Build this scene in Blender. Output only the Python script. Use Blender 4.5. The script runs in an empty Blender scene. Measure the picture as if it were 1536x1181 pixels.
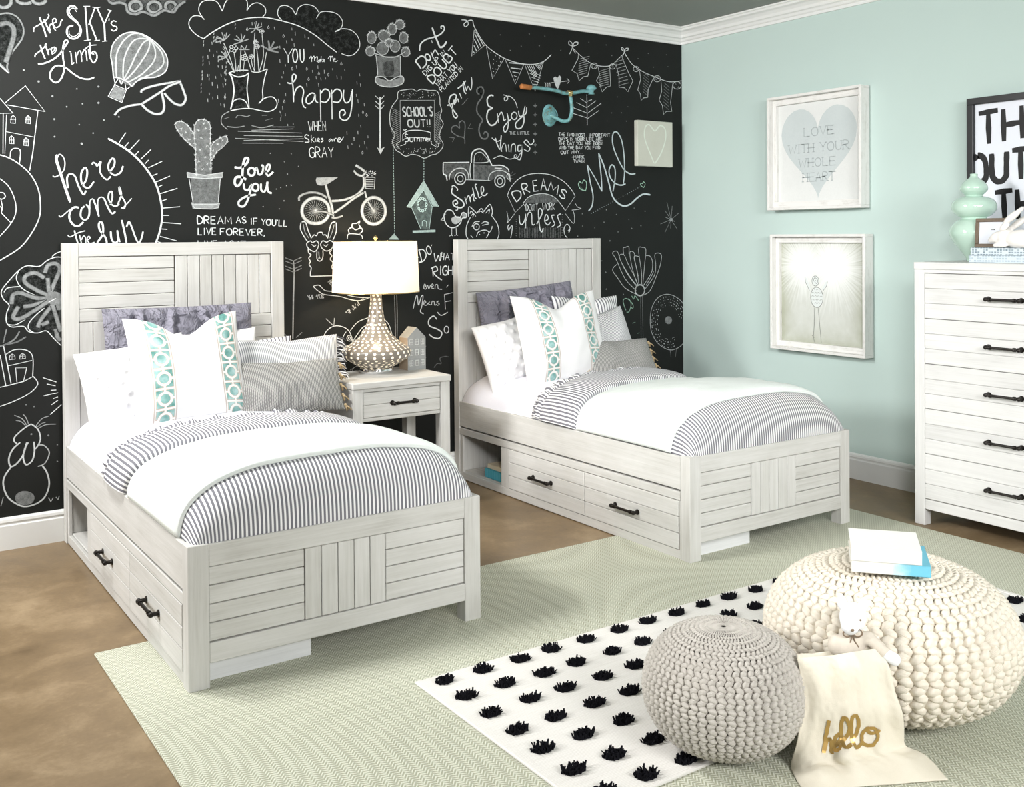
import bpy, bmesh, math, random
from mathutils import Vector, Matrix, noise
random.seed(7)
PI = math.pi
SC = bpy.context.scene
COL = SC.collection

# ------------------------------------------------------------------ camera, sky, lights, exposure
cam_d = bpy.data.cameras.new('camera')
cam = bpy.data.objects.new('camera', cam_d)
COL.objects.link(cam)
cr = Vector((0.82623513, -0.56327865, -0.00725764))
cu = Vector((0.01200879, 0.00473131, 0.9999167))
cf = Vector((0.56319739, 0.82625346, -0.01067347))
cam.matrix_world = Matrix(((cr.x, cu.x, -cf.x, -5.04857), (cr.y, cu.y, -cf.y, -5.25542), (cr.z, cu.z, -cf.z, 1.456), (0, 0, 0, 1)))
cam_d.sensor_width = 36
cam_d.lens = 1518.454 / 1536 * 36
cam_d.shift_y = -(590.5 - 369.695) / 1536
cam_d.clip_start = 0.05
SC.camera = cam

world = bpy.data.worlds.new('studio_sky')
SC.world = world
world.use_nodes = True
bg = world.node_tree.nodes['Background']
bg.inputs['Color'].default_value = (0.93, 0.97, 1.0, 1)
bg.inputs['Strength'].default_value = 0.06


def area(name, loc, target, sx, sy, power, col):
    d = bpy.data.lights.new(name, 'AREA')
    d.shape = 'RECTANGLE'; d.size = sx; d.size_y = sy; d.energy = power; d.color = col
    o = bpy.data.objects.new(name, d); COL.objects.link(o)
    o.location = loc
    o.rotation_euler = (Vector(target) - Vector(loc)).to_track_quat('-Z', 'Y').to_euler()
    return o


area('assumed_left_light', (-9.2, -0.75, 2.75), (-1.0, -1.7, 0.1), 1.1, 1.1, 170, (1.0, 0.99, 0.97))  # assumed lamp far off to the left, out of view
area('assumed_left_softbox', (-4.75, -1.20, 2.82), (-1.7, -1.4, 0.3), 0.7, 0.7, 76, (1.0, 0.985, 0.96))  # assumed softbox high at the left, out of view, inferred from shadow directions
area('front_fill_light', (-3.2, -7.4, 2.8), (-1.2, -1.0, 0.8), 2.0, 1.8, 205, (1.0, 0.99, 0.98))  # added fill from behind the camera, no window there
bed_fill = area('far_bed_fill_light', (-4.7, -5.6, 2.6), (-1.0, -1.1, 0.75), 0.8, 0.8, 9, (1.0, 0.99, 0.98))  # narrow lamp added only to brighten the far bed
bed_fill.data.spread = math.radians(50)
SC.view_settings.view_transform = 'Standard'
SC.view_settings.look = 'None'
SC.view_settings.gamma = 1
SC.view_settings.exposure = 0.76
SC.view_settings.use_curve_mapping = False

# ------------------------------------------------------------------ object helpers


def tag(o, label=None, cat=None, group=None, kind=None):
    if label: o['label'] = label
    if cat: o['category'] = cat
    if group: o['group'] = group
    if kind: o['kind'] = kind
    return o


def empty(name, loc, rz=0.0, rx=0.0, ry=0.0):
    o = bpy.data.objects.new(name, None)
    COL.objects.link(o)
    o.empty_display_size = 0.05
    o.location = loc
    o.rotation_euler = (rx, ry, rz)
    return o


def copy_tree(o, parent=None):
    c = o.copy(); COL.objects.link(c); c.parent = parent
    for ch in list(o.children):
        copy_tree(ch, c)
    return c


class MB:
    """collects faces with uv (metres) and a per-face tone, then links them as one mesh object"""

    def __init__(self):
        self.v = []; self.f = []; self.uv = []; self.tone = []; self.mi = []

    def face(self, pts, uvs=None, tone=0.5, mi=0):
        b = len(self.v)
        self.v += [tuple(p) for p in pts]
        self.f.append(tuple(range(b, b + len(pts))))
        self.uv.append(uvs or [(0, 0)] * len(pts))
        self.tone.append(tone); self.mi.append(mi)

    def mesh(self, verts, faces, uvs=None, tone=0.5, mi=0):
        b = len(self.v)
        self.v += [tuple(p) for p in verts]
        for k, fc in enumerate(faces):
            self.f.append(tuple(b + i for i in fc))
            self.uv.append([uvs[i] for i in fc] if uvs else [(0, 0)] * len(fc))
            self.tone.append(tone); self.mi.append(mi)

    def box(self, x0, x1, y0, y1, z0, z1, grain='x', bev=0.002, mi=0, tone=None):
        if x0 > x1: x0, x1 = x1, x0
        if y0 > y1: y0, y1 = y1, y0
        if z0 > z1: z0, z1 = z1, z0
        tone = random.random() if tone is None else tone
        du, dv = random.random() * 9, random.random() * 9
        b = min(bev, (x1 - x0) * .3, (y1 - y0) * .3, (z1 - z0) * .3)
        lo = (x0, y0, z0); hi = (x1, y1, z1)
        gi = 'xyz'.index(grain)

        def uv(p, ax):
            o = [i for i in range(3) if i != ax]
            if gi in o:
                u = p[gi]; v = p[[i for i in o if i != gi][0]]
            else:
                u = p[o[0]]; v = p[o[1]]
            return (u + du, v + dv + ax * 1.7)

        def P(ax, side, i, j):
            o = [k for k in range(3) if k != ax]
            p = [0, 0, 0]
            p[ax] = hi[ax] if side else lo[ax]
            p[o[0]] = hi[o[0]] - b if i else lo[o[0]] + b
            p[o[1]] = hi[o[1]] - b if j else lo[o[1]] + b
            return tuple(p)
        quads = []
        for ax in range(3):
            for side in (0, 1):
                q = [P(ax, side, 0, 0), P(ax, side, 1, 0), P(ax, side, 1, 1), P(ax, side, 0, 1)]
                if (side == 0) != (ax == 1): q.reverse()
                quads.append((q, ax))
        for q, ax in quads:
            self.face(q, [uv(p, ax) for p in q], tone, mi)
        if b > 0:
            # edge chamfers
            for ax in range(3):
                o = [k for k in range(3) if k != ax]
                for s in (0, 1):
                    for t in (0, 1):
                        def E(face_ax, other, sv, ov, end):
                            p = [0, 0, 0]
                            p[face_ax] = hi[face_ax] if sv else lo[face_ax]
                            p[other] = hi[other] - b if ov else lo[other] + b
                            p[ax] = hi[ax] - b if end else lo[ax] + b
                            return tuple(p)
                        a0 = E(o[0], o[1], s, t, 0); a1 = E(o[0], o[1], s, t, 1)
                        c0 = E(o[1], o[0], t, s, 0); c1 = E(o[1], o[0], t, s, 1)
                        q = [a0, a1, c1, c0]
                        n = (Vector(a1) - Vector(a0)).cross(Vector(c0) - Vector(a0))
                        out = Vector((0, 0, 0)); out[o[0]] = 1 if s else -1; out[o[1]] = 1 if t else -1
                        if n.dot(out) < 0: q.reverse()
                        self.face(q, [uv(p, o[0]) for p in q], tone, mi)
            for s in (0, 1):
                for t in (0, 1):
                    for r in (0, 1):
                        sg = (s, t, r)
                        tri = []
                        for ax in range(3):
                            p = [(hi[k] - b if sg[k] else lo[k] + b) for k in range(3)]
                            p[ax] = hi[ax] if sg[ax] else lo[ax]
                            tri.append(tuple(p))
                        n = (Vector(tri[1]) - Vector(tri[0])).cross(Vector(tri[2]) - Vector(tri[0]))
                        out = Vector([1 if k else -1 for k in sg])
                        if n.dot(out) < 0: tri.reverse()
                        self.face(tri, None, tone, mi)

    def lathe(self, prof, n=48, cx=0, cy=0, z0=0, mi=0, cap=True):
        vs = []; uvs = []
        s = 0
        for k, (r, z) in enumerate(prof):
            if k: s += math.hypot(r - prof[k - 1][0], z - prof[k - 1][1])
            for j in range(n + 1):
                a = 2 * PI * j / n
                vs.append((cx + r * math.cos(a), cy + r * math.sin(a), z0 + z)); uvs.append((j / n, s))
        fs = []
        for k in range(len(prof) - 1):
            for j in range(n):
                a = k * (n + 1) + j
                fs.append((a, a + 1, a + n + 2, a + n + 1))
        if cap:
            fs.append(tuple(reversed([j for j in range(n)])))
            m = (len(prof) - 1) * (n + 1)
            fs.append(tuple(m + j for j in range(n)))
        self.mesh(vs, fs, uvs, 0.5, mi)

    def tube(self, pts, rad, n=10, mi=0, cap=True, closed=False):
        pts = [Vector(p) for p in pts]
        m = len(pts)
        rads = rad if isinstance(rad, (list, tuple)) else [rad] * m
        vs = []; uvs = []
        up = Vector((0, 0, 1))
        prev = None
        s = 0
        for i, p in enumerate(pts):
            t = (pts[min(i + 1, m - 1)] - pts[max(i - 1, 0)])
            if t.length < 1e-9: t = Vector((0, 0, 1))
            t.normalize()
            if prev is None:
                a = up if abs(t.dot(up)) < .9 else Vector((1, 0, 0))
                nrm = t.cross(a).normalized()
            else:
                nrm = (prev - t * prev.dot(t))
                nrm = nrm.normalized() if nrm.length > 1e-6 else t.orthogonal().normalized()
            prev = nrm
            bi = t.cross(nrm)
            if i: s += (p - pts[i - 1]).length
            for j in range(n):
                a = 2 * PI * j / n
                vs.append(p + (nrm * math.cos(a) + bi * math.sin(a)) * rads[i]); uvs.append((j / n * 2 * PI * rads[i], s))
        fs = []
        for i in range(m - 1):
            for j in range(n):
                fs.append((i * n + j, i * n + (j + 1) % n, (i + 1) * n + (j + 1) % n, (i + 1) * n + j))
        if cap:
            fs.append(tuple(reversed(range(n)))); fs.append(tuple((m - 1) * n + j for j in range(n)))
        self.mesh(vs, fs, uvs, 0.5, mi)

    def ball(self, c, r, nu=20, nv=12, mi=0):
        r = r if isinstance(r, (list, tuple)) else (r, r, r)
        vs = []; fs = []; uvs = []
        for i in range(nv + 1):
            t = PI * i / nv
            for j in range(nu):
                a = 2 * PI * j / nu
                vs.append((c[0] + r[0] * math.sin(t) * math.cos(a), c[1] + r[1] * math.sin(t) * math.sin(a), c[2] - r[2] * math.cos(t)))
                uvs.append((j / nu, i / nv))
        for i in range(nv):
            for j in range(nu):
                fs.append((i * nu + j, i * nu + (j + 1) % nu, (i + 1) * nu + (j + 1) % nu, (i + 1) * nu + j))
        self.mesh(vs, fs, uvs, 0.5, mi)

    def grid(self, fn, nu, nv, uvfn=None, mi=0, flip=False):
        vs = []; uvs = []
        for i in range(nu + 1):
            for j in range(nv + 1):
                vs.append(fn(i / nu, j / nv)); uvs.append(uvfn(i / nu, j / nv) if uvfn else (i / nu, j / nv))
        fs = []
        for i in range(nu):
            for j in range(nv):
                q = (i * (nv + 1) + j, (i + 1) * (nv + 1) + j, (i + 1) * (nv + 1) + j + 1, i * (nv + 1) + j + 1)
                fs.append(tuple(reversed(q)) if flip else q)
        self.mesh(vs, fs, uvs, 0.5, mi)

    def build(self, name, mats, parent=None, smooth=False, loc=None, merge=False):
        me = bpy.data.meshes.new(name)
        me.from_pydata(self.v, [], self.f)
        uvl = me.uv_layers.new(name='uv')
        flat = [c for fuv in self.uv for p in fuv for c in p]
        uvl.data.foreach_set('uv', flat)
        at = me.attributes.new('tone', 'FLOAT', 'FACE')
        at.data.foreach_set('value', self.tone)
        mats = mats if isinstance(mats, (list, tuple)) else [mats]
        for m in mats: me.materials.append(m)
        me.polygons.foreach_set('material_index', self.mi)
        if smooth: me.polygons.foreach_set('use_smooth', [True] * len(self.f))
        if merge:
            bm = bmesh.new(); bm.from_mesh(me)
            bmesh.ops.remove_doubles(bm, verts=bm.verts, dist=1e-5)
            bm.to_mesh(me); bm.free()
        me.update()
        o = bpy.data.objects.new(name, me)
        COL.objects.link(o)
        if parent is not None: o.parent = parent
        if loc: o.location = loc
        return o


def cat_rom(pts, n=6):
    """smooth polyline through points of any dimension"""
    if len(pts) < 3: return [tuple(p) for p in pts]
    out = []
    for i in range(len(pts) - 1):
        p0 = pts[max(i - 1, 0)]; p1 = pts[i]; p2 = pts[i + 1]; p3 = pts[min(i + 2, len(pts) - 1)]
        for k in range(n):
            t = k / n
            out.append(tuple(.5 * (2 * b + (c - a) * t + (2 * a - 5 * b + 4 * c - d) * t * t + (3 * b - a - 3 * c + d) * t ** 3)
                             for a, b, c, d in zip(p0, p1, p2, p3)))
    out.append(tuple(pts[-1]))
    return out


# ------------------------------------------------------------------ material helpers
class X:
    """tiny node-math expression"""

    def __init__(s, nt, v): s.nt = nt; s.v = v

    def _m(s, op, *a, clamp=False):
        n = s.nt.nodes.new('ShaderNodeMath'); n.operation = op; n.use_clamp = clamp
        for i, q in enumerate((s,) + a):
            if isinstance(q, X): q = q.v
            if isinstance(q, (int, float)): n.inputs[i].default_value = q
            else: s.nt.links.new(q, n.inputs[i])
        return X(s.nt, n.outputs[0])

    def __add__(s, o): return s._m('ADD', o)
    def __sub__(s, o): return s._m('SUBTRACT', o)
    def __mul__(s, o): return s._m('MULTIPLY', o)
    def __truediv__(s, o): return s._m('DIVIDE', o)
    def __lt__(s, o): return s._m('LESS_THAN', o)
    def __gt__(s, o): return s._m('GREATER_THAN', o)
    def abs(s): return s._m('ABSOLUTE')
    def fract(s): return s._m('FRACT')
    def floor(s): return s._m('FLOOR')
    def sin(s): return s._m('SINE')
    def sqrt(s): return s._m('SQRT')
    def pw(s, o): return s._m('POWER', o)
    def mod(s, o): return s._m('FLOORED_MODULO', o)
    def max(s, o): return s._m('MAXIMUM', o)
    def min(s, o): return s._m('MINIMUM', o)
    def clamp(s): return s._m('ADD', 0.0, clamp=True)

    def smooth(s, a, b):
        n = s.nt.nodes.new('ShaderNodeMapRange'); n.interpolation_type = 'SMOOTHSTEP'
        s.nt.links.new(s.v, n.inputs[0]); n.inputs[1].default_value = a; n.inputs[2].default_value = b
        return X(s.nt, n.outputs[0])


class Mat:
    def __init__(m, name, rough=0.6, spec=0.3, metal=0.0, col=(0.8, 0.8, 0.8)):
        m.m = bpy.data.materials.new(name); m.m.use_nodes = True
        m.nt = m.m.node_tree
        m.b = m.nt.nodes['Principled BSDF']
        m.b.inputs['Roughness'].default_value = rough
        m.b.inputs['Specular IOR Level'].default_value = spec
        m.b.inputs['Metallic'].default_value = metal
        m.b.inputs['Base Color'].default_value = (*col, 1)

    def uv(m, scale=(1, 1, 1)):
        n = m.nt.nodes.new('ShaderNodeUVMap'); n.uv_map = 'uv'
        return m._map(n.outputs[0], scale)

    def obj(m, scale=(1, 1, 1)):
        n = m.nt.nodes.new('ShaderNodeTexCoord')
        return m._map(n.outputs['Object'], scale)

    def _map(m, s, scale):
        k = m.nt.nodes.new('ShaderNodeMapping'); k.inputs['Scale'].default_value = scale
        m.nt.links.new(s, k.inputs[0]); return k.outputs[0]

    def xyz(m, s):
        n = m.nt.nodes.new('ShaderNodeSeparateXYZ'); m.nt.links.new(s, n.inputs[0])
        return [X(m.nt, n.outputs[i]) for i in range(3)]

    def noise(m, s, scale, detail=4, rough=0.55, dist=0.0):
        n = m.nt.nodes.new('ShaderNodeTexNoise'); n.inputs['Scale'].default_value = scale
        n.inputs['Detail'].default_value = detail; n.inputs['Roughness'].default_value = rough; n.inputs['Distortion'].default_value = dist
        m.nt.links.new(s, n.inputs['Vector']); return X(m.nt, n.outputs['Fac'])

    def voro(m, s, scale, feature='F1'):
        n = m.nt.nodes.new('ShaderNodeTexVoronoi'); n.inputs['Scale'].default_value = scale; n.feature = feature
        m.nt.links.new(s, n.inputs['Vector']); return X(m.nt, n.outputs['Distance'])

    def attr(m, name):
        n = m.nt.nodes.new('ShaderNodeAttribute'); n.attribute_name = name
        return X(m.nt, n.outputs['Fac']), n.outputs['Color']

    def mix(m, fac, a, b):
        n = m.nt.nodes.new('ShaderNodeMix'); n.data_type = 'RGBA'
        fac = fac.v if isinstance(fac, X) else fac
        if isinstance(fac, (int, float)): n.inputs[0].default_value = fac
        else: m.nt.links.new(fac, n.inputs[0])
        for i, q in ((6, a), (7, b)):
            if isinstance(q, tuple): n.inputs[i].default_value = (*q[:3], 1)
            else: m.nt.links.new(q, n.inputs[i])
        return n.outputs[2]

    def ramp(m, fac, stops):
        n = m.nt.nodes.new('ShaderNodeValToRGB'); e = n.color_ramp.elements
        while len(e) < len(stops): e.new(0.5)
        for k, (p, c) in enumerate(stops): e[k].position = p; e[k].color = (*c, 1)
        m.nt.links.new(fac.v, n.inputs[0]); return n.outputs[0]

    def color(m, s): m.nt.links.new(s, m.b.inputs['Base Color']); return m

    def rough(m, x): m.nt.links.new(x.v, m.b.inputs['Roughness']); return m

    def bump(m, h, dist=0.002, strength=0.5):
        n = m.nt.nodes.new('ShaderNodeBump'); n.inputs['Strength'].default_value = strength; n.inputs['Distance'].default_value = dist
        m.nt.links.new(h.v, n.inputs['Height']); m.nt.links.new(n.outputs[0], m.b.inputs['Normal']); return m


def simple(name, col, rough=0.6, spec=0.3, metal=0.0, var=0.08, scale=30, bump=0.0):
    m = Mat(name, rough, spec, metal, col)
    n = m.noise(m.obj(), scale, 4)
    lo = tuple(c * (1 - var) for c in col); hi = tuple(min(1, c * (1 + var)) for c in col)
    m.color(m.mix(n, lo, hi))
    if bump: m.bump(n, bump, 0.6)
    return m.m


def wood(name, lo, mid, hi, rough=0.55):
    m = Mat(name, rough, 0.25)
    u = m.uv((2.2, 55, 1)); g1 = m.noise(u, 1.0, 6, 0.6, 0.3)
    g2 = m.noise(m.uv((7, 210, 1)), 1.0, 3, 0.6)
    g3 = m.noise(m.uv((3, 5, 1)), 1.2, 3)
    t, _ = m.attr('tone')
    f = g1 * 0.45 + g2 * 0.25 + g3 * 0.35 + t * 0.10 - 0.05
    m.color(m.ramp(f, [(0.22, lo), (0.47, mid), (0.72, hi)]))
    m.bump(g1 + g2 * .6, 0.0008, 0.5)
    return m.m


WASH = wood('whitewashed_wood', (0.37, 0.355, 0.325), (0.55, 0.545, 0.52), (0.67, 0.665, 0.65))
WASH2 = wood('pale_whitewashed_wood', (0.49, 0.485, 0.47), (0.65, 0.65, 0.64), (0.75, 0.75, 0.74))
PLINTH = wood('grey_white_board', (0.55, 0.56, 0.56), (0.68, 0.69, 0.70), (0.78, 0.79, 0.80))
GROOVE = simple('dark_wood_groove', (0.10, 0.085, 0.07), 0.8)
BRONZE = simple('dark_bronze_metal', (0.018, 0.015, 0.013), 0.38, 0.5, 0.6)
WHITE = simple('white_cotton', (0.84, 0.84, 0.85), 0.85, 0.15, 0, 0.02, 60)
SHEET = simple('white_percale_sheet', (0.80, 0.80, 0.87), 0.85, 0.15, 0, 0.02, 40)
TRIM = simple('white_trim_paint', (0.80, 0.81, 0.80), 0.4, 0.4, 0, 0.02, 8)
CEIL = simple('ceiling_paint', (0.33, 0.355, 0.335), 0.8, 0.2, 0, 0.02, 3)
BLACKYARN = simple('black_yarn', (0.012, 0.012, 0.016), 0.9, 0.1)
CHROME = simple('polished_chrome', (0.85, 0.86, 0.88), 0.07, 0.5, 1.0, 0.01)
BRASS = simple('polished_brass', (0.80, 0.60, 0.28), 0.2, 0.5, 1.0, 0.02)
BLACKFRAME = simple('black_frame_lacquer', (0.012, 0.013, 0.015), 0.4, 0.4)
PAPER = simple('white_poster_paper', (0.76, 0.79, 0.86), 0.5, 0.3, 0, 0.01)
INK = simple('black_brush_ink', (0.010, 0.010, 0.011), 0.5, 0.3)
BROWNFRAME = simple('brown_wood_frame', (0.16, 0.12, 0.085), 0.5, 0.3, 0, 0.3, 60)
CERAMIC = simple('white_glazed_ceramic', (0.86, 0.83, 0.80), 0.35, 0.5, 0, 0.01)
CREAMPAGE = simple('cream_pages', (0.78, 0.70, 0.58), 0.8, 0.1, 0, 0.05, 200)
TASSEL = simple('tan_tassel_yarn', (0.52, 0.40, 0.24), 0.9, 0.1, 0, 0.2, 120)


def wall_mat(name, col, var, scale, rough, bmp):
    m = Mat(name, rough, 0.25)
    n = m.noise(m.obj(), scale, 5)
    m.color(m.mix(n, tuple(c * (1 - var) for c in col), tuple(c * (1 + var) for c in col)))
    m.bump(m.noise(m.obj(), 180, 3), bmp, 0.3)
    return m.m


CHALKWALL = wall_mat('chalkboard_paint', (0.0085, 0.0098, 0.0090), 0.30, 2.2, 0.62, 0.0004)
MINT = wall_mat('mint_wall_paint', (0.525, 0.645, 0.615), 0.02, 2.0, 0.7, 0.0004)


def floor_mat():
    m = Mat('stained_concrete', 0.42, 0.35)
    a = m.noise(m.obj(), 1.3, 6, 0.6, 0.5); b = m.noise(m.obj(), 6.0, 6, 0.65, 0.4); c = m.noise(m.obj(), 60, 3)
    f = a * .5 + b * .4 + c * .1
    m.color(m.ramp(f, [(0.30, (0.120, 0.080, 0.042)), (0.5, (0.235, 0.165, 0.092)), (0.70, (0.42, 0.315, 0.195))]))
    m.rough(b * .25 + .30)
    return m.m


def green_rug_mat():
    m = Mat('sage_zigzag_weave', 0.9, 0.1)
    x, y, z = m.xyz(m.obj())
    col = (x / 0.030).floor()
    zz = ((x / 0.030).fract() - 0.5).abs() * 0.030
    w = ((y + zz * 1.2 + col * 0.004) / 0.0135).fract()
    st = ((w - 0.5).abs() * 2).smooth(0.35, 0.75)
    n = m.noise(m.obj(), 220, 2); big = m.noise(m.obj(), 2.5, 3)
    f = st * .62 + n * .3 + big * .12
    m.color(m.ramp(f, [(0.12, (0.355, 0.365, 0.27)), (0.85, (0.69, 0.70, 0.60))]))
    m.bump(f, 0.004, 0.6)
    return m.m


def cream_rug_mat():
    m = Mat('cream_flatweave', 0.9, 0.1)
    x, y, z = m.xyz(m.obj())
    rib = ((y / 0.006).fract() - .5).abs() * 2
    n = m.noise(m.obj((2, 60, 1)), 3, 4); n2 = m.noise(m.obj(), 260, 2)
    f = rib * .25 + n * .5 + n2 * .25
    m.color(m.ramp(f, [(0.2, (0.66, 0.64, 0.60)), (0.7, (0.83, 0.815, 0.79))]))
    m.bump(f, 0.003, 0.5)
    return m.m


def stripe_mat(name, pitch, dark=(0.135, 0.135, 0.16), light=(0.82, 0.82, 0.83), duty=0.45, axis=0, bumpd=0.001):
    m = Mat(name, 0.85, 0.15)
    u = m.xyz(m.uv())[axis]
    n = m.noise(m.uv((900, 900, 1)), 1.0, 2)
    w = ((u / pitch).fract() - 0.5).abs() * 2
    s = w.smooth(duty + .12, duty - .12)
    f = (s * (n * .5 + .72)).clamp()
    m.color(m.mix(f, light, dark))
    m.bump(m.noise(m.uv((300, 300, 1)), 1, 2), bumpd, 0.4)
    return m.m


def coverlet_mat():
    m = Mat('pale_mint_coverlet', 0.85, 0.15)
    x, y, z = m.xyz(m.uv())
    w = ((y / 0.011).fract() - .5).abs() * 2
    n = m.noise(m.uv((60, 200, 1)), 1, 3)
    m.color(m.mix(n, (0.755, 0.81, 0.785), (0.82, 0.86, 0.84)))
    m.bump(w + n, 0.0022, 0.5)
    return m.m


def purple_mat():
    m = Mat('mauve_grey_linen', 0.9, 0.1)
    n = m.noise(m.uv((1, 1, 1)), 14, 5); f = m.noise(m.uv((500, 500, 1)), 1, 2)
    m.color(m.mix(n * .6 + f * .4, (0.19, 0.185, 0.23), (0.32, 0.315, 0.37)))
    r = (m.noise(m.uv((1.0, .35, 1)), 26, 3, .55, 1.5) - .5).abs() * 2
    r2 = (m.noise(m.uv((1, 1, 1)), 11, 3, .6, .8) - .5).abs() * 2
    m.bump(r.smooth(0, .35) * .7 + r2.smooth(0, .25) * .8 + f * .1, 0.010, 0.9)
    return m.m


def trellis_mat(pw, ph):
    """white cotton with two teal lattice bands; uv in metres from the pillow centre"""
    m = Mat('white_cotton_teal_trellis', 0.85, 0.15)
    x, y, z = m.xyz(m.uv())
    bw = 0.096
    ax = (x - 0.02).abs() - 0.172
    u = ax / bw
    v = ((y / bw).fract() - 0.5)
    band = u.abs() < 0.5
    edge = (u.abs() < 0.56) * (u.abs() > 0.5)
    r = (u * u + v * v).sqrt()
    ring = (r > 0.25) * (r < 0.36)
    ringo = ((r - 0.365).abs() < 0.016).max((r - 0.245).abs() < 0.014)
    outside = r > 0.36
    lines = ((u.abs() < 0.045).max(v.abs() < 0.045)) * outside
    lineo = ((u.abs() < 0.075).max(v.abs() < 0.075)) * outside
    bord = (v.abs() > 0.455).max(u.abs() > 0.455)
    bordo = (v.abs() > 0.425).max(u.abs() > 0.43)
    wh = ring.max(lines).max(bord)
    tan = ringo.max(lineo).max(bordo)
    n = m.noise(m.uv((1, 1, 1)), 13, 3)
    teal = m.ramp(n, [(0.36, (0.11, 0.28, 0.25)), (0.5, (0.24, 0.44, 0.42)), (0.64, (0.44, 0.62, 0.62))])
    c1 = m.mix(tan, teal, (0.55, 0.44, 0.36))
    c2 = m.mix(wh, c1, (0.82, 0.82, 0.80))
    c3 = m.mix(band, (0.84, 0.84, 0.845), c2)
    c4 = m.mix(edge, c3, (0.55, 0.48, 0.44))
    m.color(c4)
    return m.m


def lumbar_mat():
    m = Mat('grey_checked_weave', 0.9, 0.1)
    x, y, z = m.xyz(m.uv())
    a = ((x / 0.0085).fract() - .5).abs() * 2; b = ((y / 0.0062 + (x / 0.0085).floor() * .5).fract() - .5).abs() * 2
    f = (a.smooth(.3, .7) * b.smooth(.3, .7))
    m.color(m.mix(f, (0.19, 0.19, 0.185), (0.70, 0.69, 0.66)))
    m.bump(f, 0.002, 0.5)
    return m.m


def shade_mat():
    m = Mat('white_linen_shade', 0.8, 0.1, 0, (0.86, 0.82, 0.76))
    nt = m.nt
    tr = nt.nodes.new('ShaderNodeBsdfTranslucent'); tr.inputs[0].default_value = (0.92, 0.84, 0.72, 1)
    mx = nt.nodes.new('ShaderNodeMixShader'); mx.inputs[0].default_value = 0.30
    nt.links.new(m.b.outputs[0], mx.inputs[1]); nt.links.new(tr.outputs[0], mx.inputs[2])
    out = [n for n in nt.nodes if n.type == 'OUTPUT_MATERIAL'][0]
    nt.links.new(mx.outputs[0], out.inputs[0])
    return m.m


def lamp_mat():
    """taupe glaze with rows of pierced holes lit from inside the lit lamp base"""
    m = Mat('pierced_taupe_glaze', 0.3, 0.5)
    x, y, z = m.xyz(m.uv())
    v = y / 0.0225
    row = v.floor()
    obx = m.xyz(m.obj())
    rad = (obx[0] * obx[0] + obx[1] * obx[1]).sqrt()
    cnt = (rad > .052) * 7 + (rad > .105) * 11 + 7
    u = x * cnt + row * 0.5 + row * row * 0.13
    jit = (u.floor() * 12.9898 + row * 78.233).sin() * 0.14
    du = (u.fract() - 0.5 + jit); dv = v.fract() - 0.5
    su = rad * (2 * PI) / cnt
    r = ((du * su) * (du * su) + (dv * 0.0225) * (dv * 0.0225)).sqrt()
    dot = r.smooth(0.0088, 0.0066)
    m.color(m.mix(dot, (0.205, 0.18, 0.15), (0.85, 0.80, 0.70)))
    m.nt.links.new(m.mix(dot, (0, 0, 0), (1.0, 0.82, 0.55)), m.b.inputs['Emission Color'])
    m.b.inputs['Emission Strength'].default_value = 0.30
    return m.m


def celadon_mat():
    m = Mat('celadon_glaze', 0.08, 0.5)
    n = m.noise(m.obj(), 4, 3)
    m.color(m.mix(n, (0.44, 0.635, 0.53), (0.58, 0.735, 0.645)))
    m.b.inputs['Coat Weight'].default_value = 0.5
    return m.m


def knit_mat(name, a, b):
    m = Mat(name, 0.9, 0.1)
    x, y, z = m.xyz(m.uv())
    n = m.noise(m.obj(), 45, 4); tw = ((y * 260 + x * 300).sin() * .5 + .5)
    m.color(m.mix(n * .7 + tw * .3, a, b))
    m.bump(tw + n, 0.0015, 0.4)
    return m.m


def canvas_bag_mat():
    m = Mat('natural_canvas', 0.85, 0.15)
    x, y, z = m.xyz(m.uv())
    n = m.noise(m.obj(), 12, 4)
    w = m.noise(m.obj(), 400, 2)
    m.color(m.mix(n * .6 + w * .4, (0.70, 0.645, 0.53), (0.83, 0.785, 0.68)))
    m.bump(w, 0.0008, 0.5)
    return m.m


def teal_metal_mat():
    m = Mat('weathered_teal_paint', 0.45, 0.4)
    n = m.noise(m.obj(), 28, 6, 0.7)
    m.color(m.ramp(n, [(0.36, (0.22, 0.13, 0.06)), (0.43, (0.11, 0.29, 0.29)), (0.60, (0.20, 0.42, 0.46))]))
    return m.m


def rust_mat(): return simple('rusty_orange_paint', (0.40, 0.155, 0.05), 0.7, 0.2, 0, 0.5, 60)


def distressed_mat():
    m = Mat('distressed_white_paint', 0.7, 0.2)
    n = m.noise(m.uv((4, 60, 1)), 1.0, 6, 0.7, .5); b = m.noise(m.uv((12, 18, 1)), 1.0, 5, 0.7)
    f = n * .5 + b * .5
    m.color(m.ramp(f, [(0.27, (0.30, 0.28, 0.25)), (0.36, (0.62, 0.61, 0.58)), (0.5, (0.78, 0.775, 0.755))]))
    m.bump(f, 0.002, 0.5)
    return m.m


def chalk_mat():
    """white or tinted chalk; the mark's own density is stored with the stroke"""
    m = Mat('chalk', 0.95, 0.05)
    _, c = m.attr('chalk_colour')
    d, _ = m.attr('chalk_density')
    g = m.noise(m.obj(), 260, 3, 0.7); s = m.noise(m.obj((1, 1, 1)), 42, 4, 0.6)
    grain = (g * .5 + s * .5)
    f = (d * 1.2 - 0.12 + (grain - 0.5) * 1.5).clamp() * (d * .8 + .16).clamp()
    m.color(m.mix(f, (0.0085, 0.0098, 0.0090), c))
    return m.m


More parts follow.
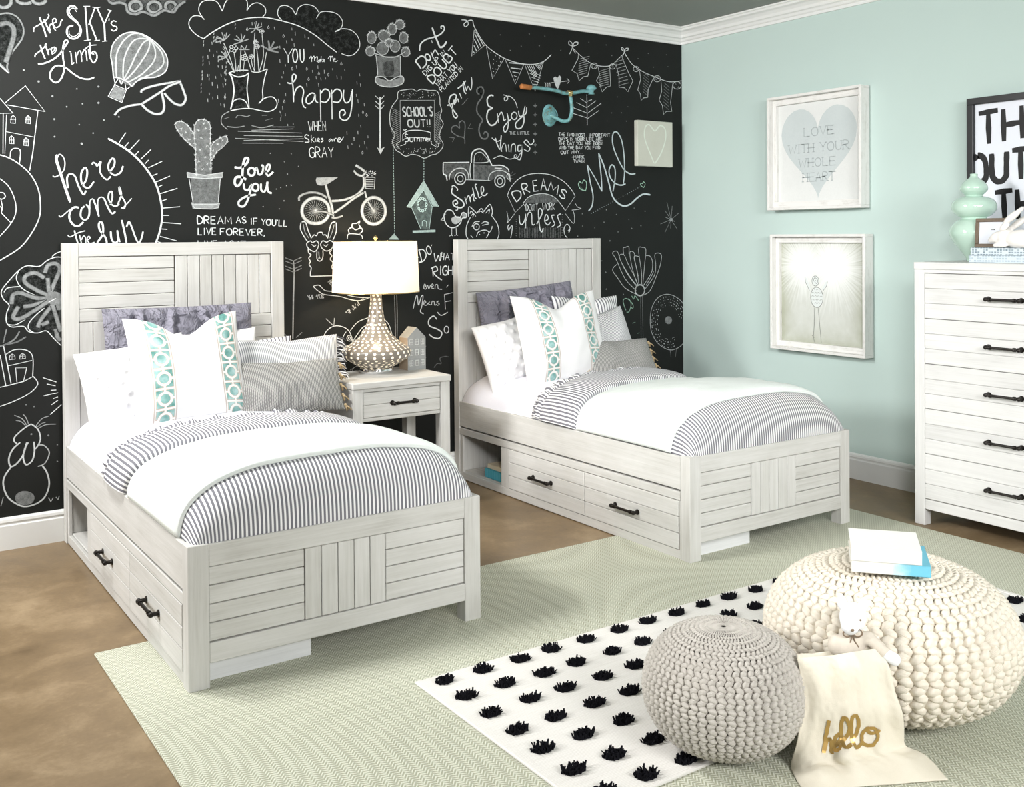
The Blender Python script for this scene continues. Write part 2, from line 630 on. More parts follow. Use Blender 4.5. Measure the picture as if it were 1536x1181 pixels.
FLOOR = floor_mat(); RUG = green_rug_mat(); CREAMRUG = cream_rug_mat()
QSTRIPE = stripe_mat('charcoal_ticking_stripe', 0.0150, dark=(0.15, 0.15, 0.175), duty=0.53)
FSTRIPE = stripe_mat('fine_ticking_stripe', 0.0098, dark=(0.20, 0.21, 0.24), duty=0.42)
WSTRIPE = stripe_mat('wide_ruffle_stripe', 0.021, dark=(0.13, 0.13, 0.16), duty=0.40)
DSTRIPE = stripe_mat('dark_pillow_edge_stripe', 0.02, dark=(0.06, 0.06, 0.06), light=(0.22, 0.20, 0.18), duty=0.5, axis=1)
COVER = coverlet_mat(); PURPLE = purple_mat(); TRELLIS = trellis_mat(.5, .5); LUMBAR = lumbar_mat()
SHADE = shade_mat(); LAMP = lamp_mat(); CELADON = celadon_mat()
GREYKNIT = knit_mat('oatmeal_grey_cord', (0.40, 0.375, 0.34), (0.60, 0.57, 0.53))
CREAMKNIT = knit_mat('ivory_cotton_cord', (0.66, 0.60, 0.50), (0.84, 0.79, 0.70))
CANVAS = canvas_bag_mat(); TEAL = teal_metal_mat(); RUST = rust_mat(); DISTRESS = distressed_mat(); CHALK = chalk_mat()

# ------------------------------------------------------------------ setting
CEILZ = 2.905


def slab(name, x0, x1, y0, y1, z0, z1, m):
    b = MB(); b.box(x0, x1, y0, y1, z0, z1, bev=0)
    return tag(b.build(name, m), kind='structure')


tag(slab('floor', -7.5, 0.1, -7.5, 0.1, -0.1, 0, FLOOR), 'brown mottled stained concrete floor under the beds and rugs', 'floor')
wall = tag(slab('wall_back', -7.5, 0.1, 0, 0.1, 0, CEILZ, CHALKWALL), 'black chalkboard wall covered in white chalk drawings behind the beds', 'wall')
tag(slab('wall_right', 0, 0.1, -7.5, 0, 0, CEILZ, MINT), 'mint green painted wall behind the tall chest', 'wall')
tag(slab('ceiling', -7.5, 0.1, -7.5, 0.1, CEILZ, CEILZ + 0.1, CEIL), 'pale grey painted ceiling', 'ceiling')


def sweep_trim(name, prof, along, lab, cat):
    """prof: (distance from wall, z) outline; along 'back' or 'right'; mitred at the corner"""
    b = MB()
    L = 7.4

    def P(d, z, end):
        if along == 'back':
            return (-d if end else -L, -d, z)
        return (-d, -d if end else -L, z)
    n = len(prof)
    for k in range(n):
        p, q = prof[k], prof[(k + 1) % n]
        f = [P(*p, 0), P(*p, 1), P(*q, 1), P(*q, 0)]
        if along == 'back': f.reverse()
        b.face(f)
    b.face([P(*p, 0) for p in prof]); b.face([P(*p, 1) for p in reversed(prof)])
    return tag(b.build(name, TRIM), lab, cat, kind='structure')


crown = [(0, 2.795), (0.012, 2.795), (0.012, 2.812), (0.02, 2.818), (0.026, 2.832), (0.036, 2.838), (0.042, 2.856), (0.056, 2.872), (0.072, 2.880), (0.076, 2.892), (0.084, 2.895), (0.084, 2.905), (0, 2.905)]
sweep_trim('trim_1', crown, 'back', 'white crown moulding along the top of the black wall', 'crown moulding')
sweep_trim('trim_2', crown, 'right', 'white crown moulding along the top of the mint wall', 'crown moulding')
base = [(0, 0), (0.018, 0), (0.018, 0.112), (0.013, 0.118), (0.013, 0.126), (0.017, 0.130), (0.015, 0.142), (0.008, 0.150), (0, 0.151)]
sweep_trim('baseboard_back', base, 'back', 'white baseboard at the foot of the black wall', 'baseboard')
sweep_trim('baseboard_right', base, 'right', 'white baseboard at the foot of the mint wall', 'baseboard')

# ------------------------------------------------------------------ rugs
b = MB(); b.box(-4.281, -0.60, -5.2, -1.519, 0.0, 0.008, bev=0.003)
tag(b.build('area_rug', RUG), 'large sage green zigzag woven rug under the feet of both beds', 'rug')

DRX0, DRX1, DRY0, DRY1, DRZ = -3.472, -1.155, -3.288, -2.383, 0.017
runner = empty('runner_rug', ((DRX0 + DRX1) / 2, (DRY0 + DRY1) / 2, 0.008))
tag(runner, 'cream flatwoven runner rug with rows of black shaggy tufts, lying on the green rug', 'rug')
hx, hy = (DRX1 - DRX0) / 2, (DRY1 - DRY0) / 2
b = MB()
b.box(-hx, hx, -hy, hy, 0, 0.008, bev=0.003)
b.box(-hx - .012, -hx + .012, -hy, hy, 0, 0.010, bev=0.004); b.box(hx - .012, hx + .012, -hy, hy, 0, 0.010, bev=0.004)
b.build('woven_base', CREAMRUG, runner)


def tuft(b, x, y, rnd):
    """a hooked oblong of short yarn ends"""
    w, d = rnd.uniform(.031, .036), rnd.uniform(.021, .025)
    for k in range(95):
        a = rnd.random() * 2 * PI; r = math.sqrt(rnd.random())
        px, py = x + w * r * math.cos(a) * (1 + .1 * math.sin(5 * a)), y + d * r * math.sin(a)
        lx, ly = rnd.uniform(-.010, .010), rnd.uniform(-.008, .008)
        h = rnd.uniform(.010, .019); ww = .0032
        t = rnd.random() * PI; ex, ey = ww * math.cos(t), ww * math.sin(t)
        z = .007
        q = [(px - ex, py - ey, z), (px + ex, py + ey, z), (px + ex * .8 + lx, py + ey * .8 + ly, z + h), (px - ex * .8 + lx, py - ey * .8 + ly, z + h)]
        b.face(q)
        q2 = [(px - ey, py + ex, z), (px + ey, py - ex, z), (px + ey * .8 + lx, py - ex * .8 + ly, z + h), (px - ey * .8 + lx, py + ex * .8 + ly, z + h)]
        b.face(q2)
    b.ball((x, y, .008), (w * .92, d * .92, .007), 12, 6)


rnd = random.Random(3)
far = MB()
cells = []
for j in range(7):
    for i in range(16):
        x = -3.40 + 0.1445 * i + rnd.uniform(-.006, .006); y = -2.440 - 0.1335 * j + rnd.uniform(-.005, .005)
        cells.append((i, j, x - (DRX0 + DRX1) / 2, y - (DRY0 + DRY1) / 2))
hid = [c for c in cells if 7 <= c[0] <= 12 and 2 <= c[1] <= 5][:14]
for c in cells:
    bb = far if c in hid else MB()
    tuft(bb, c[2], c[3], rnd)
    if c not in hid: bb.build('tuft', BLACKYARN, runner)
tag(far.build('tuft', BLACKYARN, runner), kind='stuff')

# ------------------------------------------------------------------ beds
HB_Y = -0.075      # headboard front face
FB_Y = -2.026      # footboard front face


def pull(parent, L, m=BRONZE, axis='y', out=(-1, 0, 0), loc=(0, 0, 0)):
    """bar pull with collared ends, local to its drawer front"""
    b = MB()
    o = Vector(out); a = Vector((0, 1, 0)) if axis == 'y' else Vector((1, 0, 0))
    c = Vector(loc)
    for s in (-1, 1):
        p = c + a * s * (L / 2 - .010)
        b.tube([p, p + o * .004, p + o * .004, p + o * .010], [.013, .013, .0085, .0075], 12)
        b.tube([p + o * .006, p + o * .028], .0075, 12)
        b.ball(p + o * .028, .0105, 12, 8)
        q = c + a * s * (L / 2 - .030) + o * .028
        b.tube([q - a * .006, q + a * .006], .0095, 12)
    b.tube([c - a * (L / 2 - .01) + o * .028, c + a * (L / 2 - .01) + o * .028], .0065, 12)
    return b.build('handle', m, parent, smooth=False)


def make_bed(bx, label):
    root = empty('storage_bed', (bx, 0, 0))
    tag(root, label, 'bed')
    W = 0.55
    H = 1.434
    # headboard with a basket pattern of planks
    b = MB()
    yb, yf = -0.030, HB_Y
    g = 0.003
    b.box(-W + .07, W - .07, yb, yf + .014, .30, H - .03, mi=1, bev=0)
    b.box(-W + .068, W - .068, yb, yf, H - .064, H, 'x')
    zt = H - .064 - g
    xm = -W + .0686 + .456
    for k in range(5):
        z1 = zt - k * .0628
        b.box(-W + .07, xm - g, yb + .004, yf + .005, z1 - .0628 + g, z1, 'x')
    for k in range(8):
        x0 = xm + g + k * (W - .07 - xm - g) / 8
        b.box(x0, x0 + (W - .07 - xm - g) / 8 - g, yb + .004, yf + .005, zt - 5 * .0628 + g, zt, 'z')
    zb = zt - 5 * .0628
    for k in range(7):
        x0 = -W + .07 + k * (xm - g + W - .07) / 7
        b.box(x0, x0 + (xm - g + W - .07) / 7 - g, yb + .004, yf + .005, .32, zb, 'z')
    for k in range(12):
        z1 = zb - k * .0628
        if z1 > .40: b.box(xm + g, W - .07, yb + .004, yf + .005, z1 - .0628 + g, z1, 'x')
    hb = b.build('headboard', [WASH, GROOVE], root)
    for s in (-1, 1):
        p = MB(); p.box(s * W, s * (W - .0686), -0.022, yf - .002, 0, H + .001, 'z'); p.build('post', WASH, hb)
    # footboard
    b = MB()
    Hf = .471
    yb, yf = FB_Y + .052, FB_Y
    b.box(-W + .06, W - .06, yb - .004, yf + .016, .10, Hf - .02, mi=1, bev=0)
    b.box(-W + .0686, W - .0686, yb, yf + .001, Hf - .073, Hf, 'x')
    b.box(-W + .0686, W - .0686, yb, yf + .001, .086, .151, 'x')
    zt, zb = Hf - .073 - .002, .151 + .002
    hgt = (zt - zb) / 4
    for side in (-1, 1):
        for k in range(4):
            b.box(side * (W - .070), side * (.155), yb, yf + .007, zb + k * hgt + .0015, zb + (k + 1) * hgt - .0015, 'x')
    for k in range(5):
        x0 = -.1535 + k * .0614
        b.box(x0 + .0012, x0 + .0614 - .0012, yb, yf + .005, zb + .0005, zt - .0005, 'z')
    fb = b.build('footboard', [WASH, GROOVE], root)
    for s in (-1, 1):
        p = MB(); p.box(s * W, s * (W - .0686), FB_Y + .060, FB_Y, 0, Hf + .0015, 'z'); p.build('post', WASH, fb)
    # rails
    for s in (-1, 1):
        p = MB(); p.box(s * (W - .004), s * (W - .028), -0.078, FB_Y + .062, .318, .466, 'y'); p.build('side_rail', WASH, root)
    # storage unit along the left side
    xo, xi = -W + .006, -W + .43
    y0, y1 = -0.080, FB_Y + .064
    b = MB()
    b.box(xo - .004, xo + .018, y0, y1, .270, .309, 'y')          # top rail of the face frame
    b.box(xo, xo + .016, y0, y1, .004, .046, 'y')                 # bottom rail
    b.box(xo, xo + .016, y0, y0 - .030, .046, .270, 'z')
    b.box(xo, xo + .016, -.518, -.594, .046, .270, 'z')
    b.box(xo, xo + .016, -1.952, y1, .046, .270, 'z')
    b.box(xo + .017, xi, y0, y1, .290, .306, 'y')
    b.box(xo + .017, xi - .012, y0, -.575, .040, .052, 'y')           # cubby floor
    b.box(xo + .017, xi - .012, -.548, -.572, .052, .290, 'z')        # cubby side
    b.box(xi - .012, xi, y0, y1, .004, .300, 'y')                 # back
    b.box(xo + .017, xi - .012, y0, y0 - .016, .052, .290, 'z')
    b.box(xo + .002, xo + .012, -.594, -1.952, .044, .272, mi=1, bev=0)
    un = b.build('storage_unit', [WASH, GROOVE], root)
    p = MB(); p.box(-W + .06, -.112, FB_Y + .055, FB_Y + .072, .004, .20, 'x'); p.build('plinth', PLINTH, root)
    # two drawers of three planks
    for (a, c) in ((-.597, -1.2745), (-1.2775, -1.949)):
        d = MB()
        zs = (.048, .1215, .195, .268)
        for k in range(3):
            d.box(xo - .004, xo + .012, a, c, zs[k] + .001, zs[k + 1] - .001, 'y')
        dr = d.build('drawer', WASH, root)
        yc = -.918 if a > -1 else -1.598
        pull(dr, .180, out=(-1, 0, 0), loc=(xo - .004, yc, .157))
    return root


make_bed(-3.5522, 'whitewashed plank bed nearest the camera, at the left, its footboard on the green rug')
make_bed(-1.3612, 'whitewashed plank bed beside the mint wall, right of the nightstand, with books in its cubby')

# ------------------------------------------------------------------ bedding
QX, QZE = 0.519, 0.452


def bed_surface(zt, ys=-1.80, ye=-2.006, p=2.9, pf=2.7, zfoot=None, bow=0.0):
    """returns fn(t,y or foot angle) on the rounded top of the made bed: t in -1..1 across, q in 0..2 along"""
    def across(t):
        a = t * PI / 2 * .995
        x = QX * math.copysign(abs(math.sin(a)) ** (2 / p), t)
        return x, abs(math.cos(a)) ** (2 / p)

    def along(y):
        if y >= ys: return 1.0
        k = min(1, (ys - y) / (ys - ye))
        return (1 - k ** pf) ** (1 / pf)

    def S(t, y, off=0.0):
        x, hx_ = across(t)
        hy_ = along(y)
        k = min(1, max(0, (-1.15 - y) / .5)); k = k * k * (3 - 2 * k)
        z = QZE + (zt + .048 * k - QZE) * hx_ * hy_
        n = Vector((math.copysign(max(0, abs(t) - .45) * 1.6, t), -max(0, (ys - y) / (ys - ye)) * 1.2, .35 + hx_ * hy_))
        n.normalize()
        w = .006 * noise.noise((x * 5, y * 5, 3.1)) + .0025 * noise.noise((x * 16, y * 16, 1.7))
        return Vector((x, y, z + w * hx_)) + n * off
    return S


# arc length across for stripe spacing
def arc_table(S, n=160):
    tb = [0.0]; last = S(-1, -1.2)
    for k in range(1, n + 1):
        q = S(-1 + 2 * k / n, -1.2); tb.append(tb[-1] + (q - last).length); last = q
    return lambda t: tb[min(n, max(0, int(round((t + 1) / 2 * n))))] if False else (lambda f: tb[int(f)] + (tb[min(n, int(f) + 1)] - tb[int(f)]) * (f - int(f)))(min(n - 1e-6, max(0, (t + 1) / 2 * n)))


def foot_y(f, y0, ys=-1.80, ye=-2.006, pf=2.7):
    """0..1 -> y with dense samples round the foot"""
    if f < .55: return y0 + (ys - y0) * f / .55
    a = (f - .55) / .45 * PI / 2
    return ys + (ye - ys) * math.sin(a) ** (2 / pf)


def make_bedding(bx, who, skew, yf0):
    zt = 0.640
    S = bed_surface(zt, bow=0.0)
    arc = arc_table(S)
    m = MB()
    # mattress
    def mt(u, v):
        a = (u * 2 - 1) * PI / 2; x = .515 * math.copysign(abs(math.sin(a)) ** (2 / 3.6), u - .5); h = abs(math.cos(a)) ** (2 / 3.6)
        y = -0.08 - v * 1.76
        sh = min(1, max(0, (-.55 - y) / .25)); x *= 1 - .07 * sh
        e = min(1, (v * 1.86 + .002) / .09); e = (1 - (1 - e) ** 2.6) ** (1 / 2.6)
        return (x, y, .36 + (.612 - .05 * sh - .36) * h * (.45 + .55 * e))
    m.grid(mt, 48, 60, lambda u, v: (u, v))
    o = m.build('mattress', SHEET, None, True, (bx, 0, 0))
    tag(o, 'white sheeted mattress on the bed ' + who, 'mattress')
    sol = o.modifiers.new('s', 'SOLIDIFY'); sol.thickness = .03; sol.offset = -1
    # quilt
    m = MB()
    y0 = -.80
    m.grid(lambda u, v: S(u * 2 - 1, foot_y(v, y0)), 110, 70, lambda u, v: (arc(u * 2 - 1), v), flip=False)
    q = m.build('striped_quilt', QSTRIPE, None, True, (bx, 0, 0))
    tag(q, 'charcoal and white striped quilt folded down on the bed ' + who, 'quilt')
    sol = q.modifiers.new('s', 'SOLIDIFY'); sol.thickness = .012; sol.offset = -1
    # folded back band: a soft roll
    def edge(t, w):
        """y of the band: w=0 head edge, 1 foot edge"""
        yl = yf0 + skew * t - .09 * (1 - t * t)
        return yl + .30 * (1 - w)
    m = MB()
    def band(u, v):
        t = u * 2 - 1
        a = v * PI
        y = edge(t, .5 - .5 * math.cos(a))
        p = S(t, y, .010 + .046 * max(0, math.sin(a)) ** .36)
        return p
    m.grid(band, 110, 26, lambda u, v: (arc(u * 2 - 1), v * .3))
    bd = m.build('fold_band', QSTRIPE, q, True)
    rs = MB()
    def ruf(u, v):
        t = (u * 2 - 1) * .985
        base_y = edge(t, 0) - .01
        nz = noise.noise((t * 9, 2.2 + skew * 7, .4))
        wv = math.sin(t * 66 + 3 * nz) * .010 + noise.noise((t * 40, v * 3, 5 + skew)) * .013
        y = base_y + v * (.085 + .03 * nz)
        p = S(t, y, .016 + .02 * math.sin(v * PI) + (wv + .012) * (v * .9 + .15))
        p.x += math.sin(t * 66 + 1.4) * .006 * v
        return p
    rs.grid(ruf, 240, 10, lambda u, v: (arc(u * 2 - 1), v * .1))
    rf = rs.build('ruffle', QSTRIPE, q, True)
    sol = rf.modifiers.new('s', 'SOLIDIFY'); sol.thickness = .004
    # coverlet across the middle
    m = MB()
    def cov(u, v):
        t = u * 2 - 1
        y0 = edge(t, 1) + .012
        y1 = -1.880 - .028 * (1 - abs(t) ** 3)
        y = y0 + (y1 - y0) * v
        return S(t * .995, y, .003 + .017 * min(1, v / .12) * (1 if v < .985 else .4))
    m.grid(cov, 100, 50, lambda u, v: (arc(u * 2 - 1), v * .7))
    c = m.build('coverlet', COVER, None, True, (bx, 0, 0))
    tag(c, 'pale mint white coverlet spread across the striped quilt on the bed ' + who, 'coverlet')
    sol = c.modifiers.new('s', 'SOLIDIFY'); sol.thickness = .014; sol.offset = -1


make_bedding(-3.5522, 'nearest the camera', 0.0, -1.20)
make_bedding(-1.3612, 'beside the mint wall', 0.17, -1.03)


def pillow(name, w, h, T, loc, yaw=0, lean=12, roll=0, mat=WHITE, pinch=.07, dip=0.0, wr=.006, seed=0, disp=None, nu=44, nv=40, expo=.42, parent=None):
    """stuffed cover standing on its lower edge; yaw, lean (back), roll in degrees"""
    m = MB()
    def F(side):
        def fn(u, v):
            s = math.sin((u * 2 - 1) * PI / 2); t = math.sin((v * 2 - 1) * PI / 2)
            x = w / 2 * s * (1 - pinch * (1 - t * t))
            z = h / 2 * t * (1 - pinch * (1 - s * s))
            if t > 0: z -= dip * h * t ** 1.5 * math.exp(-(s / .42) ** 2)
            th = T / 2 * max(0, (1 - s * s) * (1 - t * t)) ** expo
            th *= 1 - .5 * (dip > 0) * max(0, t) * math.exp(-(s / .3) ** 2)
            env = min(1, 4 * (1 - s * s)) * min(1, 4 * (1 - t * t))
            n1 = noise.noise((x * 7 + seed, z * 7, seed * 1.3)) * wr * 1.3 + noise.noise((x * 20, z * 20 + seed, .5)) * wr * .5
            th += n1 * env
            if disp: th += disp(x, z, s, t) * env
            return (x, -th if side else th, z)
        return fn
    uvf = lambda u, v: (w / 2 * math.sin((u * 2 - 1) * PI / 2), h / 2 * math.sin((v * 2 - 1) * PI / 2))
    m.grid(F(1), nu, nv, uvf)
    m.grid(F(0), nu, nv, uvf, flip=True)
    o = m.build(name, mat, parent, True, merge=True)
    R = Matrix.Rotation(math.radians(yaw), 4, 'Z') @ Matrix.Rotation(math.radians(-lean), 4, 'X') @ Matrix.Rotation(math.radians(roll), 4, 'Y')
    up = R @ Vector((0, 0, h / 2))
    o.matrix_world = Matrix.Translation(Vector(loc) + up) @ R
    return o


def gather(seed):
    """irregular ruched seams of the mauve bolster"""
    def d(x, z, s, t):
        v = 0
        for k, cx_ in enumerate((-.20, -.06, .10, .24)):
            c = cx_ + .05 * noise.noise((z * 7, k + seed, .3))
            e = abs(x - c)
            v += .030 * math.exp(-(e / .012) ** 2) * (1 + noise.noise((z * 30, k, seed))) - .020 * math.exp(-((e - .028) / .014) ** 2)
        ridge = (1 - abs(noise.noise((x * 9 + seed, z * 14, 2.2)))) ** 6
        return v * (1 if s > -.72 else .2) + ridge * .022 * (1 if s > -.7 else .3)
    return d


def knots(seed):
    r_ = random.Random(seed)
    pts = [((i + .5 * (j % 2)) * .062 - .27 + r_.uniform(-.006, .006), j * .052 - .2 + r_.uniform(-.006, .006)) for i in range(10) for j in range(9)]
    def d(x, z, s, t):
        v = 0
        for px, pz in pts:
            q = ((x - px) ** 2 + (z - pz) ** 2) / .0125 ** 2
            if q < 6: v += .013 * math.exp(-q)
        return v
    return d


def add_fringe(o, w, h, side=1):
    m = MB()
    r_ = random.Random(5)
    for k in range(46):
        z = -h / 2 * .92 + h * .92 * k / 45
        p0 = Vector((side * w / 2 * (1 - .06 * (1 - (2 * z / h) ** 2)), r_.uniform(-.012, .004), z))
        p1 = p0 + Vector((side * r_.uniform(.02, .04), r_.uniform(-.008, .008), r_.uniform(-.02, .004)))
        p2 = p1 + Vector((side * r_.uniform(.004, .018), 0, r_.uniform(-.03, -.012)))
        m.tube([p0, p1, p2], [.003, .003, .0015], 5, mi=k % 2)
    m.build('fringe', [WHITE, simple('charcoal_yarn', (.08, .08, .09), .9)], o, True)


def add_tassels(o, w, h):
    for side in (-1, 1):
        for k in range(5):
            z = -h / 2 + h * (k + .4) / 5
            m = MB()
            r_ = random.Random(k + side)
            x = side * w / 2 * (1 - .05 * (1 - (2 * z / h) ** 2))
            c = Vector((x + side * .008, -.004, z))
            m.ball(c, .0085, 10, 8)
            for q in range(26):
                a = r_.random() * 2 * PI
                e = c + Vector((side * .016 + .013 * math.cos(a), .013 * math.sin(a), -.024 + .008 * math.sin(a * 2)))
                m.tube([c, (c + e) / 2 + Vector((0, 0, .002)), e], [.0035, .0035, .0018], 4)
            m.build('tassel', TASSEL, o, True)


ONE, TWO = 'on the bed nearest the camera', 'on the bed beside the mint wall'
# near bed
tag(pillow('bolster_pillow', .74, .50, .15, (-3.575, -.215, .625), 0, 9, 0, PURPLE, .03, 0, .010, 3, gather(1), 110, 70), 'mauve grey ruched pillow against the headboard ' + ONE, 'pillow', 'mauve ruched pillows')
tag(pillow('tufted_pillow', .50, .38, .14, (-3.80, -.36, .595), -4, 14, -9, WHITE, .05, .02, .006, 4, knots(1), 130, 110), 'white knotted pillow showing at the left edge ' + ONE, 'pillow', 'white knotted pillows')
tag(pillow('sham_pillow', .46, .40, .12, (-3.44, -.27, .600), 0, 9, 0, WHITE, .05, .03, .006, 9), 'plain white pillow almost hidden behind the trellis pillow ' + ONE, 'pillow')
tag(pillow('striped_sham', .46, .36, .11, (-3.28, -.33, .600), 0, 12, 2, WSTRIPE, .06, .03, .010, 6), 'wide striped pillow peeking out behind the fringed pillow ' + ONE, 'pillow')
fp = pillow('striped_pillow', .55, .36, .16, (-3.10, -.43, .600), -3, 16, 0, FSTRIPE, .06, .03, .008, 7)
tag(fp, 'finely striped pillow with yarn fringe, behind the lumbar pillow ' + ONE, 'pillow'); add_fringe(fp, .55, .36)
tag(pillow('trellis_pillow', .545, .52, .17, (-3.632, -.575, .598), 4, 17, -1, TRELLIS, .07, .17, .007, 8, None, 70, 60), 'white pillow with two teal trellis bands in front ' + ONE, 'pillow', 'white pillows with teal trellis bands')
lp = pillow('lumbar_pillow', .52, .27, .14, (-3.165, -.605, .600), -4, 24, 1, LUMBAR, .05, .02, .007, 10)
tag(lp, 'small grey checked lumbar pillow with tan tassels ' + ONE, 'pillow', 'grey lumbar pillows with tassels'); add_tassels(lp, .52, .27)
# far bed
tag(pillow('bolster_pillow', .72, .52, .16, (-1.43, -.215, .630), 0, 9, -4, PURPLE, .03, 0, .012, 13, gather(2), 110, 70), 'mauve grey ruched pillow against the headboard ' + TWO, 'pillow', 'mauve ruched pillows')
tag(pillow('tufted_pillow', .50, .40, .14, (-1.62, -.38, .595), -4, 15, -12, WHITE, .05, .02, .006, 14, knots(2), 130, 110), 'white knotted pillow showing at the left edge ' + TWO, 'pillow', 'white knotted pillows')
tag(pillow('striped_sham', .52, .49, .13, (-1.10, -.36, .600), 0, 14, 2, WSTRIPE, .06, .05, .012, 16), 'wide striped pillow with gathered top at the back ' + TWO, 'pillow')
tag(pillow('striped_pillow', .46, .40, .15, (-1.06, -.50, .600), 0, 18, -9, FSTRIPE, .05, .02, .008, 17), 'finely striped pillow behind the grey lumbar pillow ' + TWO, 'pillow')
tag(pillow('trellis_pillow', .63, .54, .17, (-1.455, -.585, .598), 2, 17, -1, TRELLIS, .07, .15, .007, 18, None, 70, 60), 'white pillow with two teal trellis bands in front ' + TWO, 'pillow', 'white pillows with teal trellis bands')
lp = pillow('lumbar_pillow', .50, .25, .13, (-1.08, -.64, .600), -2, 30, 1, LUMBAR, .05, .02, .007, 19)
tag(lp, 'small grey checked lumbar pillow with tan tassels ' + TWO, 'pillow', 'grey lumbar pillows with tassels'); add_tassels(lp, .50, .25)

# books in the far bed's cubby
CREAMBOOK = simple('cream_cloth_cover', (0.78, 0.68, 0.52), 0.7, 0.2, 0, 0.05)


def book_mesh(L, Dp, T, cover, pages, label, loc, rz, name='book', spine='x-', z=0):
    """closed book lying flat: cover boards, spine and page block as parts"""
    r = empty(name, loc, math.radians(rz)); tag(r, label, 'book')
    c = MB()
    c.box(-L / 2, L / 2, -Dp / 2, Dp / 2, T - .003, T, bev=.001); c.box(-L / 2, L / 2, -Dp / 2, Dp / 2, 0, .003, bev=.001)
    c.box(-L / 2, L / 2, -Dp / 2, -Dp / 2 + .004, .0, T, bev=.0015)
    c.build('cover', cover, r)
    p = MB(); p.box(-L / 2 + .004, L / 2 - .004, -Dp / 2 + .004, Dp / 2 - .004, .003, T - .003, bev=0)
    p.build('pages', pages, r)
    return r


def turq_stripe():
    m = Mat('turquoise_striped_cover', 0.5, 0.3)
    x, y, z = m.xyz(m.obj())
    w = ((x / .018).fract() - .5).abs() * 2
    n = m.noise(m.obj(), 30, 3)
    m.color(m.mix(w * .5 + n * .5, (0.03, 0.33, 0.45), (0.14, 0.55, 0.68)))
    return m.m


TURQ = turq_stripe()
bxx = -1.3612 - .55
book_mesh(.20, .15, .052, TURQ, CREAMPAGE, 'thick turquoise book, lower of the two in the bed cubby', (bxx + .11, -.405, .0525), -90)
book_mesh(.185, .14, .026, CREAMBOOK, CREAMPAGE, 'thin cream book on top of the turquoise one in the bed cubby', (bxx + .115, -.41, .1052), -90)

# ------------------------------------------------------------------ nightstand, lamp, ceramic house
NX, NYF, NYB, NZ = -2.578, -.628, -.170, .720
ns = empty('nightstand', (NX, 0, 0)); tag(ns, 'whitewashed nightstand with one drawer between the two beds', 'nightstand')
w = .2865
t = MB(); t.box(-w, w, NYB, NYF, NZ - .034, NZ, 'x', bev=.004); t.build('top', WASH, ns)
for sx in (-1, 1):
    for yy in (NYF + .008, NYB - .012):
        d = .058 if yy < -.4 else -.058
        l = MB(); l.box(sx * (w - .004), sx * (w - .060), yy, yy + d, 0, NZ - .0345, 'z'); l.build('leg', WASH, ns)
a = MB()
a.box(-w + .061, w - .061, NYF + .014, NYF + .03, NZ - .052, NZ - .0345, 'x'); a.box(-w + .061, w - .061, NYF + .014, NYF + .03, .517, .535, 'x')
for sx in (-1, 1): a.box(sx * (w - .010), sx * (w - .030), NYF + .067, NYB - .071, .517, NZ - .0345, 'y')
a.box(-w + .061, w - .061, NYB - .02, NYB - .04, .517, NZ - .0345, 'x')
a.box(-w + .061, w - .061, NYF + .026, NYF + .034, .53, NZ - .05, mi=1, bev=0)
a.build('frame', [WASH, GROOVE], ns)
d = MB(); d.box(-w + .0635, w - .0635, NYF + .012, NYF + .026, .6015, NZ - .0545, 'x'); d.box(-w + .0635, w - .0635, NYF + .012, NYF + .026, .5375, .600, 'x')
dr = d.build('drawer', WASH, ns)
pull(dr, .150, axis='x', out=(0, -1, 0), loc=(0.005, NYF + .012, .601))

lamp = empty('table_lamp', (-2.567, -.300, NZ)); tag(lamp, 'lit lamp with a white drum shade and spotted gourd base on the nightstand', 'lamp')
b = MB(); b.lathe([(.088, 0), (.092, .003), (.092, .024), (.088, .027), (.05, .027)], 56); b.build('foot', CHROME, lamp, True)
prof = [(.060, .027), (.090, .031), (.118, .046), (.150, .066), (.176, .082), (.184, .094), (.186, .112), (.182, .126), (.166, .140), (.138, .158), (.110, .180), (.084, .206), (.062, .240), (.047, .280), (.038, .330), (.032, .380), (.029, .435), (.027, .47)]
b = MB(); b.lathe([(x, z) for x, z in cat_rom(prof, 4)], 72); b.build('body', LAMP, lamp, True)
b = MB()
hs0, hs1, r0, r1 = .437, .712, .236, .224
b.lathe([(r0, hs0), (r0 - .0007, hs0 + .003), (r0 - .003, .5), (r1 + .001, hs1 - .004), (r1, hs1)], 72, cap=False)
sh = b.build('lamp_shade', SHADE, lamp, True)
b = MB()
for z, r in ((hs0, r0), (hs1, r1)):
    b.tube([(r * math.cos(2 * PI * k / 64), r * math.sin(2 * PI * k / 64), z) for k in range(65)], .0028, 6)
for k in range(3):
    an = 2 * PI * k / 3 + .4; b.tube([(0, 0, hs1 - .012), (r1 * math.cos(an), r1 * math.sin(an), hs1 - .002)], .0025, 6)
b.tube([(0, 0, .46), (0, 0, hs1 - .01)], .005, 8)
b.build('harp', BRASS, lamp, True)
b = MB(); b.lathe([(.006, .70), (.010, .704), (.010, .710), (.005, .714), (.006, .720), (.012, .726), (.011, .735), (.004, .742), (.0005, .744)], 20); b.build('finial', BRASS, lamp, True)
bd = bpy.data.lights.new('bulb', 'POINT'); bd.energy = 4.5; bd.color = (1.0, .80, .55); bd.shadow_soft_size = .04
bo = bpy.data.objects.new('bulb', bd); COL.objects.link(bo); bo.parent = lamp; bo.location = (0, 0, .58)

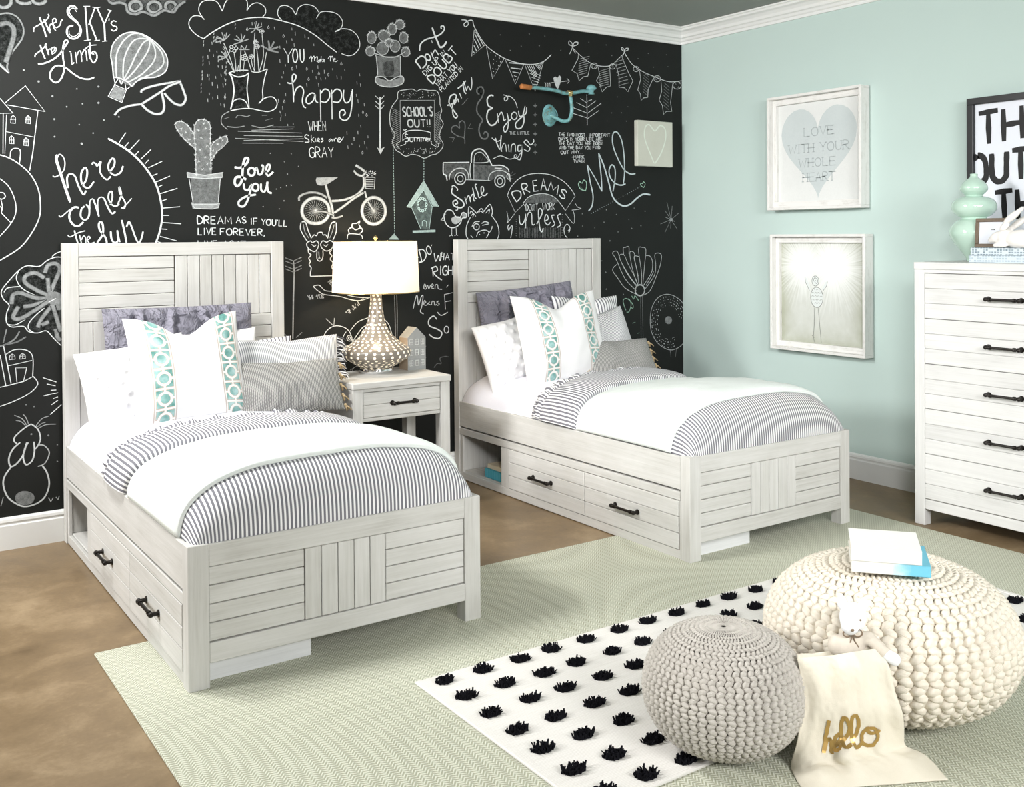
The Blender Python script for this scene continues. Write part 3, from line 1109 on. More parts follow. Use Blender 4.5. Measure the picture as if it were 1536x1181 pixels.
STONE = simple('pale_grey_bisque', (.33, .34, .335), .8, .2, 0, .12, 40)
STONELT = simple('chalky_bisque', (.62, .63, .62), .8, .2)
STONE2 = simple('tan_bisque', (.42, .34, .26), .8, .2, 0, .12, 40)
hs = empty('ceramic_house', (-2.345, -.300, NZ), math.radians(3)); tag(hs, 'small grey ceramic house ornament with tiny windows beside the lamp', 'ornament')
b = MB()
hw, hd, hh, hr = .058, .045, .178, .234
out = [(-hw, 0), (hw, 0), (hw, hh), (0, hr), (-hw, hh)]
b.face([(x, -hd, z) for x, z in out]); b.face([(x, hd, z) for x, z in reversed(out)])
for k in range(5):
    p, q = out[k], out[(k + 1) % 5]
    b.face([(p[0], -hd, p[1]), (p[0], hd, p[1]), (q[0], hd, q[1]), (q[0], -hd, q[1])], mi=1 if k == 4 else 0)
for z in (.062, .122): b.box(-hw - .001, hw + .001, -hd - .002, -hd, z, z + .004, bev=.0005)
b.build('body', [STONE, STONE2], hs)
for fl in (.022, .080, .138):
    for cx_ in (-.036, 0, .036):
        f = MB()
        f.box(cx_ - .011, cx_ + .011, -hd - .003, -hd, fl, fl + .003, bev=.0005); f.box(cx_ - .011, cx_ + .011, -hd - .003, -hd, fl + .029, fl + .032, bev=.0005)
        f.box(cx_ - .011, cx_ - .0085, -hd - .003, -hd, fl, fl + .03, bev=.0005); f.box(cx_ + .0085, cx_ + .011, -hd - .003, -hd, fl, fl + .03, bev=.0005)
        f.box(cx_ - .001, cx_ + .001, -hd - .002, -hd, fl, fl + .03, bev=.0003); f.box(cx_ - .009, cx_ + .009, -hd - .002, -hd, fl + .015, fl + .017, bev=.0003)
        f.build('window', STONELT, hs)

# ------------------------------------------------------------------ tall chest of drawers
DX, DY0, DY1, DZ = -.539, -2.203, -3.150, 1.310
ch = empty('chest_of_drawers', (0, 0, 0)); ch.location = (-.28, -2.676, 0)
tag(ch, 'tall pale whitewashed chest of five drawers against the mint wall', 'chest of drawers')
ox, oy = .28, 2.676
def CB(x0, x1, y0, y1): return (x0 + ox, x1 + ox, y0 + oy, y1 + oy)
b = MB(); b.box(*CB(DX, -.024, DY0, DY1), DZ - .036, DZ, 'y', bev=.003); b.build('top', WASH2, ch)
for yy, dd in ((DY0 - .002, -.056), (DY1 + .002, .056)):
    for xx, dx_ in ((DX + .003, .05), (-.03, -.05)):
        l = MB(); l.box(*CB(xx, xx + dx_, yy, yy + dd), 0, DZ - .0365, 'z'); l.build('leg', WASH2, ch)
b = MB()
for yy, dd in ((DY0 - .006, -.02), (DY1 + .006, .02)): b.box(*CB(DX + .054, -.084, yy, yy + dd), .082, DZ - .0365, 'z')
b.box(*CB(-.05, -.04, DY0 - .06, DY1 + .06), .082, DZ - .0365, 'z')
b.box(*CB(DX + .004, DX + .024, DY0 - .059, DY1 + .059), .082, .131, 'y')
b.box(*CB(DX + .004, DX + .024, DY0 - .059, DY1 + .059), 1.257, DZ - .0365, 'y')
b.box(*CB(DX + .014, DX + .022, DY0 - .056, DY1 + .056), .12, 1.27, mi=1, bev=0)
b.build('carcass', [WASH2, GROOVE], ch)
for k in range(5):
    z1 = 1.2545 - k * .2243
    d = MB()
    for j in range(3): d.box(*CB(DX + .002, DX + .016, DY0 - .059, DY1 + .059), z1 - (j + 1) * .0742 + .001 - .0005, z1 - j * .0742 - .0005, 'y', bev=.003)
    dr = d.build('drawer', WASH2, ch)
    pull(dr, .178, out=(-1, 0, 0), loc=(DX + .002 + ox, 0.0, z1 - .112))

# things on the chest
v = empty('gourd_vase', (-.28, -2.369, DZ)); tag(v, 'celadon green triple gourd vase at the end of the chest', 'vase')
prof = [(.030, 0), (.036, .002), (.034, .010), (.052, .040), (.088, .085), (.112, .125), (.116, .150), (.106, .180), (.082, .203), (.062, .214), (.060, .220), (.078, .228), (.098, .248), (.106, .272), (.098, .300), (.074, .318), (.046, .326), (.040, .331), (.050, .340), (.063, .356), (.064, .374), (.052, .394), (.034, .410), (.020, .420), (.017, .430), (.018, .438), (.012, .438), (.011, .425)]
b = MB(); b.lathe(cat_rom(prof, 4), 64, cap=False); b.build('vase_body', CELADON, v, True)


def blocks_mat(name, a, c, seed):
    m = Mat(name, 0.6, 0.3)
    x, y, z = m.xyz(m.obj())
    u = (x / .014); vv = (z / .0115 + seed)
    w = m.noise(m.obj((70, 1, 80)), 1.0, 2)
    cell = ((u.floor() * 12.98 + vv.floor() * 78.2 + seed).sin() * 437.5).fract()
    ins = ((u.fract() - .5).abs() < .36) * ((vv.fract() - .5).abs() < .33) * (cell > .22)
    m.color(m.mix(ins * (cell * .7 + .45), a, c))
    return m.m


BK1 = blocks_mat('pale_blue_block_print', (.62, .70, .75), (.20, .27, .32), .3); BK2 = blocks_mat('faded_blue_block_print', (.60, .68, .74), (.40, .49, .55), .7)
book_mesh(.275, .20, .036, BK2, CREAMPAGE, 'pale blue printed book, lower of the pair on the chest', (-.352, -2.583, DZ), -90)
book_mesh(.265, .19, .036, BK1, CREAMPAGE, 'pale blue block printed book, upper of the pair under the rabbit on the chest', (-.354, -2.585, DZ + .0362), -90)
BT = DZ + .0724
fr = empty('photo_frame', (-.392, -2.520, BT), math.radians(-90), 0); fr.rotation_euler = (math.radians(-5), 0, math.radians(-90))
tag(fr, 'small brown wooden photo frame standing on the blue books', 'picture frame')
fw, fh = .165, .142
b = MB()
b.box(-fw / 2, fw / 2, 0, .016, 0, .018, 'x', bev=.002); b.box(-fw / 2, fw / 2, 0, .016, fh - .018, fh, 'x', bev=.002)
b.box(-fw / 2, -fw / 2 + .018, 0, .016, .018, fh - .018, 'z', bev=.002); b.box(fw / 2 - .018, fw / 2, 0, .016, .018, fh - .018, 'z', bev=.002)
b.build('frame', BROWNFRAME, fr)
b = MB(); b.box(-fw / 2 + .018, fw / 2 - .018, .007, .014, .018, fh - .018, bev=0)
mm = MB(); mm.box(-.004, .016, .0062, .007, .085, .0875, bev=0); mm.box(.010, .016, .0062, .007, .0875, .089, bev=0)
ph = b.build('photo', PAPER, fr); mm.build('ink_mark', INK, ph)


def blob(name, balls, mat, parent, voxel=.006, sm=6, loc=None):
    """several overlapping ellipsoids fused into one smooth body"""
    m = MB()
    for c, r, *rot in balls:
        b0 = len(m.v)
        m.ball((0, 0, 0), r, 20, 14)
        M = Matrix.Identity(3)
        if rot:
            for ax, an in rot[0]: M = Matrix.Rotation(math.radians(an), 3, ax) @ M
        for i in range(b0, len(m.v)): m.v[i] = tuple(M @ Vector(m.v[i]) + Vector(c))
    o = m.build(name, mat, parent, True, loc)
    rm = o.modifiers.new('fuse', 'REMESH'); rm.mode = 'VOXEL'; rm.voxel_size = voxel; rm.use_smooth_shade = True
    s = o.modifiers.new('soft', 'SMOOTH'); s.iterations = sm; s.factor = .5
    return o


rb = empty('rabbit_figurine', (-.43, -2.65, BT)); tag(rb, 'white ceramic rabbit figurine lying on the blue books, ears swept back', 'figurine')
# the rabbit faces the black wall end of the chest (+y), ears laid back and up (-y)
blob('rabbit_body', [((0, -.045, .040), (.045, .085, .045)), ((0, -.085, .038), (.046, .05, .040)), ((0, .030, .048), (.034, .045, .040)),
                     ((0, .070, .050), (.027, .040, .027), [('X', -22)]), ((0, .098, .036), (.017, .020, .016)),
                     ((.024, .045, .012), (.012, .040, .012)), ((-.024, .045, .012), (.012, .040, .012)), ((.03, -.09, .014), (.016, .045, .014)), ((-.03, -.09, .014), (.016, .045, .014)),
                     ((0, -.135, .045), (.022, .022, .022))], CERAMIC, rb, .005, 5)
for s, up in ((1, 0), (-1, .03)):
    blob('ear', [((s * .020, .045 - .02, .082 + up * .6), (.012, .030, .016), [('X', -40)]), ((s * .026, -.015, .115 + up), (.013, .052, .017), [('X', -36)]), ((s * .028, -.050, .142 + up), (.008, .028, .011), [('X', -36)])], CERAMIC, rb, .004, 5)


def plank_frame(root, w, h, D, mats, lipw=.017, inw=.036):
    """deep box frame with a slatted inner frame, facing -y locally"""
    b = MB()
    b.box(-w / 2, w / 2, -D, 0, h - lipw, h, 'x'); b.box(-w / 2, w / 2, -D, 0, 0, lipw, 'x')
    b.box(-w / 2, -w / 2 + lipw, -D, 0, lipw, h - lipw, 'z'); b.box(w / 2 - lipw, w / 2, -D, 0, lipw, h - lipw, 'z')
    b.build('frame', mats[0], root)
    i = MB()
    a = lipw
    i.box(-w / 2 + a, w / 2 - a, -D * .55, -.004, h - a - inw, h - a, 'x'); i.box(-w / 2 + a, w / 2 - a, -D * .55, -.004, a, a + inw, 'x')
    i.box(-w / 2 + a, -w / 2 + a + inw * .8, -D * .55, -.004, a + inw, h - a - inw, 'z'); i.box(w / 2 - a - inw * .8, w / 2 - a, -D * .55, -.004, a + inw, h - a - inw, 'z')
    i.build('inner_frame', mats[0], root)


# ---- stroke lettering, drawn as narrow ribbons
GL = {
 'A': [[(0, 0), (.32, 1), (.64, 0)], [(.13, .38), (.51, .38)]], 'B': [[(0, 0), (0, 1), (.42, .95), (.45, .6), (0, .53), (.5, .5), (.54, .06), (0, 0)]],
 'C': [[(.58, .85), (.35, 1), (.06, .8), (0, .45), (.1, .12), (.36, 0), (.6, .15)]], 'D': [[(0, 0), (0, 1), (.35, .93), (.6, .55), (.42, .1), (0, 0)]],
 'E': [[(.5, 1), (0, 1), (0, 0), (.52, 0)], [(0, .52), (.42, .52)]], 'F': [[(.5, 1), (0, 1), (0, 0)], [(0, .52), (.4, .52)]],
 'G': [[(.58, .85), (.35, 1), (.06, .8), (0, .45), (.1, .1), (.36, 0), (.6, .12), (.6, .45), (.36, .45)]], 'H': [[(0, 0), (0, 1)], [(.55, 0), (.55, 1)], [(0, .5), (.55, .5)]],
 'I': [[(.08, 0), (.08, 1)]], 'J': [[(.4, 1), (.4, .15), (.2, 0), (0, .18)]], 'K': [[(0, 0), (0, 1)], [(.52, 1), (0, .45), (.55, 0)]], 'L': [[(0, 1), (0, 0), (.48, 0)]],
 'M': [[(0, 0), (.06, 1), (.37, .3), (.68, 1), (.74, 0)]], 'N': [[(0, 0), (0, 1), (.55, 0), (.55, 1)]], 'O': [[(.33, 1), (.06, .8), (0, .45), (.12, .1), (.34, 0), (.58, .12), (.66, .5), (.55, .88), (.33, 1)]],
 'P': [[(0, 0), (0, 1), (.45, .95), (.5, .6), (0, .48)]], 'R': [[(0, 0), (0, 1), (.45, .95), (.48, .62), (0, .5)], [(.18, .5), (.56, 0)]],
 'S': [[(.5, .86), (.27, 1), (.03, .8), (.12, .58), (.42, .44), (.52, .2), (.28, 0), (0, .14)]], 'T': [[(0, 1), (.6, 1)], [(.3, 1), (.3, 0)]], 'U': [[(0, 1), (.03, .2), (.28, 0), (.52, .2), (.56, 1)]],
 'V': [[(0, 1), (.3, 0), (.6, 1)]], 'W': [[(0, 1), (.2, 0), (.42, .75), (.62, 0), (.84, 1)]], 'X': [[(0, 1), (.55, 0)], [(.55, 1), (0, 0)]], 'Y': [[(0, 1), (.3, .5), (.6, 1)], [(.3, .5), (.3, 0)]], 'Z': [[(0, 1), (.55, 1), (0, 0), (.55, 0)]],
 "'": [[(.06, 1.0), (.03, .78)]], ',': [[(.08, .1), (.02, -.18)]], '.': [[(.02, .0), (.05, .06)]], '!': [[(.06, 1), (.06, .3)], [(.06, .06), (.07, 0)]], '-': [[(.05, .45), (.32, .45)]], ' ': []}
GW = {'I': .16, 'M': .74, 'W': .84, "'": .08, ',': .1, '.': .08, '!': .12, 'O': .66, 'A': .64, ' ': .30, '-': .36}
LOOPY = set('BCDGJOPRSU')


def text_strokes(txt, p0, p1, h, italic=0.0, serif=False):
    """letters along the line p0 -> p1 (left to right baseline), height h; returns 2d strokes"""
    adv = []
    for c in txt: adv.append(GW.get(c, .56))
    gap = .20
    tot = sum(adv) + gap * (len(txt) - 1)
    dx, dy = p1[0] - p0[0], p1[1] - p0[1]
    L = math.hypot(dx, dy); ux, uy = dx / L, dy / L
    sx = L / tot
    x = 0; out = []
    for c, a in zip(txt, adv):
        st = [list(s) for s in GL.get(c, [])]
        if serif:
            for s in list(st):
                for e in (s[0], s[-1]):
                    if c not in 'OSCG': st.append([(e[0] - .12, e[1]), (e[0] + .12, e[1])])
        for s in st:
            if c in LOOPY and len(s) > 3: s = cat_rom(s, 4)
            q = []
            for (px, py) in s:
                lx = (x + px + italic * py) * sx; ly = py * h
                q.append((p0[0] + ux * lx - uy * ly, p0[1] + uy * lx + ux * ly))
            out.append(q)
        x += a + gap
    return out


def ribbon(m, pts, w, lift, place, cap=True, taper=True):
    """flat stroke of width w through 2d pts; place(a,b,lift)->3d"""
    n = len(pts)
    if n < 2: return
    L = []; R = []
    for i in range(n):
        a = pts[max(0, i - 1)]; b = pts[min(n - 1, i + 1)]
        dx, dy = b[0] - a[0], b[1] - a[1]; l = math.hypot(dx, dy) or 1
        ww = w[i] if isinstance(w, list) else w
        if i in (0, n - 1): ww *= .75
        nx, ny = -dy / l * ww / 2, dx / l * ww / 2
        L.append((pts[i][0] + nx, pts[i][1] + ny)); R.append((pts[i][0] - nx, pts[i][1] - ny))
    vs = [place(*p, lift) for p in L] + [place(*p, lift) for p in R]
    fs = [(i, n + i, n + i + 1, i + 1) for i in range(n - 1)]
    m.mesh(vs, fs)


# ------------------------------------------------------------------ pictures on the mint wall
def heart_outline(cx_, cz, w, h, n=48):
    out = []
    for k in range(n):
        t = 2 * PI * k / n
        x = 16 * math.sin(t) ** 3; z = 13 * math.cos(t) - 5 * math.cos(2 * t) - 2 * math.cos(3 * t) - math.cos(4 * t)
        out.append((cx_ + x / 17 * w / 2, cz + (z + 2.5) / 14.5 * h / 2))
    return out


def linen(name, a, c, sc=120):
    m = Mat(name, .8, .15); n = m.noise(m.obj(), sc, 4); k = m.noise(m.obj((1, 1, 1)), 9, 4)
    m.color(m.mix(n * .5 + k * .5, a, c)); return m.m


PRINTBG = linen('off_white_linen_print', (.66, .68, .67), (.80, .81, .80)); PRINTHEART = linen('faded_blue_grey_print', (.50, .56, .57), (.62, .67, .67))
GREYINK = simple('pale_grey_type_ink', (.40, .45, .46), .8, .1, 0, .2, 200)
P1 = empty('framed_print', (-.001, -1.203, 1.604), math.radians(-90)); tag(P1, 'upper whitewashed box frame with a grey heart print on the mint wall', 'picture')
pw, ph_ = .705, .712
plank_frame(P1, pw, ph_, .082, [DISTRESS])
b = MB(); b.box(-pw / 2 + .02, pw / 2 - .02, -.022, -.004, .02, ph_ - .02, bev=0); pr = b.build('print', PRINTBG, P1)
b = MB(); b.face([(x, -.0225, z) for x, z in heart_outline(0, .345, .60, .56)]); b.build('heart_motif', PRINTHEART, pr)
m = MB()
for txt, x0, x1, z in (('LOVE', -.105, .115, .450), ('WITH YOUR', -.225, .225, .352), ('WHOLE', -.145, .125, .262), ('HEART', -.115, .120, .172)):
    for s in text_strokes(txt, (x0, z), (x1, z), .052, 0, True): ribbon(m, s, .006, 0, lambda a, c, l: (a, -.0229, c))
m.build('lettering', GREYINK, pr)


def burst_mat():
    m = Mat('glowing_figure_print', .75, .15)
    x, y, z = m.xyz(m.obj())
    def star(cx_, cz, r0):
        dx = x - cx_; dz = z - cz
        r = (dx * dx + dz * dz).sqrt()
        an = dx._m('ARCTAN2', dz)
        cmb = m.nt.nodes.new('ShaderNodeCombineXYZ'); m.nt.links.new((an * 9).v, cmb.inputs[0]); m.nt.links.new((r * 2).v, cmb.inputs[1])
        ray = m.noise(cmb.outputs[0], 2.2, 3)
        return (r / (ray * r0 * 2 + r0 * .2)).smooth(1.0, .12)
    s1 = star(-.135, .535, .22); s2 = star(.085, .525, .26)
    edge = (x.abs() / .32).pw(4).max(((z - .36).abs() / .335).pw(4.5))
    n = m.noise(m.obj(), 16, 5)
    base_ = m.mix((edge + (n - .5) * .5).clamp(), (.66, .68, .64), (.34, .355, .255))
    m.color(m.mix((s1.max(s2)).clamp(), base_, (.86, .88, .86)))
    return m.m


P2 = empty('framed_print', (-.001, -1.225, .730), math.radians(-90)); tag(P2, 'lower whitewashed box frame with a stick-legged figure holding two bursts of light', 'picture')
pw, ph_ = .708, .722
plank_frame(P2, pw, ph_, .082, [DISTRESS])
b = MB(); b.box(-pw / 2 + .02, pw / 2 - .02, -.022, -.004, .02, ph_ - .02, bev=0); pr = b.build('print', burst_mat(), P2)
PALEINK = simple('pale_paint', (.74, .78, .77), .7, .2, 0, .1, 150); DARKINK = simple('soft_grey_line', (.16, .17, .15), .7, .2)
pl2 = lambda a, c, l: (a, -.0226 - l, c)
m = MB()
ell = lambda cx_, cz, rx, rz, n=28: [(cx_ + rx * math.cos(2 * PI * k / n), cz + rz * math.sin(2 * PI * k / n)) for k in range(n)]
for s in (ell(-.045, .435, .026, .031), ell(-.035, .335, .047, .062), [(-.125, .455), (-.110, .452), (-.082, .385), (-.090, .375), (-.120, .425)], [(.045, .435), (.030, .432), (.004, .385), (.012, .376), (.040, .410)]):
    m.face([pl2(*p, 0) for p in reversed(s)])
m.build('pale_figure', PALEINK, pr)
m = MB()
for s in ([(-.052, .272), (-.055, .16), (-.062, .085)], [(-.025, .272), (-.012, .15), (-.002, .06)], [(-.062, .085), (-.050, .055)], [(-.002, .06), (-.012, .035)], [(-.072, .10), (-.055, .085)],
          cat_rom([(-.062, .43), (-.05, .455), (-.028, .44), (-.035, .42), (-.05, .43), (-.042, .44)], 5), ell(-.045, .435, .026, .031) + [(-.019, .435)], ell(-.035, .335, .047, .062) + [(.012, .335)],
          [(-.125, .455), (-.120, .425), (-.090, .375)], [(.045, .435), (.040, .41), (.012, .376)]):
    ribbon(m, s, .003, .0003, pl2)
for k in range(5):
    for j in range(4):
        cx_, cz = -.065 + j * .021, .295 + k * .021
        if ((cx_ + .035) / .042) ** 2 + ((cz - .335) / .055) ** 2 < 1: ribbon(m, ell(cx_, cz, .008, .008, 10)[:6], .0018, .0003, pl2)
m.build('ink_lines', DARKINK, pr)

# black framed poster on the chest
PB = empty('framed_poster', (-.030, -2.197, DZ), math.radians(-90)); tag(PB, 'black framed poster with bold brushed black words standing on the chest', 'poster')
PW, PH = .80, .848
b = MB()
for (x0, x1, z0, z1, g_) in ((0, PW, PH - .034, PH, 'x'), (0, PW, 0, .034, 'x'), (0, .034, .034, PH - .034, 'z'), (PW - .034, PW, .034, PH - .034, 'z')): b.box(x0, x1, -.034, 0, z0, z1, g_, bev=.002)
b.build('frame', BLACKFRAME, PB)
b = MB(); b.box(.03, PW - .03, -.012, -.002, .03, PH - .03, bev=0); po = b.build('poster_sheet', PAPER, PB)
m = MB()
plp = lambda a, c, l: (a, -.0125 - l, c)
def brush(txt, x0, x1, z, h, slope=.02):
    k = 0
    for s in text_strokes(txt, (x0, z), (x1, z + slope), h, .05):
        s2 = cat_rom([(p[0] + .004 * noise.noise((p[0] * 40, p[1] * 40, 1)), p[1] + .006 * noise.noise((p[0] * 30, p[1] * 30, 4))) for p in s], 3) if len(s) > 2 else [s[0], ((s[0][0] * .5 + s[1][0] * .5), s[0][1] * .5 + s[1][1] * .5), s[1]]
        k += 1
        ribbon(m, s2, [.031 * (1 + .18 * noise.noise((p[0] * 25, p[1] * 25, 8))) for p in s2], k * .00012, plp)
brush('THINK', .060, .62, .600, .165, .045)
brush('OUTSIDE', .004, .70, .395, .150, .045)
brush('THE', .150, .47, .200, .150, .03)
m.build('brushed_words', INK, po)

# ------------------------------------------------------------------ things hung on the black wall
CANV = linen('pale_canvas', (.50, .51, .44), (.68, .69, .62), 200); HEARTLINE = simple('pale_chalk_heart', (.72, .78, .70), .8, .1)
cv = empty('heart_canvas', (-.288, -.001, 1.926)); tag(cv, 'small pale square canvas with a heart outline on the black wall', 'canvas')
b = MB(); b.box(-.162, .162, -.036, 0, 0, .313, bev=.003); b.build('stretched_canvas', CANV, cv)
m = MB(); hh_ = cat_rom([(-.012, .022), (-.05, .09), (-.098, .19), (-.092, .265), (-.055, .285), (-.005, .245), (.045, .285), (.09, .262), (.094, .19), (.05, .09), (-.008, .018)], 6)
ribbon(m, hh_, .010, 0, lambda a, c, l: (a, -.0364, c)); m.build('heart_outline', HEARTLINE, cv)

hk = empty('handlebar_hook', (-1.168, -.001, 2.228)); tag(hk, 'weathered teal bicycle handlebar hook with a rusty grip on the black wall', 'wall hook')
b = MB()
pr_ = [(.0005, -.020), (.020, -.019), (.045, -.014), (.066, -.006), (.072, -.001), (.072, 0)]
n = 40
vs = []; fs = []
for r, y in pr_:
    for j in range(n): vs.append((r * .78 * math.cos(2 * PI * j / n), y, r * math.sin(2 * PI * j / n)))
for k in range(len(pr_) - 1):
    for j in range(n): fs.append((k * n + j, k * n + (j + 1) % n, (k + 1) * n + (j + 1) % n, (k + 1) * n + j))
b.mesh(vs, fs)
b.tube([(.052 * math.cos(2 * PI * k / 36), -.016, .068 * .75 * math.sin(2 * PI * k / 36)) for k in range(37)], .003, 6)
b.build('backplate', TEAL, hk, True)
b = MB(); stem = cat_rom([(0, -.018, 0), (.02, -.05, -.022), (.052, -.082, -.042), (.085, -.100, -.030), (.100, -.105, .02), (.098, -.105, .08), (.085, -.105, .135)], 6)
b.tube(stem, .0115, 12); b.build('stem', TEAL, hk, True)
b = MB(); bar = cat_rom([(-.22, -.105, .150), (-.15, -.105, .152), (-.03, -.105, .146), (.04, -.105, .134), (.082, -.105, .136), (.13, -.105, .145), (.20, -.105, .158), (.265, -.105, .158)], 6)
b.tube(bar, .0115, 12); b.build('handlebar', TEAL, hk, True)
b = MB(); b.tube([(-.297, -.105, .152), (-.293, -.105, .152), (-.222, -.105, .150), (-.218, -.105, .150)], [.012, .016, .016, .013], 14); b.build('grip', RUST, hk, True)
b = MB(); b.tube([(.068, -.105, .138), (.100, -.105, .140)], .017, 12); b.tube([(.088, -.105, .118), (.085, -.105, .150)], .014, 12); b.build('clamp', BRASS, hk, True)
b = MB(); b.lathe([(.0005, .040), (.012, .039), (.026, .030), (.034, .016), (.030, .010), (.018, .004), (.014, -.010), (.020, -.014), (.020, -.022), (.0005, -.024)], 28, .262, -.105, .165); b.build('bell', TEAL, hk, True)

# ------------------------------------------------------------------ knitted poufs


def knit_pouf(name, cx_, cy_, R0, hz, ncol, nrow, mat, core, label, seed):
    root = empty(name, (cx_, cy_, 0.016)); tag(root, label, 'pouf')
    H2 = hz - .008
    def prof(t):
        e = .80
        ct = math.cos(t); st = math.sin(t)
        r = R0 * abs(ct) ** e
        z = H2 + H2 * math.copysign(abs(st) ** .97, st)
        return r, z
    m = MB()
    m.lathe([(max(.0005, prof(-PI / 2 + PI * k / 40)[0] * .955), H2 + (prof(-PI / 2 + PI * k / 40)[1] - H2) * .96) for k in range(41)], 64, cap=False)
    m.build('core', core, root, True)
    k_ = MB()
    nst = 9
    N = nrow * nst
    # arc-length parametrisation of the profile
    tab = [prof(-PI / 2 + PI * i / 400) for i in range(401)]
    acc = [0]
    for i in range(400): acc.append(acc[-1] + math.hypot(tab[i + 1][0] - tab[i][0], tab[i + 1][1] - tab[i][1]))
    def at(s):
        s *= acc[-1]
        lo, hi_ = 0, 400
        while hi_ - lo > 1:
            mid = (lo + hi_) // 2
            if acc[mid] <= s: lo = mid
            else: hi_ = mid
        f = (s - acc[lo]) / max(1e-9, acc[lo + 1] - acc[lo])
        a, c = tab[lo], tab[lo + 1]
        r = a[0] + (c[0] - a[0]) * f; z = a[1] + (c[1] - a[1]) * f
        tr, tz = c[0] - a[0], c[1] - a[1]; l = math.hypot(tr, tz) or 1
        return r, z, tz / l, -tr / l
    rr = random.Random(seed)
    for c in range(ncol):
        a0 = 2 * PI * c / ncol
        ph = rr.uniform(-.25, .25)
        pts = []; rads = []
        for i in range(N + 1):
            s = .012 + .976 * i / N
            r, z, nr, nz = at(s)
            w = 2 * PI * i / nst + ph
            sp = 2 * PI * max(r, .006) / ncol
            side = sp * .36 * math.sin(w)
            lift = sp * .16 * math.cos(2 * w + .9)
            a = a0 + side / max(r, .006) + .22 * math.sin(s * PI) * (1 if seed % 2 else -1) * .3
            thick = min(sp * .385, R0 * 2 * PI / ncol * .385) * (1 + .10 * math.cos(2 * w))
            lift += min(sp, .03) * .15
            pts.append(((r + nr * lift) * math.cos(a), (r + nr * lift) * math.sin(a), max(.004, z + nz * lift)))
            rads.append(max(.0016, thick))
        k_.tube(pts, rads, 6, cap=False)
    kn = k_.build('knit_cover', mat, root, True)
    return root


GC = simple('dark_gap_shade', (.10, .09, .08), .9, .05); CC = simple('tan_gap_shade', (.24, .19, .14), .9, .05)  # core colours darkened to paint shade into the gaps between cords
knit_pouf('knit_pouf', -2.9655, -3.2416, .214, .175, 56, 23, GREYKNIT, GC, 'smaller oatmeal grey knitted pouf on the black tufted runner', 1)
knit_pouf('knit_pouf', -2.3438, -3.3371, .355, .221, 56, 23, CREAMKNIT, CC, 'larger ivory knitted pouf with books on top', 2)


# books on the pouf
def watercolour():
    m = Mat('white_to_blue_watercolour_cover', .5, .3)
    x, y, z = m.xyz(m.obj())
    n = m.noise(m.obj(), 22, 5, .65)
    f = ((x + .015) / .09 + (n - .5) * .8)
    m.color(m.ramp(f.clamp(), [(.12, (.80, .79, .75)), (.45, (.42, .66, .74)), (.8, (.16, .50, .66))]))
    return m.m


WHITECOVER = simple('white_book_cover', (.76, .76, .73), .55, .25, 0, .015)
bk = book_mesh(.218, .165, .034, watercolour(), CREAMPAGE, 'white and blue watercolour book, lower of the two on the ivory pouf', (-2.418, -3.388, .462), -50)
bk.rotation_euler = (math.radians(4), 0, math.radians(-50))
bk = book_mesh(.196, .158, .042, WHITECOVER, CREAMPAGE, 'plain white book on top of the blue one on the ivory pouf', (-2.432, -3.382, .4965), -50)
bk.rotation_euler = (math.radians(4), 0, math.radians(-50))

# ------------------------------------------------------------------ canvas tote with a soft toy
BAG_O = (-2.779, -3.531, 0.009)
BAG = [[(-0.082, 0.116, 0.286), (-0.058, 0.090, 0.293), (-0.028, 0.068, 0.296), (-0.009, 0.039, 0.305), (0.020, 0.017, 0.312), (0.062, 0.005, 0.312), (0.093, -0.015, 0.316)],
       [(-0.085, 0.105, 0.251), (-0.062, 0.074, 0.259), (-0.030, 0.051, 0.261), (-0.014, 0.014, 0.273), (0.016, -0.010, 0.276), (0.069, -0.018, 0.269), (0.105, -0.039, 0.270)],
       [(-0.089, 0.096, 0.199), (-0.066, 0.062, 0.206), (-0.032, 0.038, 0.208), (-0.015, 0.000, 0.218), (0.018, -0.025, 0.219), (0.073, -0.033, 0.209), (0.112, -0.054, 0.207)],
       [(-0.096, 0.094, 0.141), (-0.071, 0.058, 0.150), (-0.039, 0.029, 0.154), (-0.011, -0.004, 0.161), (0.026, -0.030, 0.162), (0.078, -0.044, 0.155), (0.125, -0.063, 0.151)],
       [(-0.108, 0.095, 0.078), (-0.076, 0.061, 0.086), (-0.039, 0.032, 0.092), (-0.002, 0.002, 0.098), (0.041, -0.022, 0.099), (0.093, -0.041, 0.096), (0.145, -0.059, 0.093)],
       [(-0.115, 0.110, 0.007), (-0.106, 0.053, 0.036), (-0.061, 0.027, 0.042), (-0.039, -0.017, 0.062), (0.036, -0.021, 0.049), (0.085, -0.045, 0.052), (0.177, -0.040, 0.031)],
       [(-0.150, 0.070, 0.005), (-0.120, 0.021, 0.025), (-0.058, -0.001, 0.024), (-0.023, -0.045, 0.040), (0.060, -0.053, 0.026), (0.113, -0.083, 0.032), (0.204, -0.089, 0.015)],
       [(-0.185, 0.007, 0.002), (-0.127, -0.022, 0.002), (-0.069, -0.052, 0.002), (-0.010, -0.081, 0.002), (0.049, -0.111, 0.002), (0.108, -0.141, 0.002), (0.168, -0.172, 0.002)]]
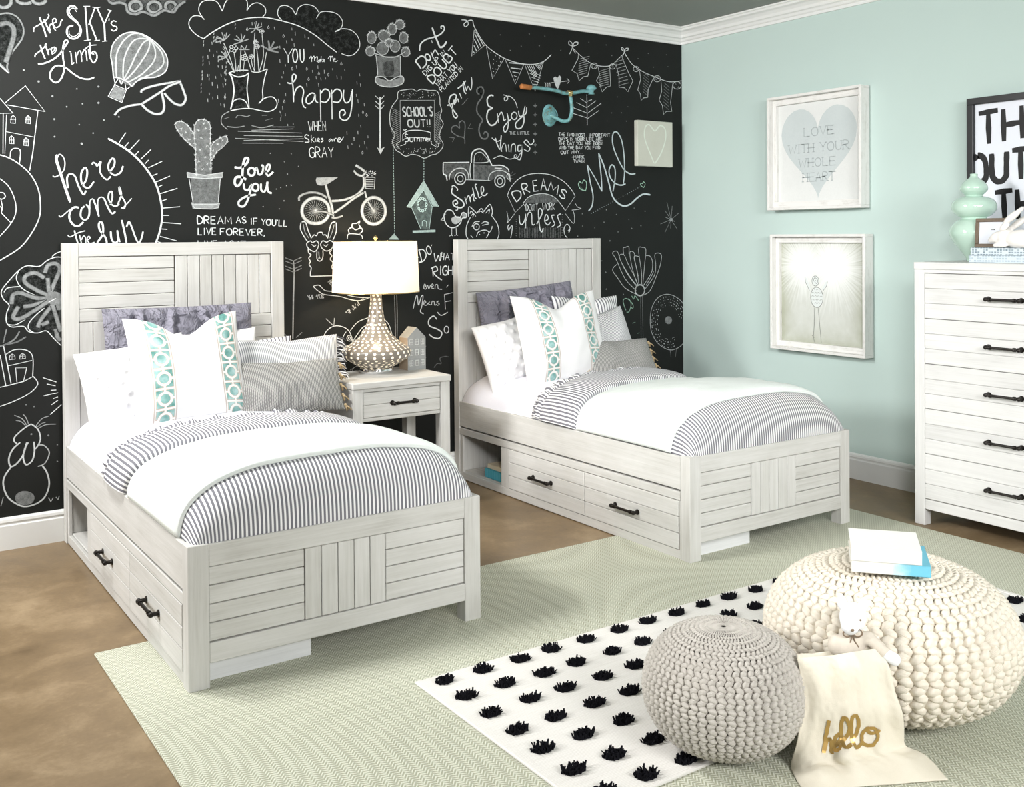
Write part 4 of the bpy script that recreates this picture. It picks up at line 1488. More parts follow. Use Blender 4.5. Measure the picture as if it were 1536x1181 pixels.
HELLO = [[(0.283, 0.457), (0.275, 0.471), (0.275, 0.486), (0.267, 0.507), (0.267, 0.521), (0.267, 0.543), (0.258, 0.564), (0.267, 0.600), (0.267, 0.636), (0.275, 0.664)],
         [(0.275, 0.650), (0.275, 0.636), (0.275, 0.621), (0.275, 0.607), (0.275, 0.593), (0.283, 0.586), (0.292, 0.579), (0.300, 0.579), (0.308, 0.586), (0.317, 0.593), (0.325, 0.607), (0.325, 0.614), (0.333, 0.629), (0.342, 0.643), (0.342, 0.657), (0.350, 0.664), (0.358, 0.671), (0.367, 0.671), (0.375, 0.671)],
         [(0.367, 0.629), (0.383, 0.629), (0.392, 0.621), (0.400, 0.607), (0.408, 0.600), (0.408, 0.586), (0.400, 0.571), (0.392, 0.564), (0.383, 0.557), (0.375, 0.550), (0.367, 0.557), (0.358, 0.564), (0.350, 0.571), (0.350, 0.586), (0.350, 0.600), (0.358, 0.621), (0.367, 0.636), (0.375, 0.650), (0.383, 0.657), (0.392, 0.664), (0.408, 0.671), (0.417, 0.671), (0.433, 0.664), (0.433, 0.650), (0.442, 0.643)],
         [(0.425, 0.621), (0.433, 0.607), (0.442, 0.593), (0.450, 0.571), (0.458, 0.557), (0.467, 0.536), (0.475, 0.514), (0.475, 0.493), (0.467, 0.471), (0.458, 0.457), (0.450, 0.443), (0.442, 0.443), (0.425, 0.443), (0.417, 0.457), (0.408, 0.464), (0.400, 0.486), (0.400, 0.514), (0.400, 0.543), (0.408, 0.571), (0.417, 0.593), (0.433, 0.614), (0.450, 0.636), (0.458, 0.643), (0.475, 0.657), (0.492, 0.657), (0.500, 0.650), (0.508, 0.643), (0.517, 0.636)],
         [(0.508, 0.614), (0.517, 0.600), (0.525, 0.579), (0.542, 0.564), (0.550, 0.543), (0.558, 0.521), (0.567, 0.507), (0.567, 0.486), (0.567, 0.464), (0.558, 0.450), (0.550, 0.436), (0.533, 0.436), (0.525, 0.436), (0.508, 0.443), (0.500, 0.457), (0.492, 0.479), (0.492, 0.500), (0.492, 0.529), (0.492, 0.550), (0.500, 0.579), (0.508, 0.600), (0.525, 0.621), (0.542, 0.636), (0.558, 0.650), (0.567, 0.657), (0.583, 0.657), (0.592, 0.657), (0.600, 0.650), (0.608, 0.643), (0.617, 0.629), (0.617, 0.614)],
         [(0.667, 0.529), (0.650, 0.529), (0.633, 0.543), (0.617, 0.550), (0.608, 0.564), (0.600, 0.579), (0.608, 0.600), (0.608, 0.614), (0.617, 0.629), (0.625, 0.636), (0.642, 0.643), (0.667, 0.650), (0.683, 0.650), (0.700, 0.650), (0.717, 0.650), (0.725, 0.643), (0.733, 0.629), (0.742, 0.614), (0.742, 0.593), (0.742, 0.579), (0.733, 0.557), (0.725, 0.536), (0.708, 0.529), (0.692, 0.529), (0.683, 0.529), (0.667, 0.529), (0.658, 0.543), (0.658, 0.550), (0.667, 0.557), (0.683, 0.564), (0.692, 0.564), (0.708, 0.564), (0.725, 0.557), (0.742, 0.557), (0.750, 0.550), (0.750, 0.543), (0.758, 0.536)]]
PLUSH_O = (-2.709, -3.476, 0.016)
PLUSH = {'torso': (0.0, 0.0, 0.298), 'chest': (0.0, 0.0, 0.316), 'neck': (0.006, 0.002, 0.335), 'head': (0.008, 0.002, 0.374), 'muzzle': (-0.027, -0.015, 0.363), 'earL': (-0.005, 0.029, 0.412), 'earR': (0.046, -0.006, 0.404), 'shoulder': (0.026, -0.035, 0.324), 'elbow': (0.032, -0.064, 0.309), 'wrist': (0.036, -0.085, 0.295), 'hand': (0.051, -0.102, 0.282), 'lshoulder': (-0.045, 0.018, 0.305), 'bow': (-0.026, -0.024, 0.344), 'hips': (-0.007, 0.004, 0.228)}


def bag_surface(s, t, off=0.0):
    def cr1(P, f):
        n = len(P) - 1; x = min(f * n, n - 1e-9); i = int(x); f = x - i
        p0, p1, p2, p3 = P[max(i - 1, 0)], P[i], P[i + 1], P[min(i + 2, n)]
        return tuple(.5 * (2 * b + (c - a) * f + (2 * a - 5 * b + 4 * c - d) * f * f + (3 * b - a - 3 * c + d) * f ** 3) for a, b, c, d in zip(p0, p1, p2, p3))
    return Vector(cr1([cr1(r, s) for r in BAG], t))


def bag_normal(s, t):
    a = bag_surface(min(1, s + .01), t) - bag_surface(max(0, s - .01), t)
    c = bag_surface(s, min(1, t + .01)) - bag_surface(s, max(0, t - .01))
    n = c.cross(a).normalized()
    return n if n.dot(Vector((-.55, -.8, .3))) > 0 else -n


bag = empty('tote_bag', BAG_O); tag(bag, 'natural canvas tote bag with gold lettering slumped against the ivory pouf', 'bag')


def bag_pt(s, t, back=0.0):
    p = bag_surface(s, t)
    env = min(1, 6 * t + .25) * min(1, 8 * (1 - t) + .1)
    w = .0085 * noise.noise((s * 4 + 3, t * 5, .2)) + .0055 * noise.noise((s * 11, t * 3 + s * 4, 2.2)) + .0018 * noise.noise((s * 25, t * 25, 4))
    n = bag_normal(s, t)
    q = p + n * (w * env - back)
    q.z = max(q.z, .0015)
    return q


b = MB(); b.grid(lambda u, v: bag_pt(u, v), 70, 80, lambda u, v: (u * .3, v * .45))
f = b.build('front_panel', CANVAS, bag, True)
so = f.modifiers.new('s', 'SOLIDIFY'); so.thickness = .003; so.offset = 0
b = MB()
def backp(u, v):
    e = 4 * u * (1 - u)
    p = bag_pt(u, v, .004 + .055 * e * max(0, 1 - v * 1.35))
    p.z = max(p.z + (.010 if v < .02 else 0), 0.0)
    return p
b.grid(backp, 50, 60, lambda u, v: (u * .3, v * .45))
f = b.build('back_panel', CANVAS, bag, True)
so = f.modifiers.new('s', 'SOLIDIFY'); so.thickness = .003; so.offset = 0
GOLD = simple('gold_foil_print', (.56, .36, .12), .32, .5, .75, .15, 40)
b = MB()
for st in HELLO:
    P = [bag_pt(s, t) + bag_normal(s, t) * .0035 for s, t in st]
    vs = []; n = len(P)
    for i in range(n):
        d = (P[min(n - 1, i + 1)] - P[max(0, i - 1)])
        d = d.normalized() if d.length > 1e-6 else Vector((0, 0, 1))
        nn = bag_normal(*st[i]); sd = d.cross(nn).normalized() * .0050
        vs += [P[i] + sd, P[i] - sd]
    b.mesh(vs, [(2 * i, 2 * i + 1, 2 * i + 3, 2 * i + 2) for i in range(n - 1)])
b.build('gold_lettering', GOLD, bag, True)

PLUSHW = simple('white_plush_fabric', (.82, .83, .86), .95, .05, 0, .03, 120, .002)
PLUSHB = simple('beige_plush_linen', (.66, .60, .52), .9, .05, 0, .06, 120, .001)
STITCH = simple('brown_stitching', (.22, .16, .11), .9)
toy = empty('soft_toy', PLUSH_O); tag(toy, 'white-headed soft toy in a beige suit peeking out of the canvas tote', 'soft toy')
g = PLUSH
blob('body', [(g['hips'], (.055, .04, .06)), (g['torso'], (.052, .036, .050)), (g['chest'], (.046, .032, .030)), (g['neck'], (.022, .022, .022)),
              (g['shoulder'], (.022, .022, .020)), (g['lshoulder'], (.024, .02, .03))], PLUSHB, toy, .006, 4)
m = MB(); m.tube(cat_rom([g['shoulder'], g['elbow'], g['wrist']], 5), [.018, .018, .018, .017, .017, .017, .017, .016, .016, .016, .015], 14); m.ball(g['shoulder'], .018, 14, 10)
m.build('arm', PLUSHB, toy, True)
hv = Vector(g['hand']) - Vector(g['wrist'])
blob('hand', [(tuple(Vector(g['wrist']) + hv * .15), (.016, .016, .016)), (tuple(Vector(g['wrist']) + hv * .6), (.018, .016, .017)), (g['hand'], (.016, .015, .018))], PLUSHW, toy, .004, 4)
hd = blob('head', [(g['head'], (.036, .036, .044)), (g['muzzle'], (.024, .024, .024)), (tuple(Vector(g['head']) * .5 + Vector(g['muzzle']) * .5), (.030, .030, .032))], PLUSHW, toy, .005, 4)
for e in ('earL', 'earR'):
    c = (Vector(g['head']) * .35 + Vector(g[e]) * .65)
    blob('ear', [(g[e], (.014, .012, .022)), (tuple(c), (.014, .012, .018))], PLUSHW, hd, .004, 4)
m = MB()
c = Vector(g['bow'])
sx = Vector((.826, -.563, 0)); sz = Vector((0, 0, 1))
for s in (-1, 1):
    m.tube(cat_rom([c, c + sx * s * .018 + sz * .012, c + sx * s * .026, c + sx * s * .014 - sz * .008, c], 4), .0022, 6)
    m.tube(cat_rom([c, c + sx * s * .006 - sz * .02, c + sx * s * .016 - sz * .036], 4), .002, 6)
m.ball(c, .005, 10, 6)
m.build('bow', STITCH, toy, True)
m = MB()
mz = Vector(g['muzzle']); fwd_ = Vector((-.563, -.826, 0))
m.ball(mz + fwd_ * .023 - sz * .002, (.006, .004, .004), 10, 6)
m.build('nose', STITCH, hd, True)
for s in (-1, 1):
    m = MB(); m.ball(Vector(g['head']) * .6 + mz * .4 + fwd_ * .026 + sx * s * .016 + sz * .012, .003, 8, 6); m.build('eye', STITCH, hd, True)


# ------------------------------------------------------------------ chalk drawings and lettering on the black wall
# every item is kind|width mm|density|flag|points in wall millimetres (x from -5 m, height); S stroke, F smudged area, T lettering, D dots
TINTS = [(.80, .84, .85), (.62, .80, .77), (.66, .76, .79), (.50, .78, .62)]


def chalk(name, label, tint, data):
    v = []; f = []; dens = []; layer = 0

    def put(pts2, faces, d, lift):
        b = len(v)
        for a, z in pts2: v.append((a, -lift, z))
        for fc in faces: f.append(tuple(b + i for i in fc))
        dens.extend(d if isinstance(d, list) else [d] * len(pts2))

    def stroke(pts, w, d, lift):
        if w > .0095 and d < .85:
            # a broad soft stroke: powdery towards its edges
            n = len(pts); rows = []
            for i in range(n):
                a = pts[max(0, i - 1)]; c = pts[min(n - 1, i + 1)]
                dx, dy = c[0] - a[0], c[1] - a[1]; l = math.hypot(dx, dy) or 1
                rows.append([(pts[i][0] - dy / l * w * k, pts[i][1] + dx / l * w * k) for k in (-.62, -.28, .28, .62)])
            put([p for r in rows for p in r], [(4 * i + k, 4 * i + k + 1, 4 * i + k + 5, 4 * i + k + 4) for i in range(n - 1) for k in range(3)], [d * .12, d * 1.08, d * 1.08, d * .12] * n, lift)
            return
        m = MB(); ribbon(m, pts, w, 0, lambda a, c, l: (a, c, 0))
        if m.v: put([(p[0], p[1]) for p in m.v], m.f, d, lift)
    items = data.split(';')
    for it in items:
        q = it.split('|')
        k, w, d, fl = q[0], float(q[1]) / 1000, float(q[2]), float(q[3])
        pts = [tuple(float(x) / 1000 for x in p.split(',')) for p in q[4].split(' ')]
        if k != 'T': pts = [(a - 5, z) for a, z in pts]
        layer = (layer + 1) % 40
        lift = .0010 + layer * .00002
        if k == 'S':
            stroke(cat_rom(pts, 5) if fl and len(pts) > 2 else pts, w, d, lift)
        elif k == 'F':
            if fl:
                p2 = cat_rom(pts + [pts[0]], 4)[:-1]
            else: p2 = pts
            put(p2, [tuple(range(len(p2)))], d, .0005 + layer * .000008)
        elif k == 'D':
            for (a, z) in pts:
                n = 8; j = random.uniform(.8, 1.2)
                put([(a + w / 2 * j * math.cos(2 * PI * i / n) * random.uniform(.8, 1.15), z + w / 2 * j * math.sin(2 * PI * i / n) * random.uniform(.8, 1.15)) for i in range(n)], [tuple(range(n))], d, lift)
        elif k == 'T':
            p0 = (pts[0][0] - 5, pts[0][1]); p1 = (pts[1][0] - 5, pts[1][1])
            for s in text_strokes(q[5], p0, p1, pts[2][0], fl): stroke(s, w, d, lift)
    # turn every face towards the room
    me = bpy.data.meshes.new(name)
    ff = []
    for fc in f:
        s2 = sum(v[fc[i]][0] * v[fc[(i + 1) % len(fc)]][2] - v[fc[(i + 1) % len(fc)]][0] * v[fc[i]][2] for i in range(len(fc)))
        ff.append(fc if s2 > 0 else tuple(reversed(fc)))
    me.from_pydata(v, [], ff)
    me.materials.append(CHALK)
    a = me.attributes.new('chalk_density', 'FLOAT', 'POINT'); a.data.foreach_set('value', dens)
    c = me.attributes.new('chalk_colour', 'FLOAT_COLOR', 'POINT'); c.data.foreach_set('color', [x for _ in dens for x in (*TINTS[tint], 1)])
    o = bpy.data.objects.new(name, me); COL.objects.link(o); o.parent = wall
    o['label'] = label
    return o


chalk('chalk_lettering', "script chalk words: the SKY's the Limit", 0, 'S|7|0.9|1|820,2513 832,2478 842,2448 847,2427 853,2424;S|5|0.9|1|794,2440 796,2459 818,2476 847,2499 861,2522 858,2532;S|7|0.9|1|840,2505 853,2471 866,2441;S|5|0.9|1|866,2454 863,2472 870,2485 878,2483 884,2468 891,2455;S|5|0.9|1|880,2490 894,2499 890,2513 879,2508 880,2486 893,2471 910,2484 915,2503 922,2514;S|8|0.9|1|989,2570 976,2583 958,2581 945,2561 950,2536 975,2514 995,2496 1005,2471 998,2443 974,2426 953,2430 941,2449 945,2475 960,2487 970,2486;S|3|0.9|1|986,2557 973,2574 958,2567 954,2548 972,2525 993,2505 999,2468 986,2445 968,2436 952,2446 951,2463;S|9|0.9|0|1026,2589 1035,2423;S|4|0.9|0|1017,2588 1048,2592;S|4|0.9|0|1018,2421 1048,2428;S|7|0.9|0|1070,2587 1041,2501;S|4|0.9|0|1059,2589 1089,2589;S|9|0.9|0|1046,2513 1077,2429;S|4|0.9|0|1066,2425 1091,2431;S|9|0.9|0|1080,2588 1113,2512;S|4|0.9|0|1071,2586 1095,2593;S|7|0.9|0|1142,2583 1113,2512;S|4|0.9|0|1129,2585 1149,2581;S|10|0.9|0|1113,2516 1116,2431;S|4|0.9|0|1103,2426 1127,2431;S|5|0.9|1|1136,2543 1135,2531;S|5|0.9|1|1170,2530 1156,2533 1145,2520 1154,2509 1170,2505 1171,2492 1155,2483 1144,2492;S|6|0.9|1|822,2381 829,2354 839,2324 844,2317;S|5|0.9|1|798,2320 801,2334 822,2353 843,2377 847,2391;S|6|0.9|1|843,2386 852,2359 859,2335;S|4|0.9|1|858,2347 858,2360 866,2366 871,2355 875,2339;S|4|0.9|1|873,2352 883,2360 883,2375 874,2372 871,2355 878,2345 890,2357 892,2371 883,2378;S|7|0.9|1|811,2290 836,2294 874,2314 906,2344 935,2389 944,2408 939,2416 929,2407 922,2375 922,2331 927,2282 919,2243 904,2216 885,2207 866,2223 864,2251 882,2281 905,2290 934,2282 966,2257 1001,2238 1037,2235 1063,2246;S|5|0.9|1|958,2357 960,2329 962,2302 972,2311;S|4|0.9|1|950,2362 959,2360;S|5|0.9|1|979,2362 984,2307;S|5|0.9|1|984,2343 994,2367 1003,2364 1007,2317;S|5|0.9|1|1006,2349 1018,2375 1026,2370 1031,2323;S|5|0.9|1|1038,2382 1042,2349 1046,2333;S|6|0.9|1|1045,2416 1045,2368 1049,2334 1062,2318 1076,2339 1075,2362 1062,2373 1054,2363 1064,2359;S|4|0.9|1|1015,2375 1045,2399 1076,2406')
chalk('chalk_drawing', 'hot air balloon drawn in chalk', 0, 'F|0|0.42|1|1153,2256 1149,2314 1142,2358 1150,2410 1180,2455 1220,2481 1267,2487 1318,2473 1369,2439 1407,2396 1418,2351 1406,2304 1361,2273 1303,2262 1265,2243 1239,2215;S|5|0.9|1|1153,2256 1149,2314 1142,2358 1150,2410 1180,2455 1220,2481 1267,2487 1318,2473 1369,2439 1407,2396 1418,2351 1406,2304 1361,2273 1303,2262 1265,2243 1239,2215;S|5|0.9|1|1153,2256 1190,2250 1224,2233 1239,2215;S|7|0.75|1|1331,2461 1267,2484 1211,2449 1173,2381 1166,2315 1168,2258;S|7|0.75|1|1331,2461 1267,2455 1229,2412 1203,2338 1199,2254;S|7|0.75|1|1331,2461 1298,2438 1260,2369 1234,2309 1202,2248;S|7|0.75|1|1331,2461 1324,2408 1285,2339 1246,2284 1211,2245;S|7|0.75|1|1331,2461 1356,2411 1349,2351 1290,2281 1224,2236;S|7|0.75|1|1331,2461 1388,2401 1394,2336 1335,2285 1271,2253;S|4|0.9|0|1154,2257 1162,2218;S|4|0.9|0|1174,2245 1157,2218;S|4|0.9|0|1208,2229 1213,2197;S|4|0.9|0|1233,2214 1213,2197;S|4|0.9|0|1127,2158 1159,2217 1214,2197 1192,2132 1127,2158;S|5|0.9|1|1182,2243 1190,2224 1199,2241;F|0|0.5|0|1133,2160 1160,2212 1209,2195 1190,2138')
chalk('chalk_drawing', 'pair of chalk spectacles', 0, 'S|12|0.72|1|1286,2188 1293,2203 1360,2231 1485,2262;S|13|0.72|1|1478,2260 1497,2211 1507,2172 1487,2140 1450,2145 1418,2172 1400,2194;S|12|0.72|1|1485,2260 1425,2232 1382,2199 1286,2130;S|13|0.72|1|1286,2130 1314,2103 1352,2085 1388,2094 1398,2131 1386,2196;S|11|0.72|1|1286,2130 1232,2119 1182,2097 1156,2067')
chalk('chalk_dots', 'scattered chalk dots left of the balloon', 0, 'D|9|0.6|0|749,2255 813,2206 873,2140 983,2184 1082,2203 936,2094 1008,2113 1082,2123 880,2031 992,2011 1106,2040 880,1947 1055,1973 1177,2060;D|10|0.6|0|1002,1919')
chalk('chalk_drawing', 'chalk castle with pointed roofs and little windows', 0, 'S|4|0.9|0|667,2094 755,2181 839,2065 676,2086;S|4|0.9|0|641,2120 701,2048 640,2044;S|4|0.9|0|808,2064 783,1862 769,1781;S|4|0.9|0|659,2046 656,1857;S|3|0.9|0|673,2040 664,1857;S|3|0.9|0|666,1961 790,1941;S|3|0.9|0|690,2001 693,2031 701,2038 710,2030 710,2001 690,2002;S|2|0.9|0|688,2018 713,2020;S|2|0.9|0|701,2037 700,2000;S|3|0.9|0|755,2004 757,2033 765,2041 774,2033 775,2003 755,2005;S|2|0.9|0|752,2021 777,2022;S|2|0.9|0|765,2040 765,2003;S|3|0.9|0|683,1905 685,1934 693,1942 702,1934 703,1905 683,1906;S|2|0.9|0|681,1922 705,1923;S|2|0.9|0|693,1941 693,1904;S|3|0.9|0|745,1898 747,1928 755,1936 764,1928 765,1898 745,1900;S|2|0.9|0|743,1916 768,1917;S|2|0.9|0|755,1935 755,1898;S|4|0.9|1|686,1840 691,1874 710,1884 730,1873 725,1811')
chalk('chalk_drawing', 'large chalk ring at the left edge', 0, 'S|5|0.9|1|633,1853 676,1840 720,1814 770,1766 804,1699 814,1625 808,1557 773,1482 722,1415 638,1358;S|4|0.9|1|631,1747 675,1709 702,1648 708,1587 687,1532 639,1471;S|4|0.9|1|642,1675 658,1672 663,1654 649,1644 641,1647;S|4|0.9|0|644,1647 651,1611 646,1580 687,1532;S|4|0.9|0|641,1611 652,1593')
chalk('chalk_lettering', 'script chalk words: here comes the sun', 0, 'S|12|0.9|1|892,1861 887,1838 900,1789 922,1714 947,1633;S|5|0.9|1|891,1845 900,1863 915,1855 925,1827 920,1789 899,1764 879,1754 870,1760;S|8|0.9|1|937,1702 934,1752 949,1771 970,1759 984,1716 1007,1672 1019,1691;S|8|0.9|1|1002,1716 1020,1742 1026,1786 1015,1802 998,1773 1002,1722 1031,1704 1056,1736;S|7|0.9|1|1049,1819 1054,1829 1066,1823 1072,1813 1090,1836 1084,1801 1092,1769 1117,1747 1135,1764;S|8|0.9|1|1129,1783 1151,1816 1154,1845 1141,1851 1125,1821 1129,1789 1154,1770 1182,1785 1194,1817;S|5|0.9|1|895,1569 906,1563 935,1589 959,1608;S|9|0.9|1|986,1607 965,1609 947,1589 942,1557 958,1526 982,1518 1006,1538;S|8|0.9|1|1012,1615 997,1599 994,1564 1012,1548 1030,1564 1033,1602 1019,1624;S|5|0.9|1|1036,1596 1037,1640 1052,1653;S|8|0.9|1|1052,1650 1064,1615 1078,1564;S|5|0.9|1|1075,1570 1073,1641 1088,1660 1103,1654;S|8|0.9|1|1103,1654 1121,1609 1139,1580 1155,1590;S|7|0.9|1|1131,1622 1141,1655 1140,1687 1127,1683 1123,1654 1137,1626 1158,1616 1174,1629;S|7|0.9|1|1167,1626 1184,1675 1175,1713 1177,1681 1202,1636 1198,1607 1183,1610;S|5|0.9|1|1192,1609 1217,1636 1234,1657;S|7|0.9|1|964,1497 972,1462 981,1428;S|5|0.9|1|934,1475 946,1466 981,1485 1014,1495;S|7|0.9|1|987,1475 996,1431;S|5|0.9|1|996,1450 1005,1469 1014,1462 1016,1430;S|5|0.9|1|1023,1449 1035,1459 1029,1468 1021,1453 1034,1433 1056,1439;S|9|0.9|1|1068,1436 1095,1481 1093,1532 1078,1532 1080,1500 1107,1461 1113,1433;S|9|0.9|1|1132,1493 1135,1455 1150,1435 1166,1448 1163,1497;S|8|0.9|1|1163,1493 1175,1438;S|9|0.9|1|1185,1548 1200,1474 1206,1435;S|8|0.9|1|1207,1513 1219,1539 1232,1513 1250,1460 1265,1434 1278,1454 1287,1490')
chalk('chalk_drawing', 'half sun of chalk rays beside the script words', 0, 'S|9|0.9|1|1124,1950 1180,1920 1229,1887 1279,1840 1323,1782 1355,1724 1376,1645 1382,1565 1368,1486 1348,1430;S|5|0.9|0|1177,1933 1209,1983;S|5|0.9|0|1202,1911 1222,1935;S|5|0.9|0|1226,1896 1274,1951;S|5|0.9|0|1254,1875 1272,1895;S|5|0.9|0|1279,1853 1330,1904;S|5|0.9|0|1300,1831 1318,1851;S|5|0.9|0|1316,1811 1385,1847;S|5|0.9|0|1337,1773 1361,1783;S|5|0.9|0|1352,1740 1423,1773;S|5|0.9|0|1362,1714 1384,1726;S|5|0.9|0|1370,1681 1460,1711;S|5|0.9|0|1381,1645 1407,1655;S|5|0.9|0|1386,1609 1472,1617;S|5|0.9|0|1387,1572 1417,1572;S|5|0.9|0|1383,1536 1477,1529;S|5|0.9|0|1378,1503 1407,1501;S|5|0.9|0|1370,1466 1453,1442;S|5|0.9|0|1355,1440 1377,1432')
chalk('chalk_drawing', 'big smudgy chalk flower behind the left bed post', 0, 'F|0|0.16|1|904,1368 875,1368 840,1353 805,1326 754,1330 718,1310 675,1262 642,1214 650,1177 674,1146 663,1110 662,1067 684,1044 734,1044 756,1018 796,1009 833,1017 864,981 899,941 975,942 980,1366;S|4|0.9|1|904,1368 875,1368 840,1353 805,1326 754,1330 718,1310 675,1262 642,1214 650,1177 674,1146 663,1110 662,1067 684,1044 734,1044 756,1018 796,1009 833,1017 864,981 899,941;S|4|0.9|1|863,1372 881,1387 904,1396;S|4|0.9|1|718,1310 706,1273 725,1230 770,1197 821,1176;S|4|0.9|1|653,1208 669,1228 719,1233;S|4|0.9|1|668,1057 706,1055 769,1098 820,1139 878,1171;S|4|0.9|1|782,1009 756,1031 760,1061 791,1097 826,1126;S|21|0.5|1|827,1270 788,1295 748,1284 742,1254 781,1221 838,1188;S|21|0.5|1|830,1294 845,1331 880,1337 897,1311 879,1262 855,1206;S|21|0.5|1|842,1269 847,1207;S|21|0.5|1|685,1151 691,1194 725,1202 781,1178 826,1173;S|21|0.5|1|735,1137 769,1141 832,1157;S|21|0.5|1|713,1138 690,1090 723,1082 791,1122 843,1157;S|21|0.5|1|796,1035 814,1077 860,1137;S|21|0.5|1|845,1060 813,1046;S|21|0.5|1|874,1024 882,986 896,966;S|21|0.5|1|863,1137 883,1061 897,1010;F|0|0.5|1|821,1201 861,1206 902,1186 901,1117 860,1125 826,1158')
chalk('chalk_drawing', 'chalk houseboat with round windows', 0, 'S|4|0.9|1|658,917 694,936 738,933 766,913 774,875 771,801;S|4|0.9|0|665,862 769,880;S|4|0.9|0|628,764 675,772 731,783 774,804;S|4|0.9|1|774,804 793,765 753,722 686,691 627,673;S|4|0.9|0|703,782 698,850 746,847 731,783;S|5|0.9|0|647,964 665,859 678,778;S|5|0.9|0|633,916 656,768;S|7|0.5|1|631,956 655,963 694,985 717,1021;S|7|0.5|1|647,970 662,1036;S|7|0.45|1|655,963 705,972 745,994;S|3|0.9|0|671,891 674,909 684,917 695,909 697,892 671,891;S|2|0.9|0|670,904 697,903;S|2|0.9|0|684,915 683,891;S|3|0.9|0|716,890 718,909 728,917 739,908 741,892 716,890;S|2|0.9|0|715,904 742,903;S|2|0.9|0|728,915 728,891')
chalk('chalk_drawing', 'burst of short chalk rays beside the left bed post', 0, 'S|5|0.9|0|816,794 875,768;S|5|0.9|0|833,762 871,750;S|5|0.9|0|850,730 874,730;S|5|0.9|0|818,705 882,716;S|5|0.9|0|860,688 881,694;S|5|0.9|0|852,659 881,678;S|5|0.9|0|846,613 896,655')
chalk('chalk_drawing', 'chalk bunny seen from behind with a fluffy tail', 0, 'S|6|0.8|1|762,577 791,548 802,503 790,470 778,456;S|6|0.8|1|762,577 729,558 692,525 688,504 700,491;S|7|0.8|1|714,495 683,468 665,428 668,393 682,387 705,404 727,438 742,492;S|7|0.8|1|748,491 733,462 726,420 738,386 764,402 775,444 773,491;S|5|0.7|1|790,473 818,467 840,430 820,382 789,371;S|7|0.8|1|677,389 646,344 640,302 658,245 697,205 736,188 787,197 821,226 838,280 828,337 809,371;S|4|0.6|1|743,572 724,605 690,626;S|4|0.6|1|751,577 740,609 728,626;S|4|0.6|1|737,573 718,593 696,601;S|4|0.6|1|782,564 808,596 840,606;S|4|0.6|1|791,551 825,566 871,564;S|4|0.5|1|788,559 808,574 825,578;F|0|0.45|1|773,222 768,208 757,198 740,194 721,197 704,206 693,220 689,235 693,249 705,259 722,263 740,260 757,251 769,238 773,222;D|8|0.5|0|762,528 776,658 837,513 876,464 875,384 741,671;S|5|0.7|0|834,215 844,194 855,212;S|5|0.7|0|867,213 876,199 882,217;S|5|0.6|0|628,206 639,247')
chalk('chalk_drawing', 'outlined chalk clouds joined by an arch', 0, 'S|4|0.9|1|1603,2491 1568,2506 1535,2536 1528,2569 1549,2601 1586,2606 1608,2591;S|4|0.9|1|1606,2591 1579,2635 1593,2677 1631,2695 1675,2691 1703,2646;S|4|0.9|1|1703,2646 1720,2693 1749,2724 1805,2734 1837,2714 1836,2662;S|4|0.9|1|1836,2666 1862,2700 1898,2713 1934,2695 1939,2664 1919,2637;S|5|0.9|1|1603,2491 1664,2540 1747,2590 1839,2624 1933,2639 2028,2632 2126,2615 2217,2578 2294,2528 2352,2492;F|0|0.11|1|2028,2632 2007,2665 2022,2705 2059,2717 2111,2677 2138,2723 2188,2740 2241,2721 2233,2673 2272,2710 2335,2710 2386,2673 2378,2628 2422,2631 2486,2595 2493,2544 2460,2493 2404,2480 2352,2494 2217,2578 2126,2615;S|4|0.9|1|2032,2632 2007,2665 2018,2705 2052,2718 2089,2706 2111,2677 2127,2714 2165,2737 2218,2733 2247,2704;S|4|0.9|1|2232,2669 2257,2705 2304,2715 2359,2706 2390,2666 2374,2624 2342,2606;S|4|0.9|1|2346,2610 2390,2629 2446,2624 2486,2588 2493,2537 2460,2493 2420,2480 2380,2488')
